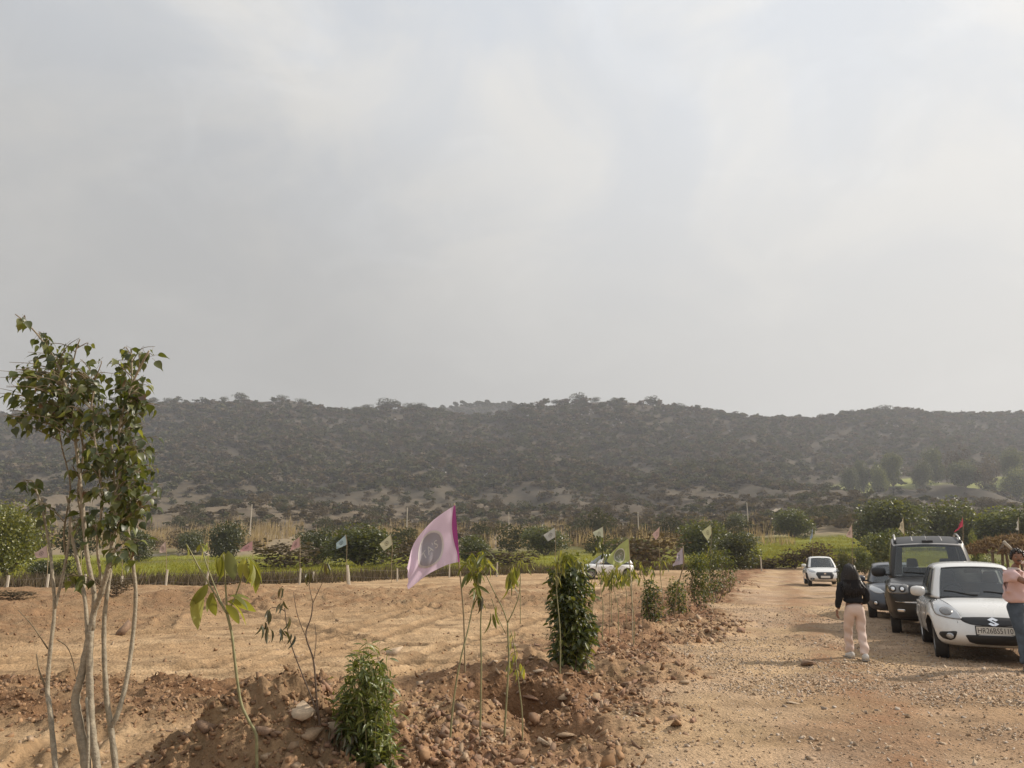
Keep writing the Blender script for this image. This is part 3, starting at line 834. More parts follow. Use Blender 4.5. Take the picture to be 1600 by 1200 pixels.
VV = V_[None] * S[:, None, None] + np.stack([x, y, z - 1], 1)[:, None, :]
tag(link('far_ridge_scrub', mesh_np('far_ridge_scrub', VV.reshape(-1, 3), (F_[None] + (np.arange(420) * len(V_))[:, None, None]).reshape(-1, 3), [f_scrub])), kind='stuff')
# pale boulders showing on the hilltop
def rock_mesh(seed, sub=1, rough=0.35, flatk=0.7):
    rg = np.random.default_rng(seed)
    p = rg.normal(size=(4 + 6 * sub, 3)); p /= np.linalg.norm(p, axis=1, keepdims=True); p *= rg.uniform(0.30, 0.62, (len(p), 1))
    p *= (1.2, 0.95, flatk)
    bm = bmesh.new(); vs = [bm.verts.new(q) for q in p]
    r = bmesh.ops.convex_hull(bm, input=vs)
    bmesh.ops.delete(bm, geom=[v for v in bm.verts if not v.link_faces], context='VERTS')
    bmesh.ops.triangulate(bm, faces=bm.faces)
    if sub > 1:
        bmesh.ops.subdivide_edges(bm, edges=bm.edges[:], cuts=1, use_grid_fill=True)
        for v in bm.verts: v.co += Vector(rg.normal(size=3) * 0.012)
        bmesh.ops.triangulate(bm, faces=bm.faces)
    bm.verts.ensure_lookup_table(); bm.verts.index_update()
    V_ = np.array([v.co[:] for v in bm.verts]); F_ = np.array([[v.index for v in f.verts] for f in bm.faces]); bm.free()
    return V_, F_
ROCK1 = [rock_mesh(500 + k, 1) for k in range(12)]
def cube_stone(seed):
    rg = np.random.default_rng(seed)
    V_ = np.array([(x, y, z) for z in (-.5, .5) for x, y in ((-.5, -.5), (.5, -.5), (.5, .5), (-.5, .5))]) * (1.1, 0.85, 0.6)
    V_ = V_ * rg.uniform(0.5, 1.15, (8, 3)) + rg.normal(size=(8, 3)) * 0.05
    F_ = np.array([(3, 2, 1), (3, 1, 0), (4, 5, 6), (4, 6, 7), (0, 1, 5), (0, 5, 4), (1, 2, 6), (1, 6, 5), (2, 3, 7), (2, 7, 6), (3, 0, 4), (3, 4, 7)])
    return V_, F_
CSTONE = [cube_stone(900 + k) for k in range(16)]
def stones(name, x, y, size, mats, protos, sink=0.25, zfun=None, group_mat=None, tilt=0.5):
    n = len(x); z = ground_z(x, y)
    Vs = []; Fs = []; Ms = []; base = 0
    which = RNG.integers(len(protos), size=n)
    for k in range(len(protos)):
        idx = np.where(which == k)[0]
        if not len(idx): continue
        V_, F_ = protos[k]; m_ = len(idx)
        ax = RNG.normal(size=(m_, 3)) * (tilt, tilt, 0) ; a = RNG.random(m_) * 6.28
        ca, sa = np.cos(a), np.sin(a)
        S = size[idx][:, None]
        X = (V_[None, :, 0] * ca[:, None] - V_[None, :, 1] * sa[:, None]) * S
        Yy = (V_[None, :, 0] * sa[:, None] + V_[None, :, 1] * ca[:, None]) * S
        Z = V_[None, :, 2] * S + X * ax[:, :1] + Yy * ax[:, 1:2]
        P_ = np.stack([X + x[idx][:, None], Yy + y[idx][:, None], Z + z[idx][:, None] + (0.3 - sink) * S * 0.6], -1)
        Vs.append(P_.reshape(-1, 3)); Fs.append((F_[None] + (np.arange(m_) * len(V_))[:, None, None]).reshape(-1, 3) + base)
        Ms.append(np.repeat(RNG.integers(len(mats), size=m_), len(F_))); base += m_ * len(V_)
    me = mesh_np(name, np.concatenate(Vs), np.concatenate(Fs), mats, midx=np.concatenate(Ms))
    return tag(link(name, me), kind='stuff')
m_rockpale = principled('pale_rock', (0.27, 0.25, 0.225), 0.9, noise=0.3, nscale=0.6)
hx = []; 
for cx_, cy_, sx_, sy_, n_ in ((880, 634, 60, 9, 150), (905, 668, 18, 5, 30), (230, 634, 70, 8, 60), (430, 634, 40, 7, 45), (630, 645, 30, 8, 35), (730, 652, 6, 3, 12), (1405, 662, 14, 8, 22), (1140, 672, 30, 5, 16), (700, 725, 45, 6, 40), (980, 650, 60, 14, 40), (1400, 645, 90, 6, 25)):
    a = RNG.normal(cx_, sx_, n_); b = np.maximum(RNG.normal(cy_, sy_, n_), np.interp(a, RX, RY) + 0.5)
    hx.append(np.stack(inv_y(a, b), 1))
hx = np.concatenate(hx)
stones('hill_boulders', hx[:, 0], hx[:, 1] * 0.99, RNG.uniform(1.2, 3.6, len(hx)) * (hx[:, 1] / 800), [m_rockpale], ROCK1, sink=-0.2)

# dry reeds and grass
def tufts(name, x, y, h, blades, mat, spread=0.25, wid=0.05, lean=0.35):
    n = len(x); z = ground_z(x, y)
    N_ = n * blades
    bx_ = np.repeat(x, blades) + RNG.normal(size=N_) * spread; by_ = np.repeat(y, blades) + RNG.normal(size=N_) * spread
    bz_ = np.repeat(z, blades) - 0.03; H = np.repeat(h, blades) * RNG.uniform(0.5, 1.1, N_)
    a = RNG.random(N_) * 6.28; dx, dy = np.cos(a), np.sin(a); l = RNG.normal(size=(N_, 2)) * lean
    w_ = np.repeat(h, blades) * wid
    b0 = np.stack([bx_ - dx * w_, by_ - dy * w_, bz_], 1); b1 = np.stack([bx_ + dx * w_, by_ + dy * w_, bz_], 1)
    tp = np.stack([bx_ + l[:, 0] * H, by_ + l[:, 1] * H, bz_ + H], 1)
    V_ = np.stack([b0, b1, tp], 1).reshape(-1, 3); F_ = np.arange(N_ * 3).reshape(-1, 3)
    return tag(link(name, mesh_np(name, V_, F_, [mat])), kind='stuff')
a = RNG.uniform(-100, 1250, 9000); b = RNG.uniform(797, 858, 9000)
x, y = inv_y(a, b); kk = (y > 125) & (RNG.random(len(y)) < np.interp(a, [0, 700, 1100, 1250], [0.9, 0.9, 0.35, 0.2])) & ((fbm(x * 0.06, y * 0.05, 3, 23) > 0.0)) & (y < 265)
tufts('dry_reeds', x[kk], y[kk], RNG.uniform(1.6, 3.8, kk.sum()), 8, f_dry, 0.7, 0.045, 0.12)
# field grass, behind the fence and across the green field
a = RNG.uniform(-60, 1180, 9000); yy_ = np.interp(a, [-600, 0, 500, 700, 1000, 1200, 2400], [33, 35, 44, 52, 62, 66, 66])
y = yy_ + 1.0 + RNG.random(9000) ** 1.5 * 70; x = (a - 800) / 1185 * y
tufts('meadow_grass', x, y, RNG.uniform(0.15, 0.45, len(x)), 7, f_grass, 0.35, 0.09, 0.4)
a = RNG.uniform(1130, 1480, 6500); y = 68 + RNG.random(6500) * 92; x = (a - 800) / 1185 * y
tufts('crop_grass', x, y, RNG.uniform(0.25, 0.5, len(x)), 7, f_grass, 0.4, 0.09, 0.3)
# brown scrubby weeds right along the fence
a = RNG.uniform(-60, 1200, 1500); yy_ = np.interp(a, [-600, 0, 500, 700, 1000, 1200, 2400], [33, 35, 44, 52, 62, 66, 66])
y = yy_ + RNG.uniform(-0.5, 9, 1500) * RNG.random(1500); x = (a - 800) / 1185 * y
tufts('fence_weeds', x, y, RNG.uniform(0.3, 0.9, len(x)), 12, f_scrub2, 0.4, 0.05, 0.35)
# ------------------------------------------------------------------ stones and clods on the near ground
m_stone = [principled('stone_tan', (0.35, 0.245, 0.155), 0.92, noise=0.25, nscale=9, bump=0.3, bscale=30),
           principled('stone_pale', (0.44, 0.335, 0.23), 0.9, noise=0.2, nscale=9, bump=0.3, bscale=30),
           principled('stone_brown', (0.24, 0.155, 0.10), 0.92, noise=0.25, nscale=9, bump=0.3, bscale=30),
           principled('stone_grey', (0.37, 0.30, 0.235), 0.9, noise=0.2, nscale=9, bump=0.3, bscale=30)]
m_clod = [principled('clod_red', (0.21, 0.122, 0.068), 0.95, noise=0.3, nscale=12), principled('clod_brown', (0.31, 0.185, 0.098), 0.95, noise=0.3, nscale=12)]
m_redstone = principled('stone_red', (0.25, 0.145, 0.09), 0.92, noise=0.3, nscale=9, bump=0.3, bscale=30)
def sample(n, test, x0, x1, y0, y1, pw=1.6):
    """ground points, denser near the viewer, kept where the mask says"""
    X = []; Yl = []; tot = 0
    for _ in range(40):
        t = RNG.random(60000)
        y = y0 * (y1 / y0) ** (t ** pw)
        x = RNG.uniform(x0, x1, 60000) * (y * 0.75 + 1.0)
        k = (np.abs(x) < 0.78 * y + 1)
        x, y = x[k], y[k]
        M = masks(x, y); w = test(x, y, M)
        k = RNG.random(len(x)) < w
        X.append(x[k]); Yl.append(y[k]); tot += k.sum()
        if tot >= n: break
    return np.concatenate(X)[:n], np.concatenate(Yl)[:n]
patch = lambda x, y: sstep(-0.08, 0.28, fbm(x * 0.55, y * 0.55, 3, 30) + 0.06)
# road metal: small pale stones in patches
x, y = sample(42000, lambda x, y, M: M['inroad'] * (0.10 + 0.9 * patch(x, y)) * (0.35 + 0.65 * (1 - sstep(5.5, 11, M['de']))), -1, 1, 4.5, 26, 1.3)
stones('gravel', x, y, RNG.gamma(1.8, 0.0062, len(x)) + 0.006, [m_stone[0], m_stone[1], m_stone[3], m_stone[0]], CSTONE, 0.25)
# rubble on the verge between plants and road
x, y = sample(15000, lambda x, y, M: M['verge'] * (0.25 + 0.75 * patch(x + 9, y)) * np.where(M['sb'] > 0, 1, 0.35), -1, 1, 4.5, 45, 1.1)
stones('rubble', x, y, (RNG.gamma(1.2, 0.0125, len(x)) + 0.007) * (1 + y / 30), [m_redstone, m_stone[0], m_clod[1], m_clod[0], m_stone[2], m_clod[1]], CSTONE, 0.2)
# clods in the broken-up strips
x, y = sample(13000, lambda x, y, M: np.clip(M['till'] + 0.35 * M['ridge'] + 0.4 * M['strip2'] + 0.3 * M['berm'] * (M['sb'] < 0) + 1.5 * blob(x, y, MOUND, 1.1, 0.75, 0.25, 4), 0, 1) * (0.3 + 0.7 * patch(x, y + 5)), -1, 1, 4.5, 40, 1.0)
stones('soil_clods', x, y, np.minimum(RNG.gamma(1.1, 0.0105, len(x)) + 0.006, 0.045) * (1 + y / 40), m_clod, CSTONE, 0.2)
x, y = sample(2500, lambda x, y, M: (1 - M['inroad']) * (1 - M['verge']) * 0.6, -1, 1, 4.5, 30, 1.0)
stones('crumbs', x, y, RNG.gamma(2.0, 0.010, len(x)) + 0.008, [m_clod[1], m_stone[0]], CSTONE, 0.2)
# single rocks
RSH = []
for k in range(12):
    V_, F_ = rock_mesh(700 + k, 1)
    RSH.append([mesh_np('rock', V_, F_, [m]) for m in (m_stone[0], m_stone[1], m_redstone, m_stone[2])])
def rock(x, y, s, label, group=None, mi=0, k=None, sink=0.15, sc_=(1, 1, 1), name='rock', rz=None):
    o = bpy.data.objects.new(name, RSH[int(RNG.integers(12)) if k is None else k][mi]); COL.objects.link(o)
    o.location = (x, y, gz(x, y) + s * sc_[2] * (0.3 - sink)); o.scale = (s * sc_[0], s * sc_[1], s * sc_[2])
    o.rotation_euler = (RNG.normal() * 0.2, RNG.normal() * 0.2, RNG.random() * 6.28 if rz is None else rz)
    return tag(o, label, 'rock', group)
for (a, b, w, label, mi, sc_) in [
    (478, 1128, 46, 'pale flat-topped boulder above the other boulder beside the dark sapling', 1, (1.1, 1.0, 0.8)),
    (518, 1142, 44, 'pinkish pale boulder with a dark hollow left of the slender-leaved shrub', 1, (1.2, 0.9, 0.7)),
    (482, 1158, 38, 'tan boulder in front of the two pale boulders near the dark sapling', 0, (1.0, 1.0, 0.7)),
    (415, 1146, 26, 'brown boulder on the dirt mound just right of the bent sapling stem', 3, (1, 1, 0.8)),
    (318, 1146, 40, 'large dark boulder on the left end of the dirt mound', 3, (1.2, 1.0, 0.9)),
    (613, 1024, 30, 'pinkish angular rock standing above the top of the slender-leaved shrub', 1, (1.1, 0.8, 0.9)),
    (413, 1188, 20, 'square tan stone at the foot of the dirt mound', 0, (1, 1, 0.8)),
    (190, 988, 26, 'dark brown clod block on the bare soil behind the tall sapling', 3, (1.2, 0.8, 0.7)),
    (805, 1010, 18, 'brown rock on the rim behind the dug pit', 0, (1.2, 1, 0.7)),
    (878, 1092, 24, 'tan angular rock lying right of the dug pit', 0, (1.3, 1, 0.6)),
    (850, 1168, 26, 'pale wedge-shaped rock on the rubble edge in front of the pit', 1, (1.1, 0.9, 0.8)),
    (883, 1152, 24, 'tan slab of rock on the rubble edge right of the wedge-shaped one', 0, (1.4, 1, 0.5)),
    (1262, 1040, 34, 'low brown heap of stones on the road left of the walking woman', 3, (1.2, 1, 0.55)),
    (1236, 1100, 16, 'pale slab stone lying on the stony road', 1, (1.5, 0.9, 0.4)),
    (1248, 1088, 12, 'small dark stone beside the pale slab on the road', 3, (1.2, 0.9, 0.7)),
]:
    p = gp(a, b); s = w * p.y / 1155
    rock(p.x, p.y, s, label, mi=mi, sc_=sc_)
x, y = sample(250, lambda x, y, M: M['verge'] * np.where(M['sb'] > 0, 1, 0.3) * np.exp(-((M['db'] - 0.6) / 1.2) ** 2), -1, 1, 5.5, 24, 1.0)
for q in range(len(x)):
    mi = int(RNG.choice([0, 1, 2, 2, 3, 0]))
    rock(x[q], y[q], (0.045 + RNG.gamma(1.2, 0.018)) * (1 + y[q] / 30), ('tan', 'pale', 'reddish', 'brown')[mi] + ' angular stone in the rubble strip between the plants and the road', ('tan', 'pale', 'reddish', 'brown')[mi] + ' stones in the rubble strip', mi, sc_=(1.2, 0.9, 0.65))

# ------------------------------------------------------------------ leaves as real little objects
def leaf_mesh(name, mat, w=0.5, n=5, droop=0.25, fold=0.22, tip=0.0, peak=0.4):
    """a blade from (0,0,0) along +X, length 1"""
    V_ = []; F_ = []
    for i in range(n + 1):
        t = i / n
        if tip and t > 1 - tip: ww = w * 0.10 * (1 - t) / tip
        else:
            u = t / (1 - tip) if tip else t
            ww = w * 0.5 * (math.sin(PI * min(1, u ** (math.log(0.5) / math.log(peak)))) ** 0.75 if 0 < u < 1 else 0.0) + (w * 0.03 if tip and u >= 1 else 0)
        z = -droop * t * t
        V_ += [(t, -ww, z + ww * fold * 2), (t, 0, z), (t, ww, z + ww * fold * 2)]
    for i in range(n):
        a = i * 3
        F_ += [(a, a + 1, a + 4, a + 3), (a + 1, a + 2, a + 5, a + 4)]
    me = bpy.data.meshes.new(name); me.from_pydata(V_, [], F_); me.materials.append(mat)
    for p in me.polygons: p.use_smooth = True
    return me
def put_leaf(me, parent, pos, dirv, L, name='leaf', roll=None):
    o = bpy.data.objects.new(name, me); COL.objects.link(o); o.parent = parent
    d = Vector(dirv).normalized()
    z = Vector((RNG.normal() * 0.5, RNG.normal() * 0.5, 1)); z = (z - d * z.dot(d))
    if z.length < 0.1: z = Vector((1, 0, 0)) - d * d.x
    z.normalize(); y = z.cross(d)
    M = Matrix((d, y, z)).transposed().to_4x4()
    if roll: M = M @ Matrix.Rotation(roll, 4, 'X')
    o.matrix_local = Matrix.Translation(pos) @ M @ Matrix.Diagonal((L, L, L, 1))
    return o
fo_peepal = foliage('peepal_leaf', (0.045, 0.064, 0.020), (0.085, 0.108, 0.030), (0.17, 0.185, 0.05), 0.42, per='object', gloss=0.04)
fo_brownl = foliage('withered_leaf', (0.10, 0.055, 0.025), (0.14, 0.075, 0.035), (0.09, 0.07, 0.025), 0.3, per='object')
fo_big = foliage('broad_leaf', (0.15, 0.165, 0.04), (0.20, 0.21, 0.055), (0.24, 0.24, 0.075), 0.45, per='object', gloss=0.025)
fo_mango = foliage('long_leaf', (0.10, 0.12, 0.03), (0.16, 0.175, 0.04), (0.24, 0.23, 0.06), 0.42, per='object', gloss=0.025)
fo_wilt = foliage('wilted_leaf', (0.055, 0.06, 0.02), (0.08, 0.075, 0.025), (0.11, 0.085, 0.035), 0.25, per='object')
fo_nerium = foliage('narrow_leaf', (0.07, 0.09, 0.025), (0.12, 0.145, 0.04), (0.21, 0.225, 0.07), 0.35, per='object', gloss=0.04)
fo_bushl = foliage('bush_leaf', (0.038, 0.052, 0.016), (0.07, 0.088, 0.022), (0.16, 0.165, 0.035), 0.32, per='object', gloss=0.04)
fo_ylw = foliage('young_leaf', (0.16, 0.18, 0.03), (0.24, 0.24, 0.04), (0.30, 0.27, 0.06), 0.45, per='object')
LP_ = leaf_mesh('leaf', fo_peepal, 0.66, 8, 0.45, 0.14, 0.20, 0.40)
LPB = leaf_mesh('leaf', fo_brownl, 0.6, 5, 0.5, 0.3, 0.2, 0.35)
LBIG = leaf_mesh('leaf', fo_big, 0.40, 7, 0.35, 0.16, 0.0, 0.5)
LMAN = leaf_mesh('leaf', fo_mango, 0.22, 6, 0.35, 0.25, 0.0, 0.5)
LWIL = leaf_mesh('leaf', fo_wilt, 0.26, 5, 0.3, 0.5, 0.0, 0.45)
LNER = leaf_mesh('leaf', fo_nerium, 0.24, 5, 0.35, 0.25, 0.0, 0.45)
LBSH = leaf_mesh('leaf', fo_bushl, 0.46, 5, 0.35, 0.25, 0.0, 0.45)
LYLW = leaf_mesh('leaf', fo_ylw, 0.34, 5, 0.45, 0.2, 0.0, 0.45)

class Plant:
    """stems drawn through sight lines at depth Y; parts hang below one Empty at the foot"""
    def __init__(s, name, px, py, Y, label, cat, group=None):
        s.Y = Y; b = P(px, py, Y); s.base = Vector((b.x, Y, gz(b.x, Y)))
        s.o = empty(name, s.base); tag(s.o, label, cat, group); s.paths = []
    def L(s, px, py, dy=0.0):
        return P(px, py, s.Y + dy) - s.base
    def stem(s, pts, r0, r1, mat, root=False, name='stem', n=7, dy=None, parent=None):
        q = []
        m = len(pts)
        for i, p in enumerate(pts):
            d = (dy[i] if dy is not None else 0.0)
            q.append(s.L(p[0], p[1], d))
        if root:
            f = s.base.copy(); x = q[0].x
            zz_ = gz(f.x + x, f.y + q[0].y) - f.z - 0.05
            if q[0].z > zz_ + 0.02: q.insert(0, Vector((x, q[0].y, zz_)))
        c = smoothcurve(q, 5)
        rad = [r0 + (r1 - r0) * i / (len(c) - 1) for i in range(len(c))]
        rad = [r * (1 + 0.10 * math.sin(i * 2.3)) for i, r in enumerate(rad)]
        s.paths.append(c)
        return MB().tube(c, rad, n).build(name, mat, s.o, True)
    def pick(s, target, below=0.9, maxd=1.0):
        best = None; bd = 1e9
        for c in s.paths:
            for p in c:
                d = (p - target)
                if d.z < 0.02 + below * 0 and p.z < target.z:
                    l = d.length + 0.5 * max(0, 0.12 - (target.z - p.z))
                    if l < bd: bd = l; best = p
        return best if best is not None else s.paths[0][-1]

# ---- tall many-stemmed sapling at the left
pl = Plant('tall_sapling', 150, 1226, 5.25, 'tall pale many-stemmed sapling with heart-shaped leaves at the left', 'sapling')
pl.stem([(88, 1226), (86, 1195), (78, 1110), (74, 1077), (78, 1020), (85, 953), (82, 900), (78, 860), (67, 800), (55, 762)], 0.020, 0.007, m_stem, True, dy=[0, 0, 0.05, .1, .1, .1, .1, .15, .15, .2])
pl.stem([(85, 953), (100, 890), (108, 843), (109, 800), (104, 775)], 0.011, 0.006, m_stem, dy=[.1] * 5)
pl.stem([(73, 1077), (62, 1050), (57, 1022)], 0.007, 0.004, m_twig, dy=[.1] * 3)
pl.stem([(75, 1014), (50, 977), (28, 953)], 0.005, 0.002, m_twig, dy=[.1, .1, .2])
pl.stem([(136, 1226), (132, 1180), (121, 1120), (118, 1090), (126, 1060), (137, 1007), (142, 985), (147, 955), (160, 920), (173, 867), (180, 800), (188, 740), (187, 670), (200, 617), (218, 575), (233, 548)], 0.034, 0.006, m_stem, True, dy=[0, 0, 0, 0, 0, 0, 0, 0, -.05, -.1, -.1, -.1, -.1, -.15, -.2, -.25])
pl.stem([(153, 1226), (151, 1195), (143, 1133), (140, 1067), (140, 1013), (142, 985)], 0.026, 0.022, m_stem, True)
pl.stem([(180, 1226), (180, 1195), (173, 1137), (167, 1095), (163, 1033), (163, 967), (170, 910), (178, 850), (182, 790), (176, 720), (172, 660)], 0.024, 0.007, m_stem, True, dy=[.1] * 11)
pl.stem([(173, 1137), (184, 1115), (197, 1067), (207, 1000), (212, 933), (208, 883), (200, 830), (198, 790), (205, 730), (200, 660), (206, 600), (205, 545)], 0.018, 0.006, m_stem, dy=[.1, .1, .15, .2, .2, .2, .2, .2, .2, .2, .2, .2])
pl.stem([(137, 1000), (133, 940), (122, 880), (113, 840), (110, 800)], 0.014, 0.009, m_stem, dy=[0, .05, .1, .1, .1])
pl.stem([(144, 985), (147, 930), (138, 880), (133, 840), (129, 790), (124, 740), (117, 680), (113, 640), (98, 590), (83, 557), (62, 527), (43, 506), (24, 491)], 0.017, 0.004, m_stem, dy=[0, 0, 0, 0, 0, 0, 0, -.05, -.1, -.1, -.1, -.15, -.15])
pl.stem([(131, 820), (122, 770), (130, 700), (115, 640), (112, 590), (118, 550), (125, 530)], 0.009, 0.004, m_twig, dy=[0, .1, .1, .1, .15, .2, .2])
pl.stem([(104, 880), (100, 830), (110, 760), (97, 700), (90, 650)], 0.007, 0.004, m_twig, dy=[.1] * 5)
pl.stem([(160, 920), (152, 850), (160, 780), (150, 700), (143, 640), (150, 590)], 0.010, 0.004, m_stem, dy=[0, -.1, -.15, -.2, -.2, -.25])
pl.stem([(136, 1226), (138, 1150), (135, 1090)], 0.012, 0.008, m_stem, True, dy=[-.1, -.1, -.05])
pl.stem([(90, 1000), (104, 1010), (113, 1030), (120, 1065)], 0.004, 0.002, m_twig, dy=[.1] * 4)
leafpos = []
tw = MB()
clusters = [(14, 640, 26, 40, 26), (22, 590, 30, 30, 26), (58, 590, 58, 42, 145), (108, 595, 34, 52, 89), (48, 645, 44, 32, 72), (100, 650, 40, 30, 63), (8, 600, 18, 40, 23), (30, 500, 10, 9, 5), (50, 523, 18, 8, 8), (72, 540, 22, 12, 14), (128, 545, 10, 24, 11),
            (200, 590, 46, 46, 121), (172, 640, 42, 50, 121), (212, 660, 40, 46, 101), (190, 730, 60, 50, 174), (218, 775, 42, 40, 116), (165, 800, 38, 36, 87), (200, 845, 40, 30, 52), (150, 730, 30, 40, 43), (236, 700, 20, 40, 37), (150, 580, 22, 30, 23), (243, 553, 14, 16, 11), (245, 785, 20, 14, 11),
            (132, 690, 28, 28, 20), (80, 790, 30, 26, 23), (40, 745, 20, 18, 17), (110, 760, 20, 40, 11), (235, 640, 18, 28, 14), (100, 895, 14, 20, 11), (72, 640, 50, 50, 17)]
leaves = []
for cx_, cy_, rx_, ry_, n_ in clusters:
    nt_ = max(1, n_ // 5)
    left = n_
    for t_ in range(nt_):
        a = RNG.random() * 6.28; q = math.sqrt(RNG.random())
        tgt = pl.L(cx_ + rx_ * q * math.cos(a), cy_ + ry_ * q * math.sin(a), RNG.uniform(-0.38, 0.38))
        s0 = pl.pick(tgt); mid = (s0 + tgt) / 2 + Vector((0, 0, 0.05))
        if (tgt - s0).length > 0.75: s0 = tgt + (s0 - tgt).normalized() * 0.75; s0 = pl.pick(s0) if (pl.pick(s0) - tgt).length < 1.0 else s0
        c = smoothcurve([s0, (s0 + tgt) / 2 + Vector((RNG.normal() * 0.03, RNG.normal() * 0.03, 0.04)), tgt], 4)
        tw.tube(c, [0.0045 - 0.003 * i / (len(c) - 1) for i in range(len(c))], 4)
        m_ = min(left, max(4, n_ // nt_)); left -= m_
        for k in range(m_):
            f = 0.35 + 0.65 * (k + RNG.random()) / m_
            p = c[min(int(f * (len(c) - 1)), len(c) - 1)] + Vector(RNG.normal(size=3) * 0.012)
            d = Vector((RNG.normal() * 0.8, RNG.normal() * 0.8, -0.75 + RNG.normal() * 0.4)).normalized()
            pt = p + d * 0.035
            tw.tube([p, pt], 0.0012, 3, caps=False)
            leaves.append((pt, d, RNG.uniform(0.050, 0.092), (cx_ in (132, 110) and RNG.random() < 0.6) or RNG.random() < 0.06))
o = tw.build('twigs', m_twig, pl.o)
RNG.shuffle(leaves)
for p, d, L_, br in leaves[:300]:
    put_leaf(LPB if br else LP_, pl.o, p, d, L_)
def join_leaves(lst, me, parent, name='leaves'):
    """the leaves past the limit, joined as one part"""
    Vb = np.array([v.co[:] for v in me.vertices]); Fb = np.array([p.vertices[:] for p in me.polygons])
    Vs = []; Fs = []
    for k, (p, d, L_, *_r) in enumerate(lst):
        d = Vector(d).normalized(); z = Vector((RNG.normal() * 0.5, RNG.normal() * 0.5, 1)); z = (z - d * z.dot(d)); z.normalize(); y = z.cross(d)
        R = np.array([d, y, z]).T * L_
        Vs.append(Vb @ R.T + np.array(p)); Fs.append(Fb + k * len(Vb))
    if not Vs: return
    o = link(name, mesh_np(name, np.concatenate(Vs), np.concatenate(Fs), [me.materials[0]], True), parent)
    o['kind'] = 'stuff'
join_leaves(leaves[300:], leaf_mesh('leaf', foliage('peepal_leaf_many', (0.045, 0.064, 0.020), (0.085, 0.108, 0.030), (0.17, 0.185, 0.05), 0.42, gloss=0.04), 0.66, 8, 0.45, 0.14, 0.20, 0.40), pl.o)

# ---- bent sapling with broad hanging leaves on the mound
pl = Plant('broad_leaf_sapling', 403, 1200, 5.35, 'thin bent sapling with broad hanging leaves on the dirt mound', 'sapling')
pl.stem([(402, 1215), (401, 1180), (400, 1148), (388, 1125), (377, 1100), (371, 1065), (367, 1033), (362, 990), (355, 960)], 0.011, 0.009, m_gstem, True)
pl.stem([(355, 960), (340, 935), (325, 910), (310, 885), (298, 862), (291, 850)], 0.007, 0.004, m_gstem)
pl.stem([(355, 960), (345, 940), (333, 910), (322, 880), (313, 848)], 0.006, 0.004, m_gstem, dy=[0, .05, .1, .1, .15])
pl.stem([(355, 960), (353, 925), (351, 890), (349, 866)], 0.007, 0.004, m_gstem)
pl.stem([(355, 960), (362, 945), (370, 925), (382, 890), (386, 872)], 0.007, 0.004, m_gstem, dy=[0, 0, 0, -.05, -.05])
for (a, b, tx, ty, sc_, dy) in [(340, 866, 333, 905, 1, 0), (344, 868, 352, 905, 1, 0), (356, 860, 364, 902, 1, -.03), (350, 862, 346, 900, .8, .05), (386, 872, 404, 905, 1.2, -.05), (386, 870, 418, 898, 1.1, 0), (384, 874, 384, 912, 1.1, -.1), (382, 872, 372, 898, 1, .05), (388, 870, 410, 915, 1, .05), (390, 872, 396, 908, 1, -.1),
                            (352, 945, 376, 968, 1.1, -.05), (356, 938, 392, 962, 1.1, 0), (360, 930, 385, 940, 1.1, -.08), (358, 932, 372, 930, 1, .05), (355, 940, 398, 945, 1, .05), (325, 912, 303, 945, 1.1, 0), (318, 915, 298, 970, 1.1, .0), (330, 925, 332, 960, 1, .03), (335, 925, 318, 950, .9, -.05), (291, 850, 300, 870, .35, 0), (313, 850, 330, 855, .5, .15), (313, 850, 322, 872, .5, .15), (313, 850, 308, 862, .4, .15)]:
    p = pl.L(a, b, dy); q = pl.L(tx, ty, dy + RNG.uniform(-.06, .06)); d = q - p
    put_leaf(LBIG, pl.o, p, d, max(d.length * 1.1, 0.14 * sc_))
    
# ---- thin sapling with wilted leaves
pl = Plant('wilted_sapling', 505, 1205, 5.7, 'thin two-stemmed sapling with few dark wilted leaves left of the slender-leaved shrub', 'sapling')
pl.stem([(506, 1225), (503, 1170), (495, 1093), (490, 1033), (478, 993), (486, 965), (489, 942)], 0.009, 0.004, m_dtwig, True)
pl.stem([(497, 1120), (485, 1085), (472, 1053), (456, 1010), (448, 977), (445, 950)], 0.006, 0.003, m_dtwig, dy=[0, .05, .1, .1, .1, .1])
pl.stem([(480, 1000), (466, 965), (460, 935), (459, 925)], 0.003, 0.002, m_dtwig, dy=[0, -.05, -.1, -.1])
pl.stem([(490, 1033), (494, 1000), (492, 975)], 0.003, 0.002, m_dtwig)
pl.stem([(489, 942), (497, 925), (506, 905), (512, 885)], 0.003, 0.002, m_dtwig)
pl.stem([(445, 955), (436, 950), (424, 950), (417, 958)], 0.003, 0.002, m_dtwig, dy=[.1] * 4)
pl.stem([(489, 942), (484, 920), (482, 905)], 0.003, 0.002, m_dtwig)
for (a, b, n_) in [(417, 952, 5), (412, 975, 5), (421, 985, 2), (441, 920, 3), (441, 940, 4), (440, 985, 4), (448, 967, 2), (458, 992, 2), (482, 897, 4), (511, 882, 6), (505, 1150, 3), (513, 1140, 4), (522, 1155, 5), (512, 1165, 4)]:
    for k in range(n_):
        p = pl.L(a + RNG.uniform(-4, 4), b + RNG.uniform(-4, 4), RNG.uniform(-.05, .08))
        put_leaf(LWIL, pl.o, p, (RNG.normal() * 0.3, RNG.normal() * 0.3, -1), RNG.uniform(0.07, 0.11))

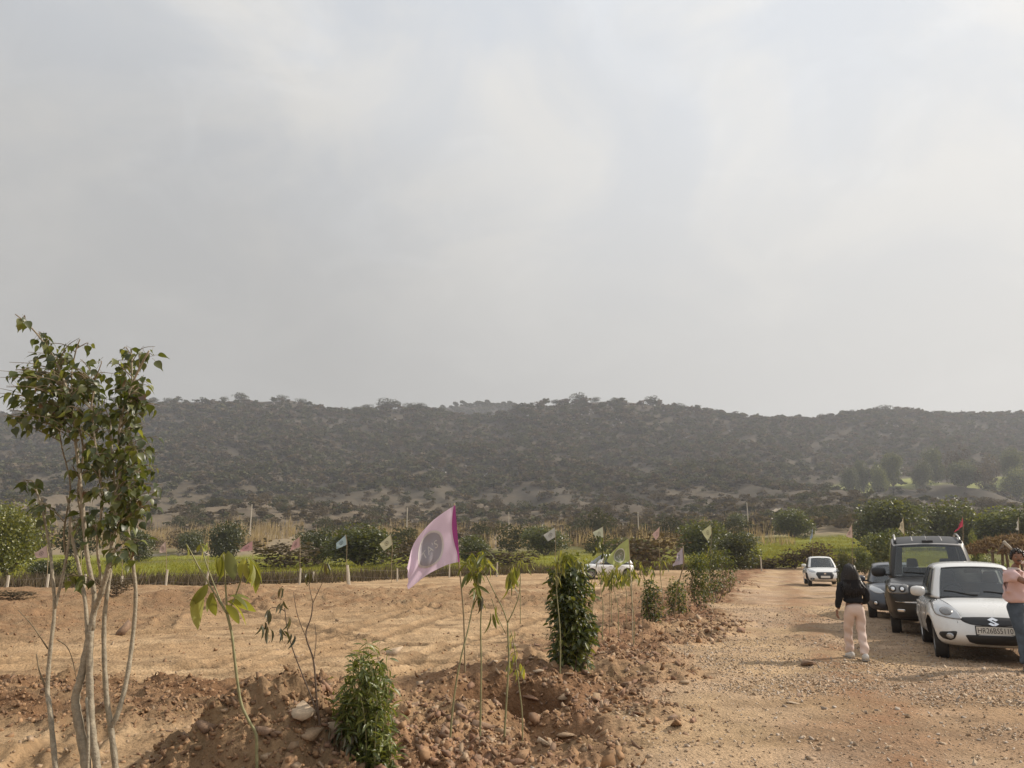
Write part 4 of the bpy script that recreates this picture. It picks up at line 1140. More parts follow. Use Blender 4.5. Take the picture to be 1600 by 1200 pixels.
# ---- slender-leaved shrub
pl = Plant('slender_leaf_shrub', 580, 1205, 5.7, 'dense dark green shrub with slender leaves at the bottom left of the centre', 'shrub')
lv = []
tw = MB()
for k in range(34):
    a = RNG.uniform(-1, 1); hgt = RNG.random()
    top = pl.L(569 + a * 40 + 4, 1000 + (a * a) * 60 + RNG.random() ** 1.5 * 130, RNG.uniform(-0.25, 0.25))
    bx = 580 + a * 16
    bs = pl.L(bx, 1235, RNG.uniform(-0.1, 0.1)); bs.z = gz(pl.base.x + bs.x, pl.base.y + bs.y) - pl.base.z - 0.03
    c = smoothcurve([bs, (bs + top) / 2 + Vector((RNG.normal() * 0.03, 0, 0)), top], 8)
    tw.tube(c, [0.006 - 0.004 * i / (len(c) - 1) for i in range(len(c))], 4)
    for i in range(80):
        f = RNG.random() ** 0.85
        p = c[int(f * (len(c) - 1))] + Vector(RNG.normal(size=3) * 0.035)
        d = (RNG.normal() * 0.9, RNG.normal() * 0.9, 0.05 + RNG.normal() * 0.6)
        lv.append((p, d, RNG.uniform(0.055, 0.10)))
tw.build('stems', m_gstem, pl.o)
RNG.shuffle(lv)
for p, d, L_ in lv[:300]: put_leaf(LNER, pl.o, p, d, L_)
join_leaves(lv[300:], leaf_mesh('leaf', foliage('narrow_leaf_many', (0.07, 0.09, 0.025), (0.12, 0.145, 0.04), (0.21, 0.225, 0.07), 0.35, gloss=0.04), 0.24, 4, 0.35, 0.25, 0.0, 0.45), pl.o)
# a low sprig before it
pl = Plant('wilted_sprig', 515, 1200, 5.6, 'small dark sprig with drooping leaves left of the foot of the slender-leaved shrub', 'plant')
pl.stem([(534, 1215), (533, 1170), (534, 1138)], 0.004, 0.002, m_dtwig, True)
pl.stem([(533, 1180), (548, 1160), (556, 1140)], 0.003, 0.002, m_dtwig)
for (a, b, n_) in [(534, 1150, 3), (545, 1160, 5), (556, 1150, 5), (552, 1175, 4), (525, 1180, 5), (538, 1185, 4)]:
    for k in range(n_):
        put_leaf(LWIL, pl.o, pl.L(a + RNG.uniform(-6, 6), b + RNG.uniform(-8, 4)), (RNG.normal() * 0.6, RNG.normal() * 0.5, -0.8), RNG.uniform(0.06, 0.10))

# ---- saplings round the pit
pl = Plant('pit_sapling', 703, 1176, 6.9, 'crooked thin sapling with a clump of long leaves just right of the large pink flag', 'sapling')
pl.stem([(702, 1178), (706, 1120), (713, 1065), (722, 1020), (731, 985), (738, 950), (745, 920), (748, 893)], 0.009, 0.005, m_gstem, True, dy=[0, 0, 0, 0, .05, .1, .1, .1])
for (a, b, n_) in [(738, 870, 9), (755, 868, 10), (750, 890, 10), (735, 895, 9), (742, 915, 7), (760, 885, 6), (748, 930, 4), (730, 880, 5)]:
    for k in range(n_):
        put_leaf(LMAN, pl.o, pl.L(a + RNG.uniform(-6, 6), b + RNG.uniform(-8, 6), .1 + RNG.uniform(-.12, .12)), (RNG.normal() * 0.6, RNG.normal() * 0.5, -0.55 + RNG.normal() * .3), RNG.uniform(0.10, 0.17))
pl.stem([(748, 893), (746, 875), (752, 862)], 0.004, 0.003, m_gstem, dy=[.1] * 3)
pl.stem([(745, 915), (736, 890), (732, 872)], 0.004, 0.003, m_gstem, dy=[.1] * 3)
pl.stem([(745, 915), (757, 890), (762, 872)], 0.004, 0.003, m_gstem, dy=[.1] * 3)
pl = Plant('pit_sapling', 750, 1169, 7.0, 'straight thin stick sapling with one hanging leaf left of the dug pit', 'sapling')
pl.stem([(750, 1170), (751, 1100), (752, 1040), (751, 983), (752, 950), (752, 935)], 0.009, 0.006, m_gstem, True)
for a, b in [(752, 930), (750, 935)]:
    put_leaf(LWIL, pl.o, pl.L(a, b), (0.05, 0, -1), 0.14)
pl = Plant('pit_sapling', 788, 1151, 7.2, 'forked sapling in front of the dug pit with leaf bunches on two arms', 'sapling')
pl.stem([(788, 1152), (791, 1100), (795, 1032), (794, 1000), (793, 973)], 0.010, 0.008, m_gstem, True)
pl.stem([(793, 973), (785, 950), (772, 925), (760, 900), (752, 885)], 0.006, 0.004, m_gstem)
pl.stem([(793, 973), (802, 955), (811, 930), (813, 905), (812, 895)], 0.006, 0.004, m_gstem)
pl.stem([(790, 990), (776, 960), (768, 935)], 0.004, 0.003, m_gstem)
for (a, b, n_) in [(803, 885, 5), (797, 893, 5), (808, 890, 5), (793, 905, 3), (775, 945, 3), (770, 960, 2)]:
    for k in range(n_):
        put_leaf(LMAN, pl.o, pl.L(a + RNG.uniform(-4, 4), b + RNG.uniform(-4, 6), RNG.uniform(-.1, .1)), (RNG.normal() * 0.25, RNG.normal() * 0.3, -1), RNG.uniform(0.13, 0.2))
pl = Plant('pit_sapling', 816, 1116, 7.9, 'short sapling with pale silvery leaves rising out of the dug pit', 'sapling')
pl.stem([(816, 1118), (812, 1080), (808, 1050), (803, 1010), (798, 985)], 0.008, 0.004, m_gstem, True)
for (a, b, n_) in [(800, 990, 4), (798, 1005, 4), (803, 1020, 4), (815, 1040, 5), (806, 1045, 5), (797, 1035, 3)]:
    for k in range(n_):
        put_leaf(LYLW if k % 3 == 0 else LMAN, pl.o, pl.L(a + RNG.uniform(-5, 5), b + RNG.uniform(-5, 5), RNG.uniform(-.1, .1)), (RNG.normal() * 0.5, RNG.normal() * 0.3, -0.8), RNG.uniform(0.07, 0.12))

# ---- leafy round-topped bushes in the row
def bush(px, pyb, Y, wpx, hpx, n, label, nl=300, L_=0.06, top='g', mat=None):
    pl = Plant('leafy_bush', px, pyb, Y, label, 'bush')
    zb = P(px, pyb, Y).z - pl.base.z
    k = Y / 1155
    W_, H_ = wpx * k, hpx * k * 0.99
    tw = MB(); lv = []
    for q in range(16):
        a = RNG.random() * 6.28; r = W_ * 0.5 * math.sqrt(RNG.random())
        t = Vector((math.cos(a) * r * 0.85, math.sin(a) * r * 0.85, zb + H_ * (1 - 0.35 * (r / (W_ * 0.5)) ** 2) * RNG.uniform(0.7, 1)))
        c = smoothcurve([Vector((math.cos(a) * 0.06, math.sin(a) * 0.06, -0.06)), Vector((math.cos(a) * r, math.sin(a) * r, H_ * 0.4)), t], 6)
        tw.tube(c, [0.007 - 0.005 * i / (len(c) - 1) for i in range(len(c))], 4)
    tw.build('stems', m_dtwig, pl.o)
    nl_ = 32; LB = []
    for q in range(nl_):
        hz_ = (q + RNG.random()) / nl_; a = RNG.random() * 6.28
        pr = math.sqrt(max(0.05, 1 - (abs(hz_ - 0.40) / 0.66) ** 2.2)); rr_ = W_ * RNG.uniform(0.20, 0.32)
        q_ = max(0.0, W_ * 0.5 * pr * RNG.uniform(0.75, 1.12) - rr_ * 0.7)
        LB.append((math.cos(a) * q_, math.sin(a) * q_, zb + 0.04 + hz_ * (H_ - rr_ * 0.6), rr_))
    for q in range(n):
        c = LB[int(RNG.integers(nl_))]; u = unit_rand(1)[0]; rf_ = c[3] * (0.45 + 0.6 * RNG.random() ** 0.7) * (1.25 if RNG.random() < 0.06 else 1)
        p_ = Vector((c[0] + u[0] * rf_, c[1] + u[1] * rf_, max(c[2] + u[2] * rf_ * 1.15, 0.03)))
        d = (u[0] + RNG.normal() * 0.6, u[1] + RNG.normal() * 0.6, -0.25 + RNG.normal() * 0.5)
        lv.append((p_, d, L_ * RNG.uniform(0.6, 1.3)))
    lv.sort(key=lambda t: t[0].y - 0.0)
    young = [t for t in lv if t[0].z > zb + H_ * 0.90]
    vis = lv[:nl]
    for t in vis: put_leaf(LYLW if (top == 'y' and t[0].z > zb + H_ * 0.9) else LBSH, pl.o, *t)
    join_leaves(lv[nl:], LMANYB, pl.o)
    return pl
LMANYB = leaf_mesh('leaf', foliage('bush_leaf_many', (0.042, 0.060, 0.017), (0.08, 0.102, 0.025), (0.18, 0.19, 0.04), 0.34, gloss=0.04), 0.46, 4, 0.35, 0.25, 0.0, 0.45)
bush(893, 1052, 10.4, 80, 160, 4200, 'large dense dark green bush in the middle of the plant row', 300, 0.085, 'y')
bush(1020, 972, 17.5, 32, 60, 900, 'small dark green bush between the large bush and the lilac-white flag', 120, 0.07)
bush(1058, 957, 19.5, 34, 46, 800, 'small round green bush at the foot of the lilac-white flag', 120, 0.07)
bush(1096, 940, 22.5, 42, 70, 1500, 'leafy green bush right of the lilac-white flag in the plant row', 160, 0.08)
bush(1118, 928, 26, 34, 66, 700, 'fourth leafy bush of the plant row towards the end of the road', 60, 0.09)
bush(1136, 918, 31, 32, 56, 600, 'farthest leafy bush of the plant row near the end of the road', 30, 0.10)

# ---- saplings with drooping long leaves, farther along the row
def droopy(px, pyb, Y, pyt, bunch, label, L_=0.15, mat=None, name='droopy_sapling', stems=1, me=None):
    pl = Plant(name, px, pyb, Y, label, 'sapling')
    cx_ = bunch[0][0]
    pl.stem([(px, pyb + 3), (px + (cx_ - px) * 0.2 + 2, pyb - (pyb - pyt) * 0.4), (px + (cx_ - px) * 0.6, pyb - (pyb - pyt) * 0.75), (cx_, pyt)], 0.010, 0.004, m_gstem, True)
    for (a, b, n_) in bunch:
        mid = ((cx_ + a) / 2, min(b, pyt) - 3)
        if abs(a - cx_) > 4: pl.stem([(px + (cx_ - px) * 0.7, pyb - (pyb - pyt) * 0.8), mid, (a, b)], 0.004, 0.003, m_gstem)
        for k in range(n_):
            put_leaf(me or LMAN, pl.o, pl.L(a + RNG.uniform(-6, 6), b + RNG.uniform(-4, 5), RNG.uniform(-.15, .15)), (RNG.normal() * 0.45, RNG.normal() * 0.4, -0.8), L_ * RNG.uniform(0.7, 1.2))
    return pl
droopy(875, 1066, 9.8, 885, [(867, 872, 6), (882, 862, 10), (870, 895, 4), (895, 868, 9), (905, 876, 8), (877, 875, 8)], 'tall thin sapling with drooping long leaves before the large dense bush', 0.16)
droopy(890, 930, 15, 868, [(888, 868, 7), (912, 878, 7), (900, 872, 6)], 'sapling with drooping leaves behind the large dense bush', 0.17)
droopy(966, 980, 14.5, 905, [(955, 892, 9), (966, 885, 9), (976, 895, 8), (948, 902, 6), (962, 905, 7)], 'sapling with a bunch of yellow-green leaves under the yellow-green flag', 0.18, me=LMAN)
droopy(990, 1005, 13.5, 915, [(985, 890, 8), (995, 880, 6), (980, 902, 6)], 'thin sapling right of the one under the yellow-green flag', 0.15)
droopy(941, 985, 14, 900, [(938, 893, 6), (930, 905, 3), (945, 888, 5)], 'thin sapling in front of the white car in the field', 0.15)
droopy(925, 960, 16.5, 870, [(934, 840, 7), (942, 850, 7), (930, 858, 6), (944, 866, 5)], 'tall leafy sapling rising behind the white car in the field', 0.14, me=LBSH)
droopy(1010, 965, 18, 892, [(1005, 890, 8), (1015, 885, 7), (1000, 900, 5), (1020, 895, 4)], 'sapling with drooping leaves above the small dark bush', 0.19)
droopy(1034, 960, 19, 882, [(1030, 878, 7), (1040, 874, 7), (1036, 888, 5)], 'light green sapling just left of the lilac-white flag', 0.16)
droopy(813, 940, 19, 882, [(800, 885, 4), (826, 884, 5), (815, 878, 6)], 'pale sapling at the far end of the plot behind the pit saplings', 0.17)
for k, (a, b, Y, t) in enumerate([(1080, 940, 24, 872), (1092, 935, 24.5, 868), (1104, 930, 27, 862), (1112, 925, 29, 858), (1124, 922, 31, 862), (1086, 925, 28, 866)]):
    droopy(a, b, Y, t, [(a + 2, t - 2, 7), (a - 6, t + 6, 6), (a + 7, t + 5, 6), (a, t + 14, 5)], 'slim leafy sapling in the crowded far part of the plant row', 0.17, name='row_sapling', me=LMAN).o['group'] = 'slim saplings in the far part of the row'
droopy(955, 955, 17, 895, [(945, 898, 10), (958, 893, 10), (968, 898, 10), (950, 906, 8), (975, 905, 8)], 'bushy drooping sapling hiding the rear of the white car', 0.20)
droopy(978, 950, 18.5, 893, [(972, 892, 9), (984, 890, 9), (990, 900, 8), (966, 903, 7)], 'drooping sapling just right of the one hiding the white car', 0.20)
# the plant tags: thin bare sticks
for k, (a, b, c_, Y) in enumerate([(952, 992, 906, 14.5), (1003, 1006, 925, 13.5), (913, 1030, 950, 11.5), (1068, 950, 893, 21), (884, 982, 915, 13)]):
    pl = Plant('bare_stick', a, b, Y, 'thin bare stick sapling without leaves in the plant row', 'stick', 'bare sticks in the plant row')
    pl.stem([(a, b + 2), (a + 1, (b + c_) / 2), (a - 1, c_)], 0.006, 0.004, m_twig, True)

# ------------------------------------------------------------------ fence posts, wires, distant poles
m_post = principled('weathered_post', (0.47, 0.42, 0.34), 0.85, noise=0.2, nscale=10)
m_bamboo = principled('bamboo', (0.27, 0.21, 0.12), 0.7, noise=0.25, nscale=15)
post_tops = []
posts = [(11, 899, 931, 0, 33), (73, 897, 930, 0, 34), (131, 897, 928, 0, 35), (189, 900, 926, 0, 36), (259, 890, 921, 0, 37.5), (322, 893, 924, 1, 38.5), (393, 890, 920, 0, 40), (468, 888, 911, 0, 42), (546, 883, 917, -5, 40), (621, 888, 911, -1, 46), (702, 880, 905, 0, 50), (776, 878, 903, 1, 52), (488, 893, 912, 1, 44), (1190, 870, 896, 0, 60), (1262, 872, 893, 0, 60), (1338, 872, 893, 0, 58)]
for k, (a, t, b, ln, Y) in enumerate(posts):
    w = 0.055 if a != 546 else 0.085
    base = gpy(a, Y); z1 = P(a, t, Y).z
    mb = MB(); mb.tube([(0, 0, -0.25), (ln * Y / 1155 * 0.5, 0, (z1 - base.z) * 0.5), (ln * Y / 1155, 0, z1 - base.z)], [w, w, w * 0.92], 6)
    o = mb.build('fence_post', m_post, None, loc=base)
    lab = ['thin pale fence post at the left edge of the plot', 'pale fence post below the pinkish flag beside the round tree', 'pale fence post hidden among the stems of the tall sapling', 'pale fence post right behind the stems of the tall sapling', 'pale fence post carrying the pale pink flag right of the tall sapling', 'pale fence post behind the bent broad-leaved sapling', 'pale fence post below the pink flag by the broad leaves', 'thin grey fence post below the second pink flag', 'thick leaning white post, the largest one of the fence', 'dark leaning fence post left of the large pink flag', 'pale fence post under the large pink flag', 'pale fence post right of the large pink flag', 'short dark stub post left of the thick leaning post', 'thin post at the left end of the green field', 'thin post in the hedge behind the far white car', 'thin post below the pale pink flag on the right'][k]
    tag(o, lab, 'fence post', 'posts of the field fence')
    post_tops.append(base + Vector((ln * Y / 1155, 0, z1 - base.z)))
order = [0, 1, 2, 3, 4, 5, 6, 7, 8, 9, 10, 11]
m_wire = principled('fence_wire', (0.25, 0.22, 0.2), 0.6, 0.5)
for h_ in (0.15, 0.55):
    mb = MB()
    q = [post_tops[i] - Vector((0, 0, h_)) for i in order]
    for a_, b_ in zip(q[:-1], q[1:]):
        mb.tube([a_, (a_ + b_) / 2 - Vector((0, 0, 0.05)), b_], 0.004, 3, caps=False)
    o = mb.build('fence_wire', m_wire)
    tag(o, ('upper' if h_ < 0.3 else 'lower') + ' thin wire strung between the pale posts of the field fence', 'wire')
for k, (a, t, b, Y) in enumerate([(390, 788, 822, 190), (635, 793, 826, 190), (998, 800, 826, 185), (974, 818, 834, 180), (1170, 785, 812, 200), (795, 800, 816, 200), (1232, 805, 832, 170)]):
    base = gpy(a, Y); z1 = P(a, t, Y).z
    z0 = min(base.z, P(a, b, Y).z)
    o = MB().tube([(0, 0, z0 - base.z - 0.5), (0, 0, z1 - base.z)], [0.16, 0.12], 6).build('pole', m_post, None, loc=base)
    tag(o, ['pale pole standing in the dry grass on the left', 'pale pole above and left of the large pink flag', 'pale pole left of the pale pink flag in the middle', 'short pole right of the dark rounded tree', 'pole above the small dark round tree', 'short pole on the dry bank right of the large pink flag', 'short pole left of the green field tree'][k], 'pole')
# low pale banks (dry-stone field walls) far off
m_bank = principled('pale_bank', (0.38, 0.33, 0.26), 0.95, noise=0.3, nscale=0.8, bump=0.5, bscale=2)
for k, (a0, a1, b, Y) in enumerate([(718, 815, 836, 150), (960, 1012, 788, 290), (1092, 1122, 787, 290), (1185, 1225, 786, 280), (1436, 1462, 770, 320), (230, 330, 856, 118), (400, 440, 800, 240), (575, 650, 776, 330)]):
    p0 = gpy(a0, Y); p1 = gpy(a1, Y); mb = MB()
    nseg = 14; pts = []
    for q in range(nseg + 1):
        t = q / nseg; x = p0.x + (p1.x - p0.x) * t; yy_ = Y + 2 * math.sin(t * 5 + k)
        z = gz(x, yy_); hh = Y / 1155 * (3.2 + math.sin(q * 1.7 + k) * 0.6 if 0 < q < nseg else 0.5)
        pts.append((x - p0.x, yy_ - Y, z - p0.z, hh))
    for q in range(nseg):
        a_, b_ = pts[q], pts[q + 1]; wd = 0.8
        V_ = []
        for s_ in (a_, b_):
            V_ += [(s_[0], s_[1] - wd, s_[2] - 0.6), (s_[0], s_[1] - wd * 0.6, s_[2] + s_[3]), (s_[0], s_[1] + wd * 0.6, s_[2] + s_[3]), (s_[0], s_[1] + wd, s_[2] - 0.6)]
        mb.add(V_, [(0, 1, 5, 4), (1, 2, 6, 5), (2, 3, 7, 6)] + ([(3, 2, 1, 0)] if q == 0 else []) + ([(4, 5, 6, 7)] if q == nseg - 1 else []))
    o = mb.build('earth_bank', m_bank, None, loc=p0)
    tag(o, ['long pale bank behind the dry grass right of the large pink flag', 'thin pale bank on the lower slope above the pale pink flag', 'short pale bank above the pale yellow flag', 'short pale bank above the lone tree of the green field', 'small pinkish bare bank above the big trees', 'pale bank behind the tall sapling and the pale pink flag', 'pale bank at the top of the dry grass on the left', 'dark-edged bank on the slope above the wide tree'][k], 'bank')

# ------------------------------------------------------------------ flags
def cloth(name, c, trans=0.4):
    if name in MATS: return MATS[name]
    m = bpy.data.materials.new(name); m.use_nodes = True; nt = m.node_tree; nt.nodes.clear(); N = nt.nodes.new; L = nt.links.new
    out = N('ShaderNodeOutputMaterial'); d = N('ShaderNodeBsdfDiffuse'); t = N('ShaderNodeBsdfTranslucent'); mx = N('ShaderNodeMixShader')
    tc_ = N('ShaderNodeTexCoord'); n = N('ShaderNodeTexNoise'); n.inputs['Scale'].default_value = 7; L(tc_.outputs['Object'], n.inputs['Vector'])
    mr = N('ShaderNodeMapRange'); mr.inputs[3].default_value = 0.9; mr.inputs[4].default_value = 1.08; L(n.outputs['Fac'], mr.inputs[0])
    v = N('ShaderNodeVectorMath'); v.operation = 'SCALE'; v.inputs[0].default_value = c; L(mr.outputs[0], v.inputs['Scale'])
    L(v.outputs[0], d.inputs[0]); L(v.outputs[0], t.inputs[0]); mx.inputs[0].default_value = trans
    L(d.outputs[0], mx.inputs[1]); L(t.outputs[0], mx.inputs[2]); L(mx.outputs[0], out.inputs['Surface']); MATS[name] = m
    return m
def text_mesh(txt, size=1.0, res=3):
    cu = bpy.data.curves.new('t', 'FONT'); cu.body = txt; cu.size = size; cu.resolution_u = res; cu.align_x = 'CENTER'; cu.align_y = 'CENTER'
    o = bpy.data.objects.new('t', cu); COL.objects.link(o)
    dg = bpy.context.evaluated_depsgraph_get()
    me = bpy.data.meshes.new_from_object(o.evaluated_get(dg))
    bpy.data.objects.remove(o); bpy.data.curves.remove(cu)
    V_ = [v.co.copy() for v in me.vertices]; F_ = [tuple(p.vertices) for p in me.polygons]
    bpy.data.meshes.remove(me)
    return V_, F_
def fine_text(txt, size):
    tv, tf = text_mesh(txt, size, 2)
    bm = bmesh.new(); vs = [bm.verts.new(p) for p in tv]
    for f in tf:
        try: bm.faces.new([vs[i] for i in f])
        except ValueError: pass
    bmesh.ops.triangulate(bm, faces=bm.faces[:])
    for _ in range(3):
        es = [e for e in bm.edges if e.calc_length() > size * 0.12]
        if not es: break
        bmesh.ops.subdivide_edges(bm, edges=es, cuts=1); bmesh.ops.triangulate(bm, faces=[f for f in bm.faces if len(f.verts) > 3])
    bm.verts.index_update()
    o = [v.co.copy() for v in bm.verts], [tuple(v.index for v in f.verts) for f in bm.faces]; bm.free()
    return o
class Flag:
    def __init__(s, corners, wave, nwave, bulge=0.0, seed=0):
        s.c = [Vector(c) for c in corners]; s.wave = wave; s.nw = nwave; s.b = bulge; s.seed = seed
        s.n = (s.c[2] - s.c[0]).cross(s.c[1] - s.c[0]); s.n = s.n.normalized()
    def at(s, u, v, off=0.0):
        """u along the fly 0..1, v down the hem 0..1"""
        ht, hb, ft, fb = s.c
        p = (ht * (1 - u) + ft * u) * (1 - v) + (hb * (1 - u) + fb * u) * v
        up = Vector((0, 0, 1))
        p = p + Vector((-0.6, 0, 0.5)).normalized() * s.b * math.sin(PI * u) * (1 - v) * 0.9 - Vector((-0.2, 0, -1)) * s.b * 0.55 * math.sin(PI * u) * v
        w = s.wave * u ** 0.7 * (math.sin(s.nw * (u * 0.9 + v * 0.7) * 2 * PI + s.seed) + 0.5 * math.sin(s.nw * 1.9 * (u - v * 0.9) * 2 * PI + 1.3 + s.seed))
        return p + s.n * (w + off)
def make_flag(px, pyt, Y, base_px, hem, ft, fb, col, label, group=None, wave=0.03, nw=1.4, bulge=0.0, res=(14, 9), emblem='small', name='flag', pole_bot=None, cloth_name=None, dyf=(-0.1, -0.1), rpole=0.012, seed=0, logo_col=(0.35, 0.35, 0.36)):
    """hem, ft, fb: pixel offsets from the hem top: (dx,dy) of hem bottom, fly top, fly bottom"""
    if pole_bot is None: base = gpy(base_px, Y)
    else: base = Vector(pole_bot)
    o = empty(name, base); tag(o, label, 'flag', group)
    top = P(px, pyt, Y) - base
    hb = P(px + hem[0], pyt + hem[1], Y) - base
    f1 = P(px + ft[0], pyt + ft[1], Y + dyf[0]) - base; f2 = P(px + fb[0], pyt + fb[1], Y + dyf[1]) - base
    fl = Flag((top, hb, f1, f2), wave, nw, bulge, seed)
    MB().tube(smoothcurve([(0, 0, -0.2), hb * 0.5 + Vector((0.02 if rpole < 0.013 else -0.03, 0, 0)), hb, top + (top - hb).normalized() * 0.03], 4), rpole, 5).build('pole', m_bamboo, o, True)
    nu, nv = res
    V_ = [fl.at(i / nu, j / nv) for i in range(nu + 1) for j in range(nv + 1)]
    F_ = [(i * (nv + 1) + j, (i + 1) * (nv + 1) + j, (i + 1) * (nv + 1) + j + 1, i * (nv + 1) + j + 1) for i in range(nu) for j in range(nv)]
    m = cloth(cloth_name or name, col)
    fo = MB().add(V_, F_).build('cloth', m, o, True)
    lm = cloth((cloth_name or name) + '_print', logo_col, 0.3); lw = cloth('print_white', (0.78, 0.75, 0.72), 0.3)
    asp = ((top + f1) / 2 - (hb + f2) / 2).length
    L_fly = ((f1 + f2) / 2 - (top + hb) / 2).length; H_hem = (top - hb).length
    L_fly = max(L_fly, H_hem * 1.35)
    def ring(r0, r1, c, off, mat, nm, n=28):
        Vv = []; Ff = []
        for k in range(n):
            a = 2 * PI * k / n
            for r in (r0, r1): Vv.append(fl.at(c[0] + r * math.cos(a) / L_fly * H_hem, c[1] + r * math.sin(a), off))
        for k in range(n):
            q = (k + 1) % n; Ff.append((2 * k, 2 * k + 1, 2 * q + 1, 2 * q))
        mb = MB().add(Vv, Ff)
        return mb, mat, nm
    if emblem == 'big':
        for sgn in (-1, 1):
            for (r0, r1, of, mt, nm) in ((0.0, 0.325, 0.006, lm, 'emblem'), (0.325, 0.37, 0.006, lw, 'emblem_ring')):
                if r0 == 0:
                    mb = MB(); n = 30
                    for rr_ in range(9):
                        q, _, _ = ring(r1 * rr_ / 9, r1 * (rr_ + 1) / 9, (0.5, 0.5), of * sgn, mt, nm); mb.add(q.v, q.f)
                else: mb, _, _ = ring(r0, r1, (0.5, 0.5), of * sgn, mt, nm)
                mb.build(nm, mt, o, True)
            tv, tf = fine_text("TA'S", 0.235)
            vv = [fl.at(0.5 - sgn * (-1) * (0) + (-p.x if True else p.x) * H_hem / L_fly * 1.0, 0.5 - p.y, 0.011 * sgn) for p in tv]
            MB().add(vv, tf).build('lettering', lw, o)
    elif emblem == 'small':
        for sgn in (-1, 1):
            mb, _, _ = ring(0.17, 0.25, (0.5, 0.5), 0.003 * sgn, None, None, 14)
            q, _, _ = ring(0.0, 0.10, (0.5, 0.5), 0.003 * sgn, None, None, 10); mb.add(q.v, q.f)
            mb.build('emblem', lm, o)
    return o, fl
# the large pink flag
fo, fl = make_flag(710, 790, 9.6, 727, (7, 88), (-76, 98), (-70, 131), (0.80, 0.65, 0.79), 'large pink flag with a grey round emblem on a thin bent pole', wave=0.052, nw=1.1, bulge=0.13, res=(60, 40), emblem='big', name='pink_flag', pole_bot=gp(727, 1055), cloth_name='pink_cloth', dyf=(-0.30, -0.05), rpole=0.011, seed=0.6, logo_col=(0.48, 0.46, 0.50))
sl = MB()
V_ = []
for j in range(13):
    v = j / 12
    a = fl.at(0, v); V_ += [a + Vector((0.012, -0.02, 0.0)), a + Vector((-0.045 * math.sin(PI * min(1, v * 1.15)) - 0.006, -0.03, 0.0))]
sl.add(V_, [(2 * j, 2 * j + 2, 2 * j + 3, 2 * j + 1) for j in range(12)]).build('sleeve', cloth('magenta_cloth', (0.40, 0.09, 0.28), 0.2), fo, True)
# yellow-green flag half hidden by leaves, and the lilac one
make_flag(982, 841, 15.5, 985, (2, 36), (-34, 36), (-18, 48), (0.44, 0.49, 0.20), 'yellow-green flag with a grey emblem above the yellow-green sapling', wave=0.04, nw=1.0, bulge=0.05, res=(40, 26), emblem='big', name='green_flag', cloth_name='lime_cloth', rpole=0.011, pole_bot=gp(988, 1002), logo_col=(0.33, 0.35, 0.25))
make_flag(1067, 855, 18.5, 1052, (1, 26), (-10, 15), (-15, 30), (0.56, 0.50, 0.56), 'small lilac-white flag on a crooked pole above a small round bush', wave=0.03, nw=1.2, bulge=0.02, res=(14, 9), name='lilac_flag', cloth_name='lilac_cloth', rpole=0.016, pole_bot=gp(1052, 968))
SF = [(73, 852, 34, (0.58, 0.44, 0.40), 'pinkish white flag beside the round yellow-green tree', (2, 19), (-19, 12), (-17, 20)),
      (126, 853, 35, (0.58, 0.55, 0.33), 'pale yellow flag seen between the stems of the tall sapling', (1, 14), (-9, 10), (-8, 18)),
      (190, 852, 36, (0.52, 0.48, 0.46), 'greyish white flag behind the right stems of the tall sapling', (2, 12), (-12, 8), (-14, 17)),
      (259, 845, 37.5, (0.62, 0.48, 0.42), 'pale pink flag just right of the tall sapling', (1, 18), (-9, 10), (-10, 19)),
      (325, 846, 38.5, (0.50, 0.56, 0.16), 'yellow-green flag behind the broad-leaved sapling', (0, 14), (-7, 10), (-9, 17)),
      (395, 845, 40, (0.62, 0.37, 0.38), 'pink flag above the broad leaves of the bent sapling', (0, 15), (-15, 9), (-21, 17)),
      (468, 839, 42, (0.62, 0.40, 0.38), 'pink flag second left of the pale blue flag', (1, 15), (-10, 8), (-15, 22)),
      (540, 836, 43, (0.42, 0.55, 0.60), 'pale blue flag before the wide dark green tree', (2, 15), (-15, 13), (-14, 22)),
      (610, 835, 45, (0.62, 0.60, 0.42), 'cream flag just left of the large pink flag', (3, 16), (-17, 15), (-10, 26)),
      (867, 824, 46, (0.48, 0.50, 0.48), 'pale grey flag above the long drooping leaves in the middle', (1, 15), (-18, 12), (-11, 22)),
      (942, 823, 48, (0.58, 0.62, 0.48), 'pale green-white flag above the white car in the field', (1, 16), (-16, 9), (-9, 20)),
      (1031, 823, 50, (0.64, 0.46, 0.42), 'pale pink flag above the sapling row in the middle', (-1, 14), (-12, 12), (-6, 21)),
      (1110, 820, 50, (0.60, 0.62, 0.38), 'pale yellow flag before the green flat-topped tree', (2, 13), (-14, 11), (-4, 25)),
      (1270, 824, 50, (0.36, 0.46, 0.56), 'narrow pale blue flag above the far white car', (0, 14), (-2, 8), (-5, 24)),
      (1331, 819, 46, (0.64, 0.50, 0.44), 'pale pink flag standing above the head of the walking woman', (1, 22), (-6, 13), (-10, 19)),
      (1411, 809, 42, (0.66, 0.62, 0.46), 'cream flag behind the left roof rail of the black suv', (2, 26), (-3, 8), (-7, 17)),
      (1504, 808, 40, (0.60, 0.10, 0.16), 'red flag behind the right roof rail of the black suv', (1, 14), (-3, 10), (-13, 24)),
      (1591, 809, 40, (0.62, 0.64, 0.58), 'narrow white flag above the thatched shelter', (1, 20), (-2, 10), (-3, 19))]
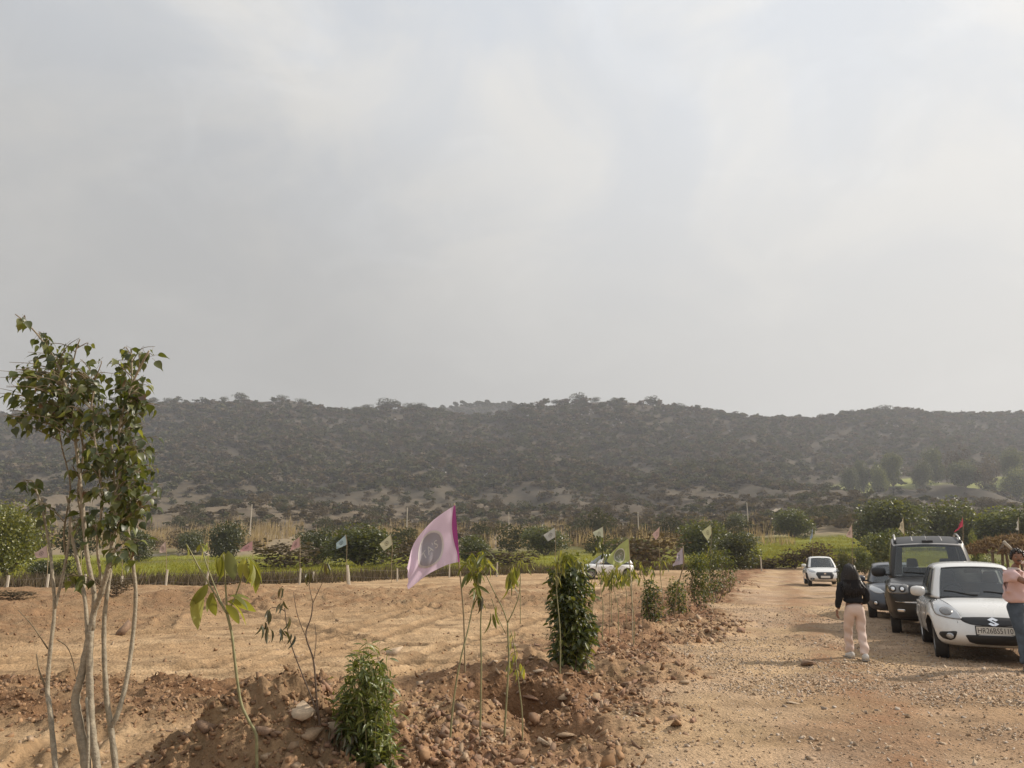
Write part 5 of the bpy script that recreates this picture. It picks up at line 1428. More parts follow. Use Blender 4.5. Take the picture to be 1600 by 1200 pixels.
for k, (a, t, Y, c_, label, hem, ft, fb) in enumerate(SF):
    idx = {73: 1, 126: 2, 190: 3, 259: 4, 325: 5, 395: 6, 468: 7, 610: 9}.get(a)
    make_flag(a, t, Y, a + (2 if a != 1110 else 0), hem, ft, fb, c_, label, 'small flags on the fence line', wave=0.035, nw=1.2, bulge=0.0, res=(9, 6), name='small_flag', cloth_name='flag_cloth_%d' % k, rpole=0.016, seed=k * 1.1, logo_col=tuple(x * 0.55 for x in c_))

# ------------------------------------------------------------------ thatched shelter of branches at the right
bs = gpy(1575, 27.5)
sh = empty('thatched_shelter', bs); tag(sh, 'brown thatched shelter on crooked branch posts behind the man', 'shelter')
k_ = 27.5 / 1155
def LS(px, py, dy=0): return P(px, py, 27.5 + dy) - bs
for (p0, p1) in [((1556, 895), (1566, 852)), ((1594, 895), (1592, 856)), ((1572, 895), (1570, 850)), ((1612, 895), (1612, 852)), ((1545, 895), (1550, 858))]:
    q0 = LS(*p0); q0.z = -0.1; q1 = LS(*p1)
    MB().tube(smoothcurve([q0, (q0 + q1) / 2 + Vector((0.05, 0, 0)), q1], 3), 0.045, 6).build('post', m_bark, sh, True)
MB().tube([LS(1568, 846, -1.2), LS(1593, 870, -1.2)], 0.05, 6).build('pole', m_post, sh, True)
MB().tube([LS(1558, 866, -0.9), LS(1569, 848, -1.0)], 0.03, 6).build('pole', m_bark, sh, True)
n_ = 3400
tx = RNG.random(n_); ty = RNG.uniform(-1.5, 1.8, n_)
P0 = np.zeros((n_, 3)); xl = LS(1542, 850).x; xr = LS(1640, 850).x
P0[:, 0] = xl + (xr - xl) * tx; P0[:, 1] = ty; zc = LS(1570, 848).z
P0[:, 2] = zc + 0.16 * np.sin(tx * PI) + RNG.normal(size=n_) * 0.06 - np.abs(ty) * 0.10 - np.exp(-tx / 0.12) * 0.25
card = leaf_cards(P0, RNG.uniform(0.15, 0.5, n_), aspect=0.14, fold=0.2)
f_th = foliage('thatch', (0.10, 0.07, 0.05), (0.19, 0.135, 0.095), (0.32, 0.25, 0.18), 0.15, gloss=0.0)
link('thatch', mesh_np('thatch', card[0], card[1], [f_th]), sh)['kind'] = 'stuff'
# ------------------------------------------------------------------ cars
def paint(name, c, rough=0.28, metal=0.0, coat=0.8, dust=0.25):
    if name in MATS: return MATS[name]
    m = bpy.data.materials.new(name); m.use_nodes = True; nt = m.node_tree; N = nt.nodes.new; L = nt.links.new; b = nt.nodes['Principled BSDF']
    b.inputs['Roughness'].default_value = rough; b.inputs['Metallic'].default_value = metal; b.inputs['Coat Weight'].default_value = coat; b.inputs['Coat Roughness'].default_value = 0.06
    tc_ = N('ShaderNodeTexCoord'); n = N('ShaderNodeTexNoise'); n.inputs['Scale'].default_value = 3.0; n.inputs['Detail'].default_value = 7; L(tc_.outputs['Object'], n.inputs['Vector'])
    sp = N('ShaderNodeSeparateXYZ'); L(tc_.outputs['Object'], sp.inputs[0])
    # dried road dust: thickest near the sills, thin film above
    mr = N('ShaderNodeMapRange'); mr.inputs[1].default_value = 0.2; mr.inputs[2].default_value = 0.75; mr.inputs[3].default_value = 1.0; mr.inputs[4].default_value = 0.12; L(sp.outputs['Z'], mr.inputs[0])
    m2 = N('ShaderNodeMapRange'); m2.inputs[1].default_value = 0.35; m2.inputs[2].default_value = 0.75; L(n.outputs['Fac'], m2.inputs[0])
    mu = N('ShaderNodeMath'); mu.operation = 'MULTIPLY'; L(mr.outputs[0], mu.inputs[0]); L(m2.outputs[0], mu.inputs[1])
    mu2 = N('ShaderNodeMath'); mu2.operation = 'MULTIPLY_ADD'; mu2.inputs[1].default_value = dust * 1.6; mu2.inputs[2].default_value = dust * 0.12; L(mu.outputs[0], mu2.inputs[0]); mu2.use_clamp = True
    mx = N('ShaderNodeMix'); mx.data_type = 'RGBA'; mx.inputs[6].default_value = (*c, 1); mx.inputs[7].default_value = (0.36, 0.26, 0.17, 1); L(mu2.outputs[0], mx.inputs[0])
    L(mx.outputs[2], b.inputs['Base Color'])
    m3 = N('ShaderNodeMapRange'); m3.inputs[3].default_value = rough; m3.inputs[4].default_value = 0.9; L(mu2.outputs[0], m3.inputs[0]); L(m3.outputs[0], b.inputs['Roughness'])
    m4 = N('ShaderNodeMapRange'); m4.inputs[3].default_value = coat; m4.inputs[4].default_value = 0.0; L(mu2.outputs[0], m4.inputs[0]); L(m4.outputs[0], b.inputs['Coat Weight'])
    MATS[name] = m
    return m
def glass(name, tint, clear=0.55):
    if name in MATS: return MATS[name]
    m = bpy.data.materials.new(name); m.use_nodes = True; nt = m.node_tree; nt.nodes.clear(); N = nt.nodes.new; L = nt.links.new
    out = N('ShaderNodeOutputMaterial'); t = N('ShaderNodeBsdfTransparent'); t.inputs[0].default_value = (*tint, 1)
    g = N('ShaderNodeBsdfGlossy'); g.inputs['Roughness'].default_value = 0.04; g.inputs[0].default_value = (0.9, 0.95, 1, 1)
    d = N('ShaderNodeBsdfDiffuse'); d.inputs[0].default_value = (0.30, 0.27, 0.22, 1)
    f = N('ShaderNodeFresnel'); f.inputs[0].default_value = 1.7
    mx = N('ShaderNodeMixShader'); L(f.outputs[0], mx.inputs[0]); L(t.outputs[0], mx.inputs[1]); L(g.outputs[0], mx.inputs[2])
    m2 = N('ShaderNodeMixShader'); m2.inputs[0].default_value = 0.05; L(mx.outputs[0], m2.inputs[1]); L(d.outputs[0], m2.inputs[2])
    L(m2.outputs[0], out.inputs['Surface']); MATS[name] = m
    return m
m_black = principled('black_trim', (0.018, 0.018, 0.019), 0.5)
m_under = principled('underbody', (0.02, 0.018, 0.016), 0.9)
m_tyre = principled('tyre_rubber', (0.035, 0.032, 0.029), 0.85, noise=0.4, nscale=10)
m_rim = principled('rim_metal', (0.42, 0.41, 0.39), 0.35, 0.8)
m_chrome = principled('chrome', (0.75, 0.75, 0.76), 0.12, 1.0)
m_lens = principled('lamp_lens', (0.42, 0.43, 0.44), 0.08, 0.35, coat=1.0)
m_bowl = principled('lamp_bowl', (0.16, 0.155, 0.15), 0.25, 0.3, coat=0.8)
m_bulb = principled('lamp_reflector', (0.8, 0.8, 0.8), 0.15, 0.9)
m_seat = principled('seat_fabric', (0.09, 0.09, 0.10), 0.9)
m_dash = principled('dashboard', (0.03, 0.03, 0.032), 0.7)
m_plate = principled('plate_white', (0.72, 0.72, 0.68), 0.5)
m_ink = principled('plate_black', (0.02, 0.02, 0.02), 0.5)
m_glass = glass('window_glass', (0.80, 0.85, 0.83))
def interp(keys, x):
    xs = [k[0] for k in keys]; ys = [k[1] for k in keys]
    return float(np.interp(x, xs, ys))
def smooth_interp(keys):
    xs = np.array([k[0] for k in keys]); ys = np.array([k[1] for k in keys])
    g = np.linspace(xs[0], xs[-1], 200); v = np.interp(g, xs, ys)
    k = np.hanning(17); k /= k.sum(); vp = np.pad(v, 8, mode='edge'); v = np.convolve(vp, k, 'valid')
    return lambda x: float(np.interp(x, g, v))
def cube_grid(A_, B_, C_, f):
    idx = {}; V_ = []; F_ = []; info = []
    na, nb, nc = len(A_), len(B_), len(C_)
    def vid(i, j, k):
        if (i, j, k) not in idx: idx[(i, j, k)] = len(V_); V_.append(f(A_[i], B_[j], C_[k]))
        return idx[(i, j, k)]
    def quad(p, face, c): F_.append(tuple(vid(*q) for q in p)); info.append((face, *c))
    for j in range(nb - 1):
        for k in range(nc - 1):
            c = ((B_[j] + B_[j + 1]) / 2, (C_[k] + C_[k + 1]) / 2)
            quad([(na - 1, j, k), (na - 1, j + 1, k), (na - 1, j + 1, k + 1), (na - 1, j, k + 1)], 'front', c)
            quad([(0, j, k), (0, j, k + 1), (0, j + 1, k + 1), (0, j + 1, k)], 'rear', c)
    for i in range(na - 1):
        for k in range(nc - 1):
            c = ((A_[i] + A_[i + 1]) / 2, (C_[k] + C_[k + 1]) / 2)
            quad([(i, nb - 1, k), (i, nb - 1, k + 1), (i + 1, nb - 1, k + 1), (i + 1, nb - 1, k)], 'left', c)
            quad([(i, 0, k), (i + 1, 0, k), (i + 1, 0, k + 1), (i, 0, k + 1)], 'right', c)
        for j in range(nb - 1):
            c = ((A_[i] + A_[i + 1]) / 2, (B_[j] + B_[j + 1]) / 2)
            quad([(i, j, nc - 1), (i + 1, j, nc - 1), (i + 1, j + 1, nc - 1), (i, j + 1, nc - 1)], 'top', c)
            quad([(i, j, 0), (i, j + 1, 0), (i + 1, j + 1, 0), (i + 1, j, 0)], 'bottom', c)
    return V_, F_, info
def sgnpow(v, p): return math.copysign(abs(v) ** p, v)
def rnd(a, b, c, n):
    r = (abs(a) ** n + abs(b) ** n + abs(c) ** n) ** (1 / n)
    return a / r, b / r, c / r
def bool_cut(obj, cutters):
    """cut wheel openings; applied at once"""
    bpy.context.view_layer.update()
    for c in cutters:
        md = obj.modifiers.new('cut', 'BOOLEAN'); md.operation = 'DIFFERENCE'; md.solver = 'EXACT'; md.object = c
    dg = bpy.context.evaluated_depsgraph_get()
    me = bpy.data.meshes.new_from_object(obj.evaluated_get(dg))
    old = obj.data; obj.modifiers.clear(); obj.data = me; bpy.data.meshes.remove(old)
    for c in cutters:
        md_ = c.data; bpy.data.objects.remove(c); bpy.data.meshes.remove(md_)
def round_poly(pts, r=0.25, n=4):
    """rounded closed outline through 2-D corner points"""
    out = []; m = len(pts)
    for i in range(m):
        p = Vector(pts[i]); a = Vector(pts[i - 1]); b = Vector(pts[(i + 1) % m])
        p0 = p + (a - p) * r; p1 = p + (b - p) * r
        for k in range(n + 1):
            t = k / n; out.append((p0 * (1 - t) ** 2 + p * 2 * t * (1 - t) + p1 * t * t))
        q0 = p1; q1 = b + (p - b) * r
        out.append((q0 + q1) / 2)
    return out
def build_car(name, S, label, cat, loc, rz):
    """S: dict of measures. Local axes: +X ahead, +Y the car's left, Z up"""
    root = empty(name, loc, rz); tag(root, label, cat)
    Lh, W2 = S['len'] / 2, S['w'] / 2
    deck = smooth_interp(S['deck']); bott = smooth_interp(S['bottom']); nb_ = S.get('round', 7)
    A_ = np.unique(np.concatenate([np.linspace(-1, 1, 41), [-.985, -.965, -.93, .93, .965, .985]])); B_ = np.unique(np.concatenate([np.linspace(-1, 1, 17), [-.97, -.93, .93, .97]])); C_ = np.unique(np.concatenate([np.linspace(-1, 1, 13), [.93, .97, -.95]]))
    def fbody(a, b, c):
        qa, qb, qc = rnd(a, b, c, nb_)
        x = qa * Lh
        nose = S['nose'](c) if qa > 0 else S['tail'](c)
        t = max(0.0, abs(qa) - 0.55) / 0.45
        x -= math.copysign(1, qa) * (nose * t ** 2 + S['plan'][0 if qa > 0 else 1] * abs(qb) ** 3.0 * t ** 1.5)
        zt = deck(x) - S.get('crown', 0.05) * abs(qb) ** 2.2; zb = bott(x)
        z = zb + (zt - zb) * (qc + 1) / 2
        side = interp(S['side'], qc)
        pl_ = 1 - S['taper'][0] * max(0, (x / Lh - 0.35) / 0.65) ** 2 - S['taper'][1] * max(0, (-x / Lh - 0.45) / 0.55) ** 2
        y = qb * W2 * (1 - (1 - side) * abs(qb) ** 1.5) * pl_
        # wheel flares
        for wx in (S['wf'], S['wr']):
            d = math.hypot(x - wx, z - S['wrad']); y += math.copysign(1, qb) * (abs(qb) > .8) * S.get('flare', 0.012) * math.exp(-((d - S['wrad'] - .06) / .07) ** 2)
        return (x, y, z)
    V_, F_, info = cube_grid(A_, B_, C_, fbody)
    m_p = S['paint']
    mi = []
    for f, inf in zip(F_, info):
        c = sum((Vector(V_[i]) for i in f), Vector()) / 4
        m = 0
        if inf[0] == 'bottom': m = 1
        if inf[0] == 'top' and S['cab'][0] + 0.10 < c.x < S['cab'][1] - 0.14 and abs(c.y) < W2 * 0.80: m = 1
        if S.get('cladding') and c.z < S['cladding'] and inf[0] in ('left', 'right', 'front', 'rear'): m = 2
        mi.append(m)
    me = bpy.data.meshes.new('body'); me.from_pydata(V_, [], F_)
    for m in (m_p, m_under, m_black): me.materials.append(m)
    for p, m in zip(me.polygons, mi): p.material_index = m; p.use_smooth = True
    body = link('body', me, None)
    body.rotation_euler = (0, 0, 0)
    bv0 = BVHTree.FromPolygons([Vector(v) for v in V_], [tuple(f) for f in F_])
    cut = []
    for wx in (S['wf'], S['wr']):
        for sy_ in (-1, 1):
            c = MB().lathe([(0.0001, -0.30), (S['wrad'] + 0.055, -0.30), (S['wrad'] + 0.055, 0.30), (0.0001, 0.30)], (wx, sy_ * (W2 - 0.10), S['wrad'] + 0.01), 'Y', 30).build('c', m_under)
            bm = bmesh.new(); bm.from_mesh(c.data); bmesh.ops.remove_doubles(bm, verts=bm.verts, dist=0.001); bmesh.ops.recalc_face_normals(bm, faces=bm.faces); bm.to_mesh(c.data); bm.free()
            cut.append(c)
    bool_cut(body, cut)
    for p in body.data.polygons:
        for wx in (S['wf'], S['wr']):
            d = math.hypot(p.center.x - wx, p.center.z - S['wrad'] - 0.01)
            n = p.normal; rad_ = Vector((p.center.x - wx, 0, p.center.z - S['wrad'] - 0.01))
            if (d < S['wrad'] + 0.06 and (abs(n.y) < 0.35 and rad_.length > .05 and n.dot(rad_.normalized()) < -0.5)) or (d < S['wrad'] + 0.05 and abs(p.center.y) < W2 - 0.3): p.material_index = 1; p.use_smooth = False
    body.parent = root
    # --- cabin
    x0, x1 = S['cab']; zb, zr = S['belt'], S['roof']; ws, rs_ = S['wslope'], S['rslope']
    wa, wb_ = S['wcab'], S['wroof']; nr = S.get('cround', 9)
    ap = S.get('apillar', 0.90)
    pil = S['pillars']
    av = [-1, -.98, -.95]
    for (p0, p1) in pil: av += [p0, p1] + list(np.linspace(p0, p1, 5)[1:-1])
    A2 = np.unique(np.round(np.concatenate([av, [.95, .98, 1], ]), 4))
    bw = S.get('wswidth', 0.86)
    B2 = np.unique(np.round(np.concatenate([np.linspace(-bw, bw, 11), [-1, -.975, -.93, .93, .975, 1]]), 4))
    c0, c1 = -0.90, S.get('wtop', 0.76)
    C2 = np.unique(np.round(np.concatenate([[-1, c0], np.linspace(c0, c1, 6), [.86, .93, .97, 1]]), 4))
    def fcab(a, b, c):
        qa, qb, qc = rnd(a, b, c, nr) if c > 0 else (a, b, c)
        if c <= 0:
            qa, qb, _ = rnd(a, b, 0, nr)
        t = (qc + 1) / 2
        xf = x1 + (ws - x1) * t ** 0.95 - 0.16 * abs(qb) ** 2.4 * (0.4 + 0.6 * (1 - t)); xr_ = x0 + (rs_ - x0) * t ** 1.1 + 0.08 * abs(qb) ** 2.4
        x = xr_ + (xf - xr_) * (qa + 1) / 2
        arch = 1 - S.get('roofarch', 0.05) * (2 * (qa + 1) / 2 - 0.85) ** 2
        z = zb + (zr - zb) * t * (1 - (1 - arch) * t)
        z -= S.get('rcrown', 0.035) * abs(qb) ** 2 * t
        y = qb * (wa + (wb_ - wa) * t ** 1.15) * (1 - 0.04 * max(0, qa) ** 2 - 0.10 * max(0, -qa) ** 3)
        return (x, y, z)
    V2, F2, info2 = cube_grid(A2, B2, C2, fcab)
    shell = []; smi = []; panes = {}
    def inside_side(a):
        for q, (p0, p1) in enumerate(pil):
            if p0 < a < p1: return q
        return None
    for f, inf in zip(F2, info2):
        fc_, p, c = inf
        key = None
        if fc_ in ('front', 'rear') and abs(p) < (bw if fc_ == 'front' else bw * 0.9) and c0 < c < c1: key = ('windscreen', 0) if fc_ == 'front' else ('rear_window', 0)
        if fc_ in ('left', 'right') and c0 < c < c1:
            q = inside_side(p)
            if q is not None: key = ('side_window', (fc_, q))
        if fc_ == 'bottom': continue
        if key: panes.setdefault(key, []).append(f)
        else:
            shell.append(f)
            blk = 0
            if fc_ in ('left', 'right') and c < c1 and S.get('blackpillars', True) and pil[0][0] < p < pil[-1][1]: blk = 2
            if fc_ == 'front' and (abs(p) < .93 and (c0 - 0.2 < c < c1 + 0.08)) and abs(p) < bw + 0.001: blk = 2
            if S.get('blackA') and (c < c1 + .06 or (fc_ == 'front' and c < .95)): blk = 2
            smi.append(blk)
    me = bpy.data.meshes.new('roof'); me.from_pydata(V2, [], shell)
    for m in (S.get('roofpaint', m_p), m_under, m_black): me.materials.append(m)
    for p, m in zip(me.polygons, smi): p.material_index = m; p.use_smooth = True
    bm = bmesh.new(); bm.from_mesh(me); bmesh.ops.delete(bm, geom=[v for v in bm.verts if not v.link_faces], context='VERTS'); bm.to_mesh(me); bm.free()
    roof = link('roof', me, root)
    md = roof.modifiers.new('thickness', 'SOLIDIFY'); md.thickness = 0.03; md.offset = -1; md.material_offset = 0
    for key, fs in panes.items():
        used = sorted({i for f in fs for i in f}); mp = {u: i for i, u in enumerate(used)}
        me = bpy.data.meshes.new(key[0]); me.from_pydata([V2[u] for u in used], [], [tuple(mp[i] for i in f) for f in fs]); me.materials.append(S.get('glass', m_glass))
        for p in me.polygons: p.use_smooth = True
        link(key[0], me, root)
    bv2 = BVHTree.FromPolygons([Vector(v) for v in V2], [tuple(f) for f in F2])
    # --- helper: a panel that follows the body surface seen from the front (or side)
    def panel(nm, outline, mat, axis='x', lift=0.006, rings=5, parent=None, edge=0.012, bv=None, smooth=True, off_c=None, flip=1):
        bv = bv or bv0
        pts = [Vector((p[0], p[1])) for p in outline]; cx = sum((p for p in pts), Vector((0, 0))) / len(pts)
        if off_c: cx = Vector(off_c)
        V_ = []; F_ = []; n = len(pts)
        def hit(p):
            if axis == 'x': r = bv.ray_cast(Vector((5 * flip, p.x, p.y)), Vector((-flip, 0, 0)))
            elif axis == 'z': r = bv.ray_cast(Vector((p.x, p.y, 5)), Vector((0, 0, -1)))
            else: r = bv.ray_cast(Vector((p.x, 5 * flip, p.y)), Vector((0, -flip, 0)))
            if r[0] is None: return None
            return r[0], r[1]
        last = Vector((Lh, 0, 0.6))
        V_.append(None)
        grid = [(0, 0)]
        def place(p, e):
            nonlocal last
            h = hit(p)
            if h is None: h = (last, Vector((1, 0, 0)))
            last = h[0]
            nn = h[1] if h[1].dot(Vector((flip, 0, 0)) if axis == 'x' else (Vector((0, 0, 1)) if axis == 'z' else Vector((0, flip, 0)))) > 0 else -h[1]
            return h[0] + nn * e
        V_[0] = place(cx, lift)
        for k in range(1, rings + 1):
            for p in pts: V_.append(place(cx + (p - cx) * (k / rings), lift))
        for p in pts: V_.append(place(cx + (p - cx) * 1.01, -edge))
        for i in range(n): F_.append((0, 1 + i, 1 + (i + 1) % n))
        for k in range(rings):
            for i in range(n):
                a = 1 + k * n + i; b = 1 + k * n + (i + 1) % n
                F_.append((a, a + n, b + n, b))
        return MB().add(V_, F_).build(nm, mat, parent or root, smooth)
    mir = lambda o: [(-p[0], p[1]) for p in o][::-1]
    both = lambda o: ((1, o), (-1, mir(o)))
    # --- wheels
    r = S['wrad']
    tyre = [(r * 0.66, -0.085), (r * 0.72, -0.095), (r * 0.93, -0.098), (r * 0.99, -0.080), (r, -0.04), (r, 0.04), (r * 0.99, 0.080), (r * 0.93, 0.098), (r * 0.72, 0.095), (r * 0.66, 0.085), (r * 0.66, -0.085)]
    for wx in (S['wf'], S['wr']):
        for s_ in (-1, 1):
            w = MB().lathe(tyre, (0, 0, 0), 'Y', 32).build('wheel', m_tyre, root, True); w.location = (wx, s_ * (W2 - 0.150), r - 0.012)
            if wx == S['wf']: w.rotation_euler = (0, 0, S.get('steer', 0))
            mb = MB(); mb.lathe([(r * 0.665, -0.06), (r * 0.665, s_ * 0.085), (r * 0.61, s_ * 0.088), (r * 0.58, s_ * 0.05), (r * 0.58, -0.06)], (0, 0, 0), 'Y', 32)
            mb.lathe([(0.001, s_ * 0.070), (r * 0.17, s_ * 0.068), (r * 0.19, s_ * 0.045), (0.001, s_ * 0.03)], (0, 0, 0), 'Y', 16)
            for k in range(S.get('spokes', 6)):
                a = 2 * PI * k / S.get('spokes', 6)
                R = Matrix.Rotation(-a, 3, 'Y'); mb.box(R @ Vector((r * 0.38, s_ * 0.055, 0)), (r * 0.46, 0.02, r * 0.17), R)
            mb.build('rim', S.get('rim', m_rim), w)
            MB().lathe([(0.001, -s_ * 0.05), (r * 0.6, -s_ * 0.05), (r * 0.6, -s_ * 0.02), (0.001, -s_ * 0.02)], (0, 0, 0), 'Y', 20).build('brake_drum', m_under, w)
    # --- interior
    zs_ = S['belt']; sc_ = S.get('seatscale', 1.0)
    for s_ in (-1, 1):
        xs = S['seatx']
        mb = MB(); mb.box((xs, s_ * 0.34, zs_ - 0.1), (0.16, 0.44, 0.62), Matrix.Rotation(-0.2, 3, 'Y'), taper=0.85)
        mb.box((xs - 0.07, s_ * 0.34, zs_ + 0.32 * sc_), (0.10, 0.26, 0.20), taper=0.8)
        sea = mb.build('seat', m_seat, root)
        b = sea.modifiers.new('soft', 'BEVEL'); b.width = 0.04; b.segments = 3
    mb = MB().box((S['seatx'] - 0.85, 0, zs_ - 0.05), (0.16, 1.2, 0.5), taper=0.9); mb.build('rear_seat', m_seat, root)
    MB().box((S['cab'][1] - 0.42, 0, zs_ - 0.01), (0.45, W2 * 1.5, 0.10), taper=0.85).build('dashboard', m_dash, root)
    cw = Vector((S['seatx'] + 0.52, -0.34, zs_ + 0.03)); st = []
    for k in range(17):
        a = 2 * PI * k / 16; st.append(cw + Vector((0.06 * math.sin(a) * 1, 0.18 * math.cos(a), 0.17 * math.sin(a))))
    MB().tube(st, 0.014, 6, caps=False).build('steering_wheel', m_dash, root)
    MB().box((ws - 0.10, 0, zr - 0.16), (0.02, 0.22, 0.07)).build('rear_view_mirror', m_dash, root)
    # --- door mirrors
    for s_ in (-1, 1):
        mx_, mw, mh = S['mirror']
        p = Vector((mx_, s_ * (S['wcab'] + mw * 0.62), zs_ + mh * 0.55))
        bm = bmesh.new(); bmesh.ops.create_uvsphere(bm, u_segments=16, v_segments=10, radius=0.5)
        for v in bm.verts:
            q = v.co; v.co = Vector((q.x * 0.16 + (0 if q.x > 0 else 0), sgnpow(q.y * 2, 0.7) / 2 * mw, sgnpow(q.z * 2, 0.7) / 2 * mh))
        me = bpy.data.meshes.new('mirror'); bm.to_mesh(me); bm.free(); me.materials.append(S.get('mirrormat', m_p))
        for f in me.polygons: f.use_smooth = True
        mo = link('mirror', me, root, p)
        MB().box((0, 0, 0), (0.05, mw * 0.5, 0.04)).build('mirror_arm', m_black, mo).location = (0.0, -s_ * mw * 0.55, -mh * 0.28)
    # door seams and handles on both sides
    for s_ in (-1, 1):
        for xd in S['doors']:
            mb = MB(); pts = []
            for k in range(9):
                z = S['sill'] + (zb - 0.03 - S['sill']) * k / 8
                h = bv0.ray_cast(Vector((xd, 5 * s_, z)), Vector((0, -s_, 0)))
                if h[0]: pts.append(h[0] + Vector((0, s_ * 0.0005, 0)))
            mb.tube(pts, 0.005, 4, caps=False); mb.build('door_seam', m_black, root)
        for xd in S['handles']:
            h = bv0.ray_cast(Vector((xd, 5 * s_, zb - 0.14)), Vector((0, -s_, 0)))
            if h[0]:
                o = MB().box((0, 0, 0), (0.17, 0.035, 0.03)).build('door_handle', S.get('mirrormat', m_p), root, loc=h[0] + Vector((0, s_ * 0.012, 0)))
    return root, bv0, bv2, panel, both
white = paint('white_paint', (0.74, 0.74, 0.72), 0.25, dust=0.16)
whiteB = paint('white_paint_far', (0.76, 0.76, 0.74), 0.25, dust=0.10)
black = paint('black_paint', (0.008, 0.008, 0.009), 0.3, coat=0.15, dust=0.06)
greyp = paint('grey_paint', (0.048, 0.056, 0.075), 0.3, 0.2, coat=0.5, dust=0.12)
def plate(root, txt, pos, w=0.5, h=0.12, rz_tilt=0.0, mat=None, nm='number_plate', size=0.098):
    p = MB().box((0, 0, 0), (0.012, w + 0.03, h + 0.03)).build(nm, m_black, root, loc=pos); p.rotation_euler = (0, rz_tilt, 0)
    MB().box((0.0085, 0, 0), (0.006, w, h)).build('plate_face', m_plate, p)
    if txt:
        tv, tf = text_mesh(txt, size, 3)
        xs = [v.x for v in tv]; k = (w * 0.93) / (max(xs) - min(xs)); cx = (max(xs) + min(xs)) / 2; ys = [v.y for v in tv]; cy = (max(ys) + min(ys)) / 2
        V_ = [(0.0135, (v.x - cx) * k, (v.y - cy) * 1.15) for v in tv]
        MB().add(V_, tf).build('plate_lettering', m_ink, p)
    return p

# ---- the white hatchback in front
b = gpy(1555, 12.9)
HATCH = dict(len=3.85, w=1.695, round=6, paint=white, deck=[(-1.93, .92), (-1.5, .96), (0, .95), (0.55, .965), (0.95, .955), (1.4, .875), (1.7, .775), (1.93, .66)], bottom=[(-1.93, .30), (-1.2, .20), (1.2, .20), (1.7, .20), (1.93, .235)],
             nose=lambda c: 0.17 * max(0, c + 0.15) ** 1.5 + 0.10 * max(0, -c - 0.35), tail=lambda c: 0.12 * max(0, c - 0.2), plan=(0.21, 0.20), side=[(-1, .90), (-.6, .97), (0.0, 1.0), (0.45, .985), (.8, .965), (1, .93)], taper=(0.05, 0.08),
             wf=1.19, wr=-1.24, wrad=0.30, flare=0.02, cab=(-1.80, 1.02), belt=0.93, roof=1.525, wslope=0.22, rslope=-1.38, wcab=0.755, wroof=0.575, pillars=[(-.80, -.42), (-.34, .10), (.17, .66), (.69, .82)], seatx=-0.22, mirror=(0.58, 0.24, 0.17), doors=(0.72, -0.28, -1.02), handles=(-0.12, -0.9), sill=0.27, spokes=7, cround=8, wtop=0.74, steer=-0.04)
def car_front(px, Yf, half, a):
    """centre and heading of a car whose nose centre is at (px, Yf), its axis a degrees off the view direction"""
    f = gpy(px, Yf); a = math.radians(a)
    x, y = f.x + half * math.sin(a), f.y + half * math.cos(a)
    return Vector((x, y, gz(x, y))), math.atan2(-math.cos(a), -math.sin(a))
loc, yaw_hatch = car_front(1563, 11.95, 1.92, 24.0)
def car_at(px, Y, wheel_off=0.0):
    return gpy(px, Y)
r_, bv, bv2, panel, both = build_car('hatchback_car', HATCH, 'white hatchback with an S emblem parked nearest, a man leaning on its bonnet', 'car', loc, yaw_hatch)
HR = r_
for s_, o in both([(0.40, .640), (0.44, .74), (0.52, .84), (0.61, .905), (0.70, .935), (0.755, .88), (0.765, .76), (0.745, .69), (0.60, .655)]):
    hp = panel('headlight', round_poly(o, .3), m_lens, lift=0.010, rings=6)
    bb = panel('lamp_bowl', [(0.60 * s_ + 0.085 * math.cos(t * PI / 8), .745 + 0.060 * math.sin(t * PI / 8)) for t in range(16)], m_bowl, lift=0.014, rings=2, parent=hp)
# headlight rims, bonnet shut line
for s_, o in both([(0.40, .640), (0.44, .74), (0.52, .84), (0.61, .905), (0.70, .935), (0.755, .88), (0.765, .76), (0.745, .69), (0.60, .655)]):
    pts = []
    for p in round_poly(o, .3):
        h = bv.ray_cast(Vector((5, p.x, p.y)), Vector((-1, 0, 0)))
        if h[0]: pts.append(h[0] + h[1] * (0.006 if h[1].x > 0 else -0.006))
    MB().tube(pts + pts[:1], 0.0045, 4, caps=False).build('headlight_seal', m_black, r_)
panel('grille', round_poly([(-0.46, .672), (-0.40, .61), (-0.30, .573), (0, .560), (0.30, .573), (0.40, .61), (0.46, .672), (0.2, .685), (0, .688), (-0.2, .685)], .25), m_black, lift=0.004, rings=6)
panel('lower_grille', round_poly([(-0.41, .425), (-0.36, .32), (-0.25, .285), (0, .28), (0.25, .285), (0.36, .32), (0.41, .425), (0.2, .43), (0, .43), (-0.2, .43)], .2), m_black, lift=0.004, rings=6)
for s_, o in both([(0.50, .475), (0.72, .445), (0.74, .40), (0.70, .345), (0.60, .325), (0.545, .36)]):
    fg = panel('fog_lamp', round_poly(o, .22), m_black, lift=0.006, rings=4)
    panel('fog_bulb', [(0.60 * s_ + 0.045 * math.cos(t * PI / 7), .395 + 0.042 * math.sin(t * PI / 7)) for t in range(14)], m_lens, lift=0.014, rings=2, parent=fg)
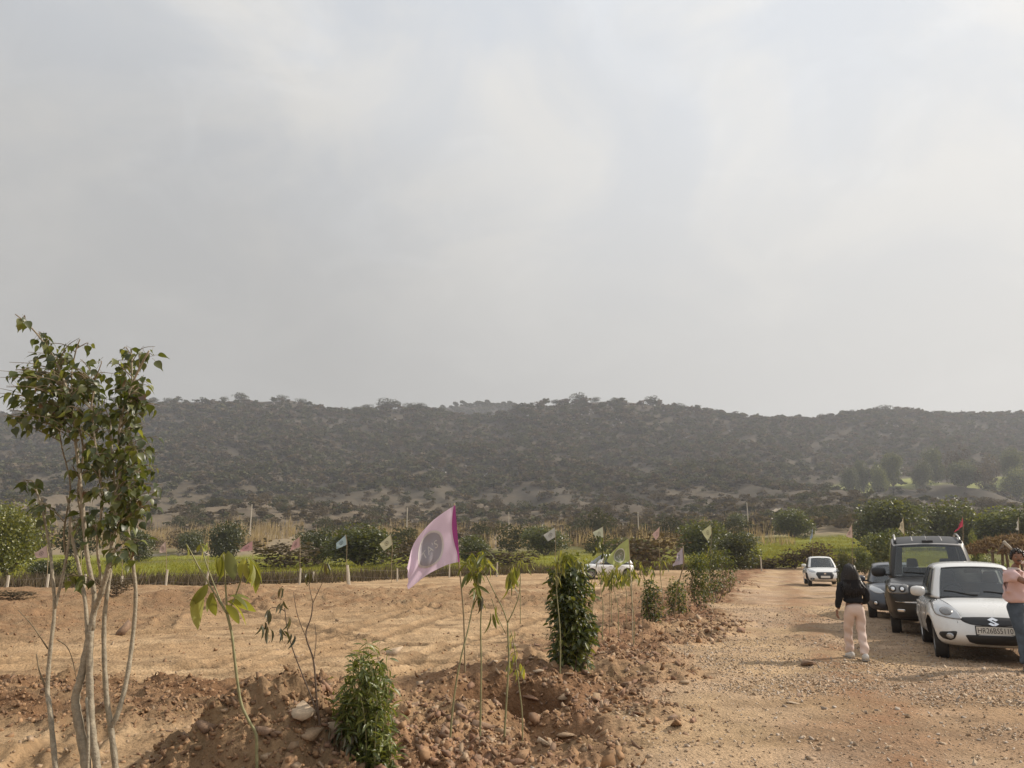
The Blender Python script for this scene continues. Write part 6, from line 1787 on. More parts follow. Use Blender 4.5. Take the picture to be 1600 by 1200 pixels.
# emblem: a chrome S made of slanted bars
def curve_on(bv_, pts, lift):
    out = []
    for y, z in pts:
        h = bv_.ray_cast(Vector((5, y, z)), Vector((-1, 0, 0)))
        out.append(h[0] + Vector((lift, 0, 0)) if h[0] else Vector((1.9, y, z)))
    return out
sv = [(y, z + 0.624) for y, z in [(-.072, .030), (0, .066), (.072, .030), (.036, .010), (0, .030), (-.018, .021), (.072, -.030), (0, -.066), (-.072, -.030), (-.036, -.010), (0, -.030), (.018, -.021)]]
fr = curve_on(bv, sv, 0.020); bk = curve_on(bv, sv, 0.002)
n = len(sv); bm = bmesh.new()
vf = [bm.verts.new(p) for p in fr]; vb_ = [bm.verts.new(p) for p in bk]
bm.faces.new(vf)
for i in range(n): bm.faces.new((vf[i], vb_[i], vb_[(i + 1) % n], vf[(i + 1) % n]))
bmesh.ops.triangulate(bm, faces=[f for f in bm.faces if len(f.verts) > 4])
bmesh.ops.recalc_face_normals(bm, faces=bm.faces); me = bpy.data.meshes.new('emblem'); bm.to_mesh(me); bm.free(); me.materials.append(m_chrome); link('emblem', me, r_)
h = bv.ray_cast(Vector((5, 0.0, .50)), Vector((-1, 0, 0)))
plate(r_, 'HR26BS5110', h[0] + Vector((0.018, 0.0, 0)), 0.50, 0.112)
# wipers and cowl
for y0, y1 in ((0.62, 0.05), (-0.05, -0.52)):
    pts = []
    for k in range(6):
        y = y0 + (y1 - y0) * k / 5; z = 0.955 + 0.10 * math.sin(PI * 0.5 * k / 5) * 0.9
        h = bv2.ray_cast(Vector((5, y, max(z, 0.99))), Vector((-1, 0, 0)))
        pts.append(h[0] + Vector((0.015, 0, 0)) if h[0] else Vector((1.0, y, 1.0)))
    MB().tube(pts, 0.009, 5).build('wiper', m_black, r_)
# bonnet shut lines
for s_ in (-1, 1):
    pts = []
    for k in range(9):
        x = 1.02 + k * 0.095; y = s_ * (0.66 - 0.035 * k + 0.0015 * k * k)
        h = bv.ray_cast(Vector((x, y, 3)), Vector((0, 0, -1)))
        if h[0]: pts.append(h[0])
    MB().tube(pts, 0.004, 4, caps=False).build('bonnet_seam', m_black, r_)

# ---- the black suv
SUV = dict(len=4.50, w=1.93, round=9, paint=black, roofpaint=paint('silver_grey_dusty', (0.36, 0.355, 0.345), 0.5, 0.1, coat=0.2, dust=0.3), deck=[(-2.25, 1.14), (-1.5, 1.16), (0.6, 1.18), (1.2, 1.19), (1.7, 1.15), (2.25, 1.07)], bottom=[(-2.2, .40), (-1.2, .30), (1.3, .30), (1.8, .30), (2.2, .34)],
           nose=lambda c: 0.06 * max(0, c) ** 2 + 0.05 * max(0, -c - 0.5), tail=lambda c: 0.05, plan=(0.16, 0.08), side=[(-1, .93), (-.5, .985), (0.2, 1.0), (.8, .98), (1, .94)], taper=(0.04, 0.03), cladding=None, crown=0.035,
           wf=1.38, wr=-1.32, wrad=0.37, flare=0.03, cab=(-2.14, 0.98), belt=1.15, roof=2.10, wslope=0.50, rslope=-2.02, wcab=0.88, wroof=0.74, pillars=[(-.92, -.50), (-.45, -.02), (.04, .56), (.60, .80)], seatx=-0.25, mirror=(0.62, 0.30, 0.22), mirrormat=m_black, doors=(0.75, -0.35, -1.25), handles=(-0.2, -1.1), sill=0.42, spokes=5, cround=12, roofarch=0.15, wswidth=0.90, wtop=0.80, blackA=True)
b, yaw_suv = car_front(1474, 15.6, 2.25, 26.5)
r_, bv, bv2, panel, both = build_car('black_suv', SUV, 'tall black suv with roof rails parked behind the white hatchback', 'suv', b, yaw_suv)
for s_, o in both([(0.52, .86), (0.52, 1.05), (0.84, 1.055), (0.905, 1.02), (0.90, .89), (0.84, .86)]):
    hp = panel('headlight', round_poly(o, .2), m_bowl, lift=0.012, rings=4)
    for cy in (0.63, 0.80):
        panel('lamp_bowl', [(cy * s_ + 0.060 * math.cos(t * PI / 8), .955 + 0.062 * math.sin(t * PI / 8)) for t in range(16)], m_black, lift=0.016, rings=2, parent=hp)
        panel('lamp_bulb', [(cy * s_ + 0.036 * math.cos(t * PI / 8), .955 + 0.038 * math.sin(t * PI / 8)) for t in range(16)], m_bulb, lift=0.020, rings=2, parent=hp)
    panel('fog_lamp', round_poly([(0.62 * s_, .50), (0.62 * s_, .555), (0.76 * s_, .555), (0.76 * s_, .50)], .2), m_bulb, lift=0.012, rings=2)
gr = panel('grille', round_poly([(-0.47, .84), (-0.45, 1.03), (0.45, 1.03), (0.47, .84)], .12), m_black, lift=0.012, rings=4)
for k in range(7):
    y = -0.36 + 0.12 * k
    panel('grille_slat', [(y - 0.014, .85), (y - 0.014, 1.02), (y + 0.014, 1.02), (y + 0.014, .85)], m_chrome, lift=0.022, rings=1, parent=gr)
panel('chrome_bar', round_poly([(-0.78, .688), (-0.78, .715), (0.78, .715), (0.78, .688)], .3), m_chrome, lift=0.016, rings=3)
panel('lower_grille', round_poly([(-0.45, .40), (-0.45, .60), (0.45, .60), (0.45, .40)], .15), m_black, lift=0.010, rings=3)
h = bv.ray_cast(Vector((5, 0, .56)), Vector((-1, 0, 0)))
plate(r_, None, h[0] + Vector((0.02, 0, 0)), 0.5, 0.11)
for s_ in (-1, 1):
    pts = []
    for k in range(9):
        x = 0.20 - k * 0.24
        hh = bv2.ray_cast(Vector((x, s_ * 0.66, 3)), Vector((0, 0, -1)))
        pts.append(hh[0] + Vector((0, 0, 0.07 * min(1, math.sin(PI * (k + 0.15) / 8.3) * 2.2))))
    MB().tube(pts, 0.022, 6).build('roof_rail', m_rim, r_, True)
    MB().box(pts[0] + Vector((0.02, 0, 0.01)), (0.16, 0.07, 0.07), taper=0.6).build('rail_foot', m_black, r_)
hh = bv2.ray_cast(Vector((0.22, 0, 3)), Vector((0, 0, -1)))
MB().tube([hh[0], hh[0] + Vector((-0.10, 0, 0.22))], 0.006, 5).build('antenna', m_black, r_)
for y in (-0.3, 0.0, 0.3):
    pts = []
    for k in range(8):
        h = bv2.ray_cast(Vector((0.25 - k * 0.28, y, 3)), Vector((0, 0, -1))); pts.append(h[0] + Vector((0, 0, 0.002)))
    MB().tube(pts, 0.010, 4, caps=False).build('roof_rib', MATS['silver_grey_dusty'], r_)
# bonnet scoop and ridges
hh = bv.ray_cast(Vector((1.45, 0, 3)), Vector((0, 0, -1)))
sc2 = MB().box(hh[0] + Vector((0, 0, 0.025)), (0.45, 0.42, 0.07), taper=0.8).build('bonnet_scoop', black, r_); bvm = sc2.modifiers.new('soft', 'BEVEL'); bvm.width = 0.02; bvm.segments = 3
for y0, y1 in ((0.66, 0.08), (-0.02, -0.56)):
    pts = []
    for k in range(6):
        y = y0 + (y1 - y0) * k / 5
        h = bv2.ray_cast(Vector((5, y, 1.25 + 0.03 * k / 5)), Vector((-1, 0, 0))); pts.append(h[0] + Vector((0.02, 0, 0)))
    MB().tube(pts, 0.010, 5).build('wiper', m_black, r_)

# ---- the grey hatchback
GREY = dict(HATCH); GREY.update(len=3.75, w=1.68, paint=greyp, mirrormat=greyp, roof=1.44, deck=[(-1.88, .89), (-1.5, .92), (0.55, .93), (0.95, .92), (1.35, .86), (1.65, .77), (1.88, .66)], belt=0.90, wf=1.14, wr=-1.22, cab=(-1.78, 0.98))
b, yaw_g = car_front(1413, 19.6, 1.88, 24.5)
r_, bv, bv2, panel, both = build_car('hatchback_car', GREY, 'slate grey hatchback parked between the walking woman and the black suv', 'car', b, yaw_g)
for s_, o in both([(0.36, .68), (0.46, .76), (0.66, .85), (0.74, .85), (0.72, .74), (0.60, .67), (0.45, .65)]):
    hp = panel('headlight', round_poly(o, .3), m_lens, lift=0.010, rings=5)
    fg = panel('fog_lamp', [(0.60 * s_ + 0.075 * math.cos(t * PI / 8), .42 + 0.07 * math.sin(t * PI / 8)) for t in range(16)], m_black, lift=0.008, rings=3)
    panel('fog_bulb', [(0.60 * s_ + 0.04 * math.cos(t * PI / 8), .42 + 0.04 * math.sin(t * PI / 8)) for t in range(16)], m_bulb, lift=0.014, rings=2, parent=fg)
panel('grille', round_poly([(-0.30, .66), (-0.30, .72), (0.30, .72), (0.30, .66)], .2), m_black, lift=0.004, rings=3)
lg = panel('lower_grille', round_poly([(-0.42, .33), (-0.36, .58), (0.36, .58), (0.42, .33)], .2), m_black, lift=0.004, rings=4)
for z in (.38, .44, .50): panel('grille_slat', [(-0.36, z), (-0.36, z + .012), (0.36, z + .012), (0.36, z)], greyp, lift=0.014, rings=1, parent=lg)
h = bv.ray_cast(Vector((5, 0, .60)), Vector((-1, 0, 0))); plate(r_, None, h[0] + Vector((0.02, 0, 0)), 0.5, 0.11)

# ---- the far white sedan coming up the road
SED = dict(HATCH); SED.update(len=3.99, w=1.735, paint=whiteB, roof=1.51, cab=(-1.55, 1.05), rslope=-0.95, deck=[(-2.0, .93), (-1.6, 1.0), (-1.3, .98), (0.55, .965), (0.95, .955), (1.4, .88), (1.75, .79), (2.0, .68)], wf=1.24, wr=-1.21, wrad=0.31)
b = gpy(1285, 41.5); 
r_, bv, bv2, panel, both = build_car('sedan_car', SED, 'white sedan with a wide dark grille far off on the road', 'car', b, math.atan2(-1, -0.30))
for s_, o in both([(0.42, .70), (0.50, .77), (0.70, .84), (0.76, .82), (0.74, .73), (0.60, .68)]):
    panel('headlight', round_poly(o, .3), m_lens, lift=0.012, rings=5)
    fg = panel('fog_lamp', [(0.62 * s_ + 0.10 * math.cos(t * PI / 8), .36 + 0.06 * math.sin(t * PI / 8)) for t in range(16)], m_black, lift=0.010, rings=3)
    panel('fog_bulb', [(0.62 * s_ + 0.04 * math.cos(t * PI / 8), .35 + 0.04 * math.sin(t * PI / 8)) for t in range(16)], m_lens, lift=0.016, rings=2, parent=fg)
panel('grille', round_poly([(-0.44, .60), (-0.38, .70), (0.38, .70), (0.44, .60), (0.33, .36), (-0.33, .36)], .15), m_black, lift=0.010, rings=5)
h = bv.ray_cast(Vector((5, 0, .47)), Vector((-1, 0, 0))); plate(r_, None, h[0] + Vector((0.03, 0, 0)), 0.45, 0.11)
h = bv.ray_cast(Vector((5, 0, .62)), Vector((-1, 0, 0))); MB().lathe([(0.001, 0.0), (0.055, 0.0), (0.055, 0.02), (0.001, 0.02)], h[0] + Vector((0.01, 0, 0)), 'X', 14).build('emblem', m_chrome, r_)

# ---- the white car half hidden by saplings in the plot
HID = dict(HATCH); HID.update(paint=whiteB, roof=1.55)
b = gpy(946, 50.0)
r_, bv, bv2, panel, both = build_car('hatchback_car', HID, 'white car half hidden behind the saplings beyond the large dense bush', 'car', b, math.radians(180 + 12))
for s_, o in both([(0.42, .68), (0.50, .80), (0.70, .88), (0.74, .72), (0.6, .66)]): panel('headlight', round_poly(o, .3), m_lens, lift=0.010, rings=4)
panel('grille', round_poly([(-0.42, .60), (-0.40, .68), (0.40, .68), (0.42, .60)], .2), m_black, lift=0.006, rings=4)
# ------------------------------------------------------------------ people
def skin_mesh(joints, edges, root, sub=2, name='body', mats=(), parent=None, loc=(0, 0, 0)):
    """joints: name -> ((x,y,z), radius or (rx,ry))"""
    keys = list(joints); idx = {k: i for i, k in enumerate(keys)}
    me = bpy.data.meshes.new(name); me.from_pydata([joints[k][0] for k in keys], [(idx[a], idx[b]) for a, b in edges], [])
    o = bpy.data.objects.new(name, me); COL.objects.link(o)
    md = o.modifiers.new('skin', 'SKIN'); md.use_smooth_shade = True; md.branch_smoothing = 0.4
    sv = me.skin_vertices[0].data
    for k, i in idx.items():
        r = joints[k][1]; sv[i].radius = (r, r) if isinstance(r, (int, float)) else r
        sv[i].use_root = (k == root)
    s2 = o.modifiers.new('sub', 'SUBSURF'); s2.levels = sub; s2.render_levels = sub
    bpy.context.view_layer.update()
    dg = bpy.context.evaluated_depsgraph_get()
    m2 = bpy.data.meshes.new_from_object(o.evaluated_get(dg))
    bpy.data.objects.remove(o); bpy.data.meshes.remove(me)
    m2.name = name; m2.materials.clear()
    for m in mats: m2.materials.append(m)
    for p in m2.polygons: p.use_smooth = True
    return link(name, m2, parent, loc)
m_skin = principled('skin', (0.26, 0.14, 0.09), 0.55, noise=0.1, nscale=20)
m_hair = principled('black_hair', (0.018, 0.013, 0.011), 0.38, bump=0.5, bscale=60)
m_sweat = principled('black_knit', (0.010, 0.010, 0.012), 0.95, bump=0.4, bscale=50)
m_pants = principled('pale_pink_cloth', (0.66, 0.52, 0.45), 0.9, noise=0.08, nscale=6, bump=0.25, bscale=14)
m_shoe = principled('white_shoe', (0.60, 0.58, 0.54), 0.7)
m_sole = principled('shoe_sole', (0.30, 0.28, 0.25), 0.8)
m_polo = principled('pink_polo', (0.66, 0.47, 0.46), 0.9, noise=0.06, nscale=6, bump=0.3, bscale=12)
m_collar = principled('pale_collar', (0.62, 0.56, 0.52), 0.9)
m_jean = principled('blue_denim', (0.065, 0.085, 0.11), 0.9, noise=0.35, nscale=9, bump=0.3, bscale=25)
m_eye = principled('eye_white', (0.38, 0.34, 0.31), 0.3); m_iris = principled('iris', (0.02, 0.012, 0.01), 0.3)
def head_mesh(r, mats, parent, loc, rot, name='head'):
    """a face on a skull, looking along +X"""
    bm = bmesh.new(); bmesh.ops.create_uvsphere(bm, u_segments=40, v_segments=28, radius=1)
    for v in bm.verts:
        x, y, z = v.co
        X, Y_, Z = x * 0.90, y * 0.74, z * 1.12
        if z < 0: Y_ *= 1 - 0.28 * (-z) ** 1.4; X *= 1 - 0.08 * (-z)
        if x < 0: X *= 1.08
        f = max(0, x)
        g = lambda cy, cz, sy, sz: math.exp(-((y - cy) / sy) ** 2 - ((z - cz) / sz) ** 2) * (x > 0)
        X += 0.22 * g(0, -0.12, 0.10, 0.13) + 0.10 * g(0, 0.06, 0.07, 0.16)     # nose
        X -= 0.09 * g(0.33, 0.10, 0.16, 0.11) + 0.09 * g(-0.33, 0.10, 0.16, 0.11)  # sockets
        X += 0.05 * g(0, 0.26, 0.45, 0.09)                                       # brow
        X += 0.07 * g(0, -0.40, 0.17, 0.045) + 0.06 * g(0, -0.49, 0.15, 0.045) - 0.03 * g(0, -0.445, 0.2, 0.02)
        X += 0.08 * g(0, -0.72, 0.2, 0.14)                                       # chin
        Y_ += math.copysign(0.03, y) * math.exp(-((x - .45) / .3) ** 2 - ((z + .15) / .2) ** 2)
        v.co = Vector((X, Y_, Z)) * r
    me = bpy.data.meshes.new(name); bm.to_mesh(me); bm.free()
    for m in mats: me.materials.append(m)
    for p in me.polygons: p.use_smooth = True
    h = link(name, me, parent, loc); h.rotation_euler = rot
    for s_ in (-1, 1):
        e = MB().lathe([(0.0001, 0.03 * r)] + [(0.115 * r * math.sin(t * PI / 12), 0.0) for t in range(1, 2)], (0, 0, 0), 'X', 8)
        bm = bmesh.new(); bmesh.ops.create_uvsphere(bm, u_segments=12, v_segments=8, radius=0.105 * r); m = bpy.data.meshes.new('eye'); bm.to_mesh(m); bm.free(); m.materials.append(m_eye)
        link('eye', m, h, (0.74 * r, 0.31 * r * s_, 0.11 * r))
        bm = bmesh.new(); bmesh.ops.create_uvsphere(bm, u_segments=10, v_segments=6, radius=0.055 * r); m = bpy.data.meshes.new('iris'); bm.to_mesh(m); bm.free(); m.materials.append(m_iris)
        link('iris', m, h, (0.81 * r, 0.31 * r * s_, 0.11 * r))
        MB().tube([Vector((0.80 * r, (0.31 - .14) * r * s_, .25 * r)), Vector((0.83 * r, .31 * r * s_, .29 * r)), Vector((0.72 * r, .47 * r * s_, .25 * r))], 0.022 * r, 5).build('eyebrow', m_hair, h)
        MB().tube(smoothcurve([Vector((0.02 * r, 0.74 * r * s_, 0.20 * r)), Vector((-0.06 * r, .84 * r * s_, .14 * r)), Vector((-0.03 * r, .82 * r * s_, -.05 * r)), Vector((0.04 * r, .72 * r * s_, -.16 * r))], 3), 0.055 * r, 6).build('ear', mats[0], h, True)
    return h
def hand(parent, pos, R, s_, curl=0.5, mat=None, L_=0.175):
    """five-fingered hand along +X of R, thumb on side s_"""
    j = {'w': ((0, 0, 0), (.024, .018)), 'p': ((L_ * .28, 0, 0), (.034, .016)), 'k': ((L_ * .48, 0, 0), (.036, .014))}
    hb = skin_mesh({k: (Vector(v[0]), v[1]) for k, v in j.items()}, [('w', 'p'), ('p', 'k')], 'w', 2, 'hand', [mat or m_skin], parent)
    hb.matrix_local = Matrix.Translation(pos) @ R.to_4x4()
    for q, (y, ln) in enumerate([(-.027, .86), (-.009, 1.0), (.009, .93), (.027, .74)]):
        l = L_ * .5 * ln; x0 = L_ * .46; a = 0; p = Vector((x0, y, 0)); pts = [p.copy()]
        for k in range(3):
            a += curl * (0.5 + 0.35 * k); p = p + Vector((math.cos(a), 0, -math.sin(a))) * l * (.42, .32, .26)[k]; pts.append(p.copy())
        MB().tube(smoothcurve(pts, 3), [.0095 - .0003 * k for k in range(10)], 7).build('finger', mat or m_skin, hb, True)
    pts = [Vector((L_ * .12, s_ * .022, 0)), Vector((L_ * .30, s_ * .045, -.01)), Vector((L_ * .44, s_ * .050, -.025)), Vector((L_ * .54, s_ * .042, -.035))]
    MB().tube(smoothcurve(pts, 3), [.0125 - .0004 * k for k in range(10)], 7).build('thumb', mat or m_skin, hb, True)
    return hb
def shoe(parent, pos, yaw, pitch=0.0, up=m_shoe, so=m_sole, L_=0.26):
    V_ = []; F_ = []
    n = 10; m = 10
    for i in range(n + 1):
        t = i / n; x = (t - 0.28) * L_
        w = 0.046 * (0.75 + 0.35 * math.sin(PI * min(1, t * 0.9 + 0.15))) * (1 if t < .85 else 1 - (t - .85) * 3.0)
        h = (0.105 if t < .35 else 0.105 - (t - .35) * 0.10) * (1 if t < .9 else 0.8)
        for k in range(m):
            a = 2 * PI * k / m; V_.append((x, w * sgnpow(math.cos(a), .8), 0.012 + h * (0.5 + 0.5 * sgnpow(math.sin(a), .8)) * 0.95))
    for i in range(n):
        for k in range(m): F_.append((i * m + k, (i + 1) * m + k, (i + 1) * m + (k + 1) % m, i * m + (k + 1) % m))
    F_.append(tuple(range(m))); F_.append(tuple(n * m + k for k in range(m))[::-1])
    o = MB().add(V_, F_).build('shoe', up, parent, True); o.location = pos; o.rotation_euler = (0, pitch, yaw)
    MB().box((L_ * 0.22, 0, 0.011), (L_ * 1.0, 0.088, 0.022)).build('sole', so, o)
    return o
# ---- the woman walking away (local: X right, Y away from the camera, Z up), 1.52 m
b = gp(1342, 1031)
wo = empty('person', b, math.radians(-8)); tag(wo, 'woman with long black hair walking away in a black sweater and pale pink trousers', 'person')
k_ = 0.875
def S3(x, y, z): return Vector((x * k_, y * k_, z * k_))
body = {'pel': (S3(0, 0, .93), (.125, .11)), 'sp': (S3(0, .01, 1.08), (.10, .085)), 'ch': (S3(0, .0, 1.25), (.13, .10)), 'nk': (S3(0, .0, 1.42), .05), 'hd': (S3(0, .02, 1.50), .05),
        'sl': (S3(-.165, 0, 1.36), .055), 'el': (S3(-.235, -.03, 1.10), .038), 'wl': (S3(-.265, .06, .88), .026), 'sr': (S3(.165, 0, 1.36), .055), 'er': (S3(.245, -.02, 1.12), .038), 'wr': (S3(.20, .16, .98), .026),
        'hl': (S3(-.095, 0, .88), .10), 'kl': (S3(-.115, .10, .50), .045), 'al': (S3(-.105, .12, .10), .034), 'hr': (S3(.095, 0, .88), .10), 'kr': (S3(.085, -.03, .49), .045), 'ar': (S3(.06, -.20, .10), .034)}
skin_mesh(body, [('pel', 'sp'), ('sp', 'ch'), ('ch', 'nk'), ('nk', 'hd'), ('ch', 'sl'), ('sl', 'el'), ('el', 'wl'), ('ch', 'sr'), ('sr', 'er'), ('er', 'wr'), ('pel', 'hl'), ('hl', 'kl'), ('kl', 'al'), ('pel', 'hr'), ('hr', 'kr'), ('kr', 'ar')], 'pel', 2, 'body', [m_skin], wo)
sw = {'w': (S3(0, .005, 1.00), (.168, .14)), 'b': (S3(0, .0, 1.06), (.172, .142)), 'ch': (S3(0, -.005, 1.25), (.172, .138)), 'up': (S3(0, 0, 1.38), (.11, .09)), 'nk': (S3(0, 0, 1.44), (.062, .062)),
      'sl': (S3(-.185, -.005, 1.345), .083), 'ml': (S3(-.225, -.03, 1.22), .070), 'el': (S3(-.25, -.035, 1.10), .062), 'fl': (S3(-.272, .01, .99), .052), 'wl': (S3(-.285, .05, .90), .042),
      'sr': (S3(.185, -.005, 1.345), .083), 'mr': (S3(.225, -.03, 1.22), .072), 'er': (S3(.252, -.03, 1.11), .064), 'fr': (S3(.235, .07, 1.04), .054), 'wr': (S3(.205, .14, .985), .042)}
sx_ = skin_mesh(sw, [('ch', 'b'), ('b', 'w'), ('ch', 'up'), ('up', 'nk'), ('up', 'sl'), ('sl', 'ml'), ('ml', 'el'), ('el', 'fl'), ('fl', 'wl'), ('up', 'sr'), ('sr', 'mr'), ('mr', 'er'), ('er', 'fr'), ('fr', 'wr')], 'ch', 2, 'sweater', [m_sweat], wo)
for v in sx_.data.vertices:
    v.co.z += 0.006 * math.sin(v.co.x * 40 + v.co.z * 30); v.co.y += 0.008 * math.sin(v.co.x * 28 + v.co.z * 45)
pt = {'w': (S3(0, 0, 1.03), (.132, .105)), 'h': (S3(0, -.01, .93), (.150, .135)), 'hl': (S3(-.092, -.025, .84), (.112, .122)), 'tl': (S3(-.105, .03, .68), (.080, .088)), 'kl': (S3(-.115, .10, .50), (.063, .068)), 'cl': (S3(-.112, .12, .30), (.064, .070)), 'al': (S3(-.105, .13, .09), (.066, .074)),
      'hr': (S3(.092, -.025, .84), (.112, .122)), 'tr': (S3(.095, -.01, .68), (.080, .088)), 'kr': (S3(.085, -.03, .49), (.063, .068)), 'cr': (S3(.075, -.12, .30), (.064, .070)), 'ar': (S3(.06, -.20, .09), (.066, .074))}
px_ = skin_mesh(pt, [('h', 'w'), ('h', 'hl'), ('hl', 'tl'), ('tl', 'kl'), ('kl', 'cl'), ('cl', 'al'), ('h', 'hr'), ('hr', 'tr'), ('tr', 'kr'), ('kr', 'cr'), ('cr', 'ar')], 'h', 3, 'trousers', [m_pants], wo)
for v in px_.data.vertices:
    f = max(0, 1 - v.co.z / 0.9)
    v.co.y += 0.014 * f * math.sin(v.co.z * 42 + v.co.x * 25); v.co.x += 0.010 * f * math.sin(v.co.z * 33 + 1)
hd_ = head_mesh(0.098, [m_skin], wo, S3(0, .03, 1.575), (0.0, 0.05, PI / 2 + 0.1))
# hair: a long mass in strands over head and back
mb = MB(); rg = random.Random(4)
for q in range(330):
    a = rg.uniform(-1.75, 1.75)        # around the back of the head; 0 = towards the camera
    t0 = rg.uniform(0.0, 1.0); r = 0.103 + rg.uniform(0, .014)
    hx_, hy_ = math.sin(a), -math.cos(a)
    top = S3(rg.uniform(-.012, .012), .03, 1.575) + Vector((hx_ * r * .12 * t0, .0 + hy_ * r * .12 * t0, r * 1.10))
    s1 = S3(0, .03, 1.575) + Vector((hx_ * r * 0.80, hy_ * r * 0.98, r * 0.30))
    s2 = S3(0, .03, 1.575) + Vector((hx_ * r * rg.uniform(1.0, 1.25), hy_ * r * 1.12, -r * 0.75))
    wdt = 0.140 + rg.uniform(-.05, .03)
    s3 = Vector((hx_ * wdt * (1.02), min(-0.088 + rg.uniform(-.02, .02), 0.1) if abs(a) < 1.3 else -0.02 + rg.uniform(-.03, .03), 1.32 * k_))
    ln = (1.15 + 0.06 * abs(a) + rg.uniform(-.06, .10)) * k_
    s4 = Vector((hx_ * (wdt + .015) + rg.uniform(-.02, .02), -0.128 + rg.uniform(-.015, .02) if abs(a) < 1.3 else -0.10 + rg.uniform(-.03, .03), ln))
    mb.tube(smoothcurve([top, (top + s1) / 2 + Vector((hx_ * r * .16, hy_ * r * .16, r * .10)), s1, s2, s3, s4], 3), [.010, .012, .012, .012, .012, .012, .012, .012, .012, .011, .011, .010, .009, .007, .005, .003], 4)
hm_ = mb.build('hair', m_hair, wo, True)
bm = bmesh.new(); bmesh.ops.create_uvsphere(bm, u_segments=24, v_segments=16, radius=1)
for v in bm.verts:
    x, y, z = v.co
    v.co = Vector((x * 0.094, y * 0.108 - (0.01), z * 0.116 + (0 if z > -.2 else 0)))
    if y > 0.45 and z < 0.45: v.co = v.co * 0.72
me = bpy.data.meshes.new('hair_cap'); bm.to_mesh(me); bm.free(); me.materials.append(m_hair)
for p in me.polygons: p.use_smooth = True
link('hair_cap', me, hm_, S3(0, .02, 1.585))
def basis(x, z):
    x = Vector(x).normalized(); z = Vector(z); z = (z - x * z.dot(x)).normalized(); return Matrix((x, z.cross(x), z)).transposed()
hand(wo, S3(-.287, .055, .885), basis((-.05, .15, -1), (-1, -.2, 0)), -1, 0.45)
hand(wo, S3(.20, .15, .975), basis((-.5, .8, -.4), (.5, -.5, 0)), 1, 0.4)
shoe(wo, S3(-.105, .11, .0), PI / 2 + 0.1)
shoe(wo, S3(.06, -.22, .0), PI / 2 - 0.12, 0.10)

# ---- the man leaning on the bonnet, hand at his mouth
b = gpy(1612, 11.45)
mo = empty('person', b, math.radians(0)); tag(mo, 'man in a pink polo and jeans leaning on the white bonnet, hand at his mouth', 'person')
# local X right, Y away, Z up; he faces left and a little to the camera
def Q(x, y, z): return Vector((x, y, z))
body = {'pel': (Q(-.02, .10, .92), (.10, .09)), 'sp': (Q(-.03, .08, 1.06), (.105, .09)), 'ch': (Q(-.035, .06, 1.26), (.135, .105)), 'nk': (Q(-.01, .03, 1.44), .056), 'hd': (Q(.02, .0, 1.52), .055),
        'sl': (Q(-.16, -.04, 1.38), .06), 'el': (Q(-.03, -.27, 1.22), .042), 'wl': (Q(.03, -.18, 1.43), .030), 'sr': (Q(.12, .14, 1.38), .06), 'er': (Q(.26, .16, 1.14), .042), 'wr': (Q(.22, .02, .98), .03),
        'hl': (Q(-.09, .05, .87), .075), 'kl': (Q(-.08, -.02, .47), .055), 'al': (Q(-.12, -.06, .09), .040), 'hr': (Q(.07, .12, .87), .075), 'kr': (Q(.05, .05, .47), .055), 'ar': (Q(.05, .05, .09), .040)}
skin_mesh(body, [('pel', 'sp'), ('sp', 'ch'), ('ch', 'nk'), ('nk', 'hd'), ('ch', 'sl'), ('sl', 'el'), ('el', 'wl'), ('ch', 'sr'), ('sr', 'er'), ('er', 'wr'), ('pel', 'hl'), ('hl', 'kl'), ('kl', 'al'), ('pel', 'hr'), ('hr', 'kr'), ('kr', 'ar')], 'pel', 2, 'body', [m_skin], mo)
po = {'w': (Q(-.03, .09, .93), (.172, .150)), 'b': (Q(-.04, .07, 1.05), (.172, .15)), 'ch': (Q(-.045, .05, 1.25), (.175, .14)), 'up': (Q(-.03, .045, 1.38), (.12, .10)), 'nk': (Q(-.03, .03, 1.45), (.066, .066)),
      'sl': (Q(-.175, -.04, 1.365), .086), 'ml': (Q(-.135, -.13, 1.32), .076), 'xl': (Q(-.10, -.175, 1.28), .070), 'sr': (Q(.135, .14, 1.36), .086), 'mr': (Q(.20, .16, 1.26), .07), 'xr': (Q(.215, .165, 1.23), .066)}
sx_ = skin_mesh(po, [('ch', 'b'), ('b', 'w'), ('ch', 'up'), ('up', 'nk'), ('up', 'sl'), ('sl', 'ml'), ('ml', 'xl'), ('up', 'sr'), ('sr', 'mr'), ('mr', 'xr')], 'ch', 3, 'shirt', [m_polo], mo)
for v in sx_.data.vertices:
    v.co.y += 0.009 * math.sin(v.co.x * 30 + v.co.z * 38); v.co.x += 0.006 * math.sin(v.co.z * 50 + v.co.y * 20)
MB().lathe([(.064, 0), (.088, -.035), (.084, -.040), (.058, -.002)], Q(-.03, .03, 1.455), 'Z', 20).build('collar', m_collar, mo, True)
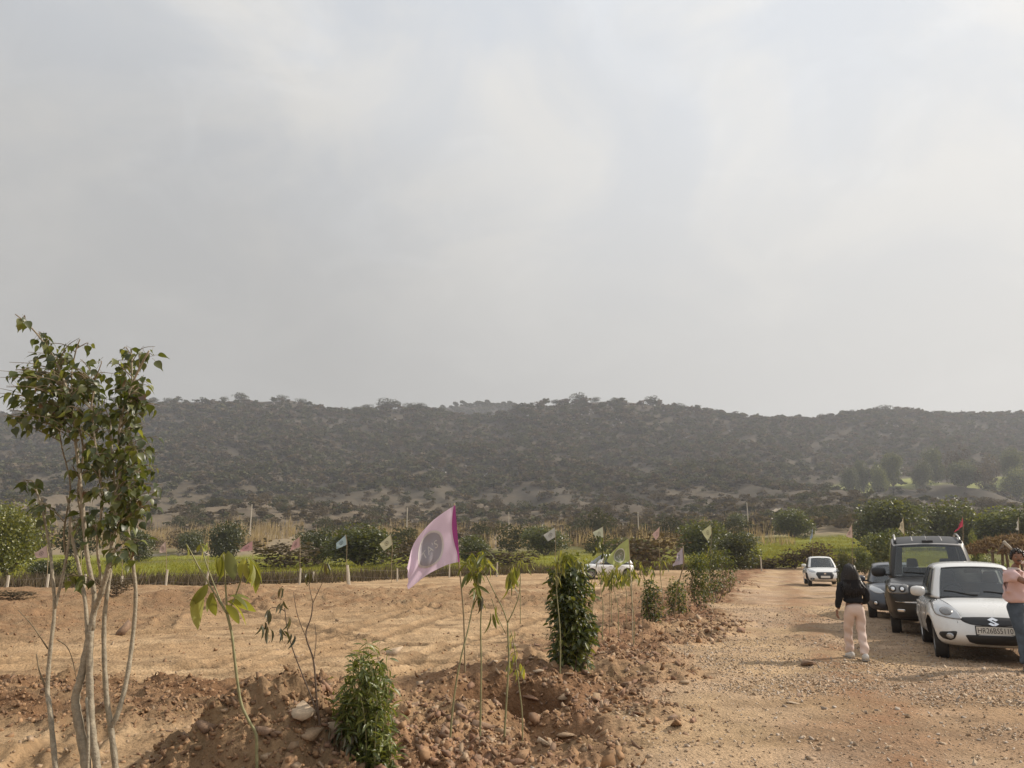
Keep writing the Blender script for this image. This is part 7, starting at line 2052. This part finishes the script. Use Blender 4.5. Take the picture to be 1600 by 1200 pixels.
pt = {'w': (Q(-.02, .10, 1.00), (.145, .125)), 'h': (Q(-.02, .10, .91), (.155, .14)), 'hl': (Q(-.085, .05, .80), (.112, .115)), 'kl': (Q(-.08, -.02, .47), (.078, .080)), 'cl': (Q(-.10, -.04, .27), (.070, .072)), 'al': (Q(-.12, -.06, .07), (.066, .070)),
      'hr': (Q(.07, .13, .80), (.105, .11)), 'kr': (Q(.05, .06, .47), (.078, .080)), 'cr': (Q(.05, .05, .27), (.070, .072)), 'ar': (Q(.05, .05, .07), (.066, .070))}
px_ = skin_mesh(pt, [('h', 'w'), ('h', 'hl'), ('hl', 'kl'), ('kl', 'cl'), ('cl', 'al'), ('h', 'hr'), ('hr', 'kr'), ('kr', 'cr'), ('cr', 'ar')], 'h', 3, 'jeans', [m_jean], mo)
for v in px_.data.vertices:
    f = max(0, 1 - v.co.z / 0.9); v.co.y += 0.008 * f * math.sin(v.co.z * 48 + v.co.x * 25); v.co.x += 0.006 * f * math.sin(v.co.z * 40)
yaw_h = -PI / 2 - 0.25
hd_ = head_mesh(0.102, [m_skin], mo, Q(.03, -.01, 1.60), (0.0, 0.12, yaw_h - 0.15))
mb = MB(); rg = random.Random(9)
for q in range(420):
    u = Vector((rg.gauss(0, 1), rg.gauss(0, 1), rg.gauss(0, 1))).normalized()
    if u.x > 0.42 and u.z < 0.62: continue
    if u.z < -0.35: continue
    if u.x > 0.0 and u.z < -0.0: continue
    p = Vector((u.x * .94, u.y * .80, u.z * 1.13)) * 0.102
    p2 = p * 1.10 + Vector((rg.gauss(0, .3), rg.gauss(0, .3), rg.gauss(0.2, .3))) * 0.03
    mb.tube([p * .97, (p + p2) / 2 + u * 0.006, p2], [.016, .015, .007], 5)
mb.build('hair', m_hair, hd_, True)
# beard shadow and moustache, glasses left out: only what shows
MB().tube([Vector((.098, -.028, -.036)), Vector((.110, 0, -.030)), Vector((.098, .028, -.036))], .006, 5).build('moustache', m_hair, hd_)
hand(mo, Q(.03, -.18, 1.43), basis((-.30, .18, .95), (.2, -1, .3)), -1, 0.75)
hand(mo, Q(.22, .02, .98), basis((-.3, -.5, -.7), (.5, -.5, 0)), 1, 0.4)
shoe(mo, Q(-.115, -.07, 0), -PI / 2 - 0.5, 0, principled('brown_shoe', (0.16, 0.10, 0.07), 0.6), m_sole)
shoe(mo, Q(.055, .04, 0), -PI / 2 + 0.2, 0, MATS['brown_shoe'], m_sole)
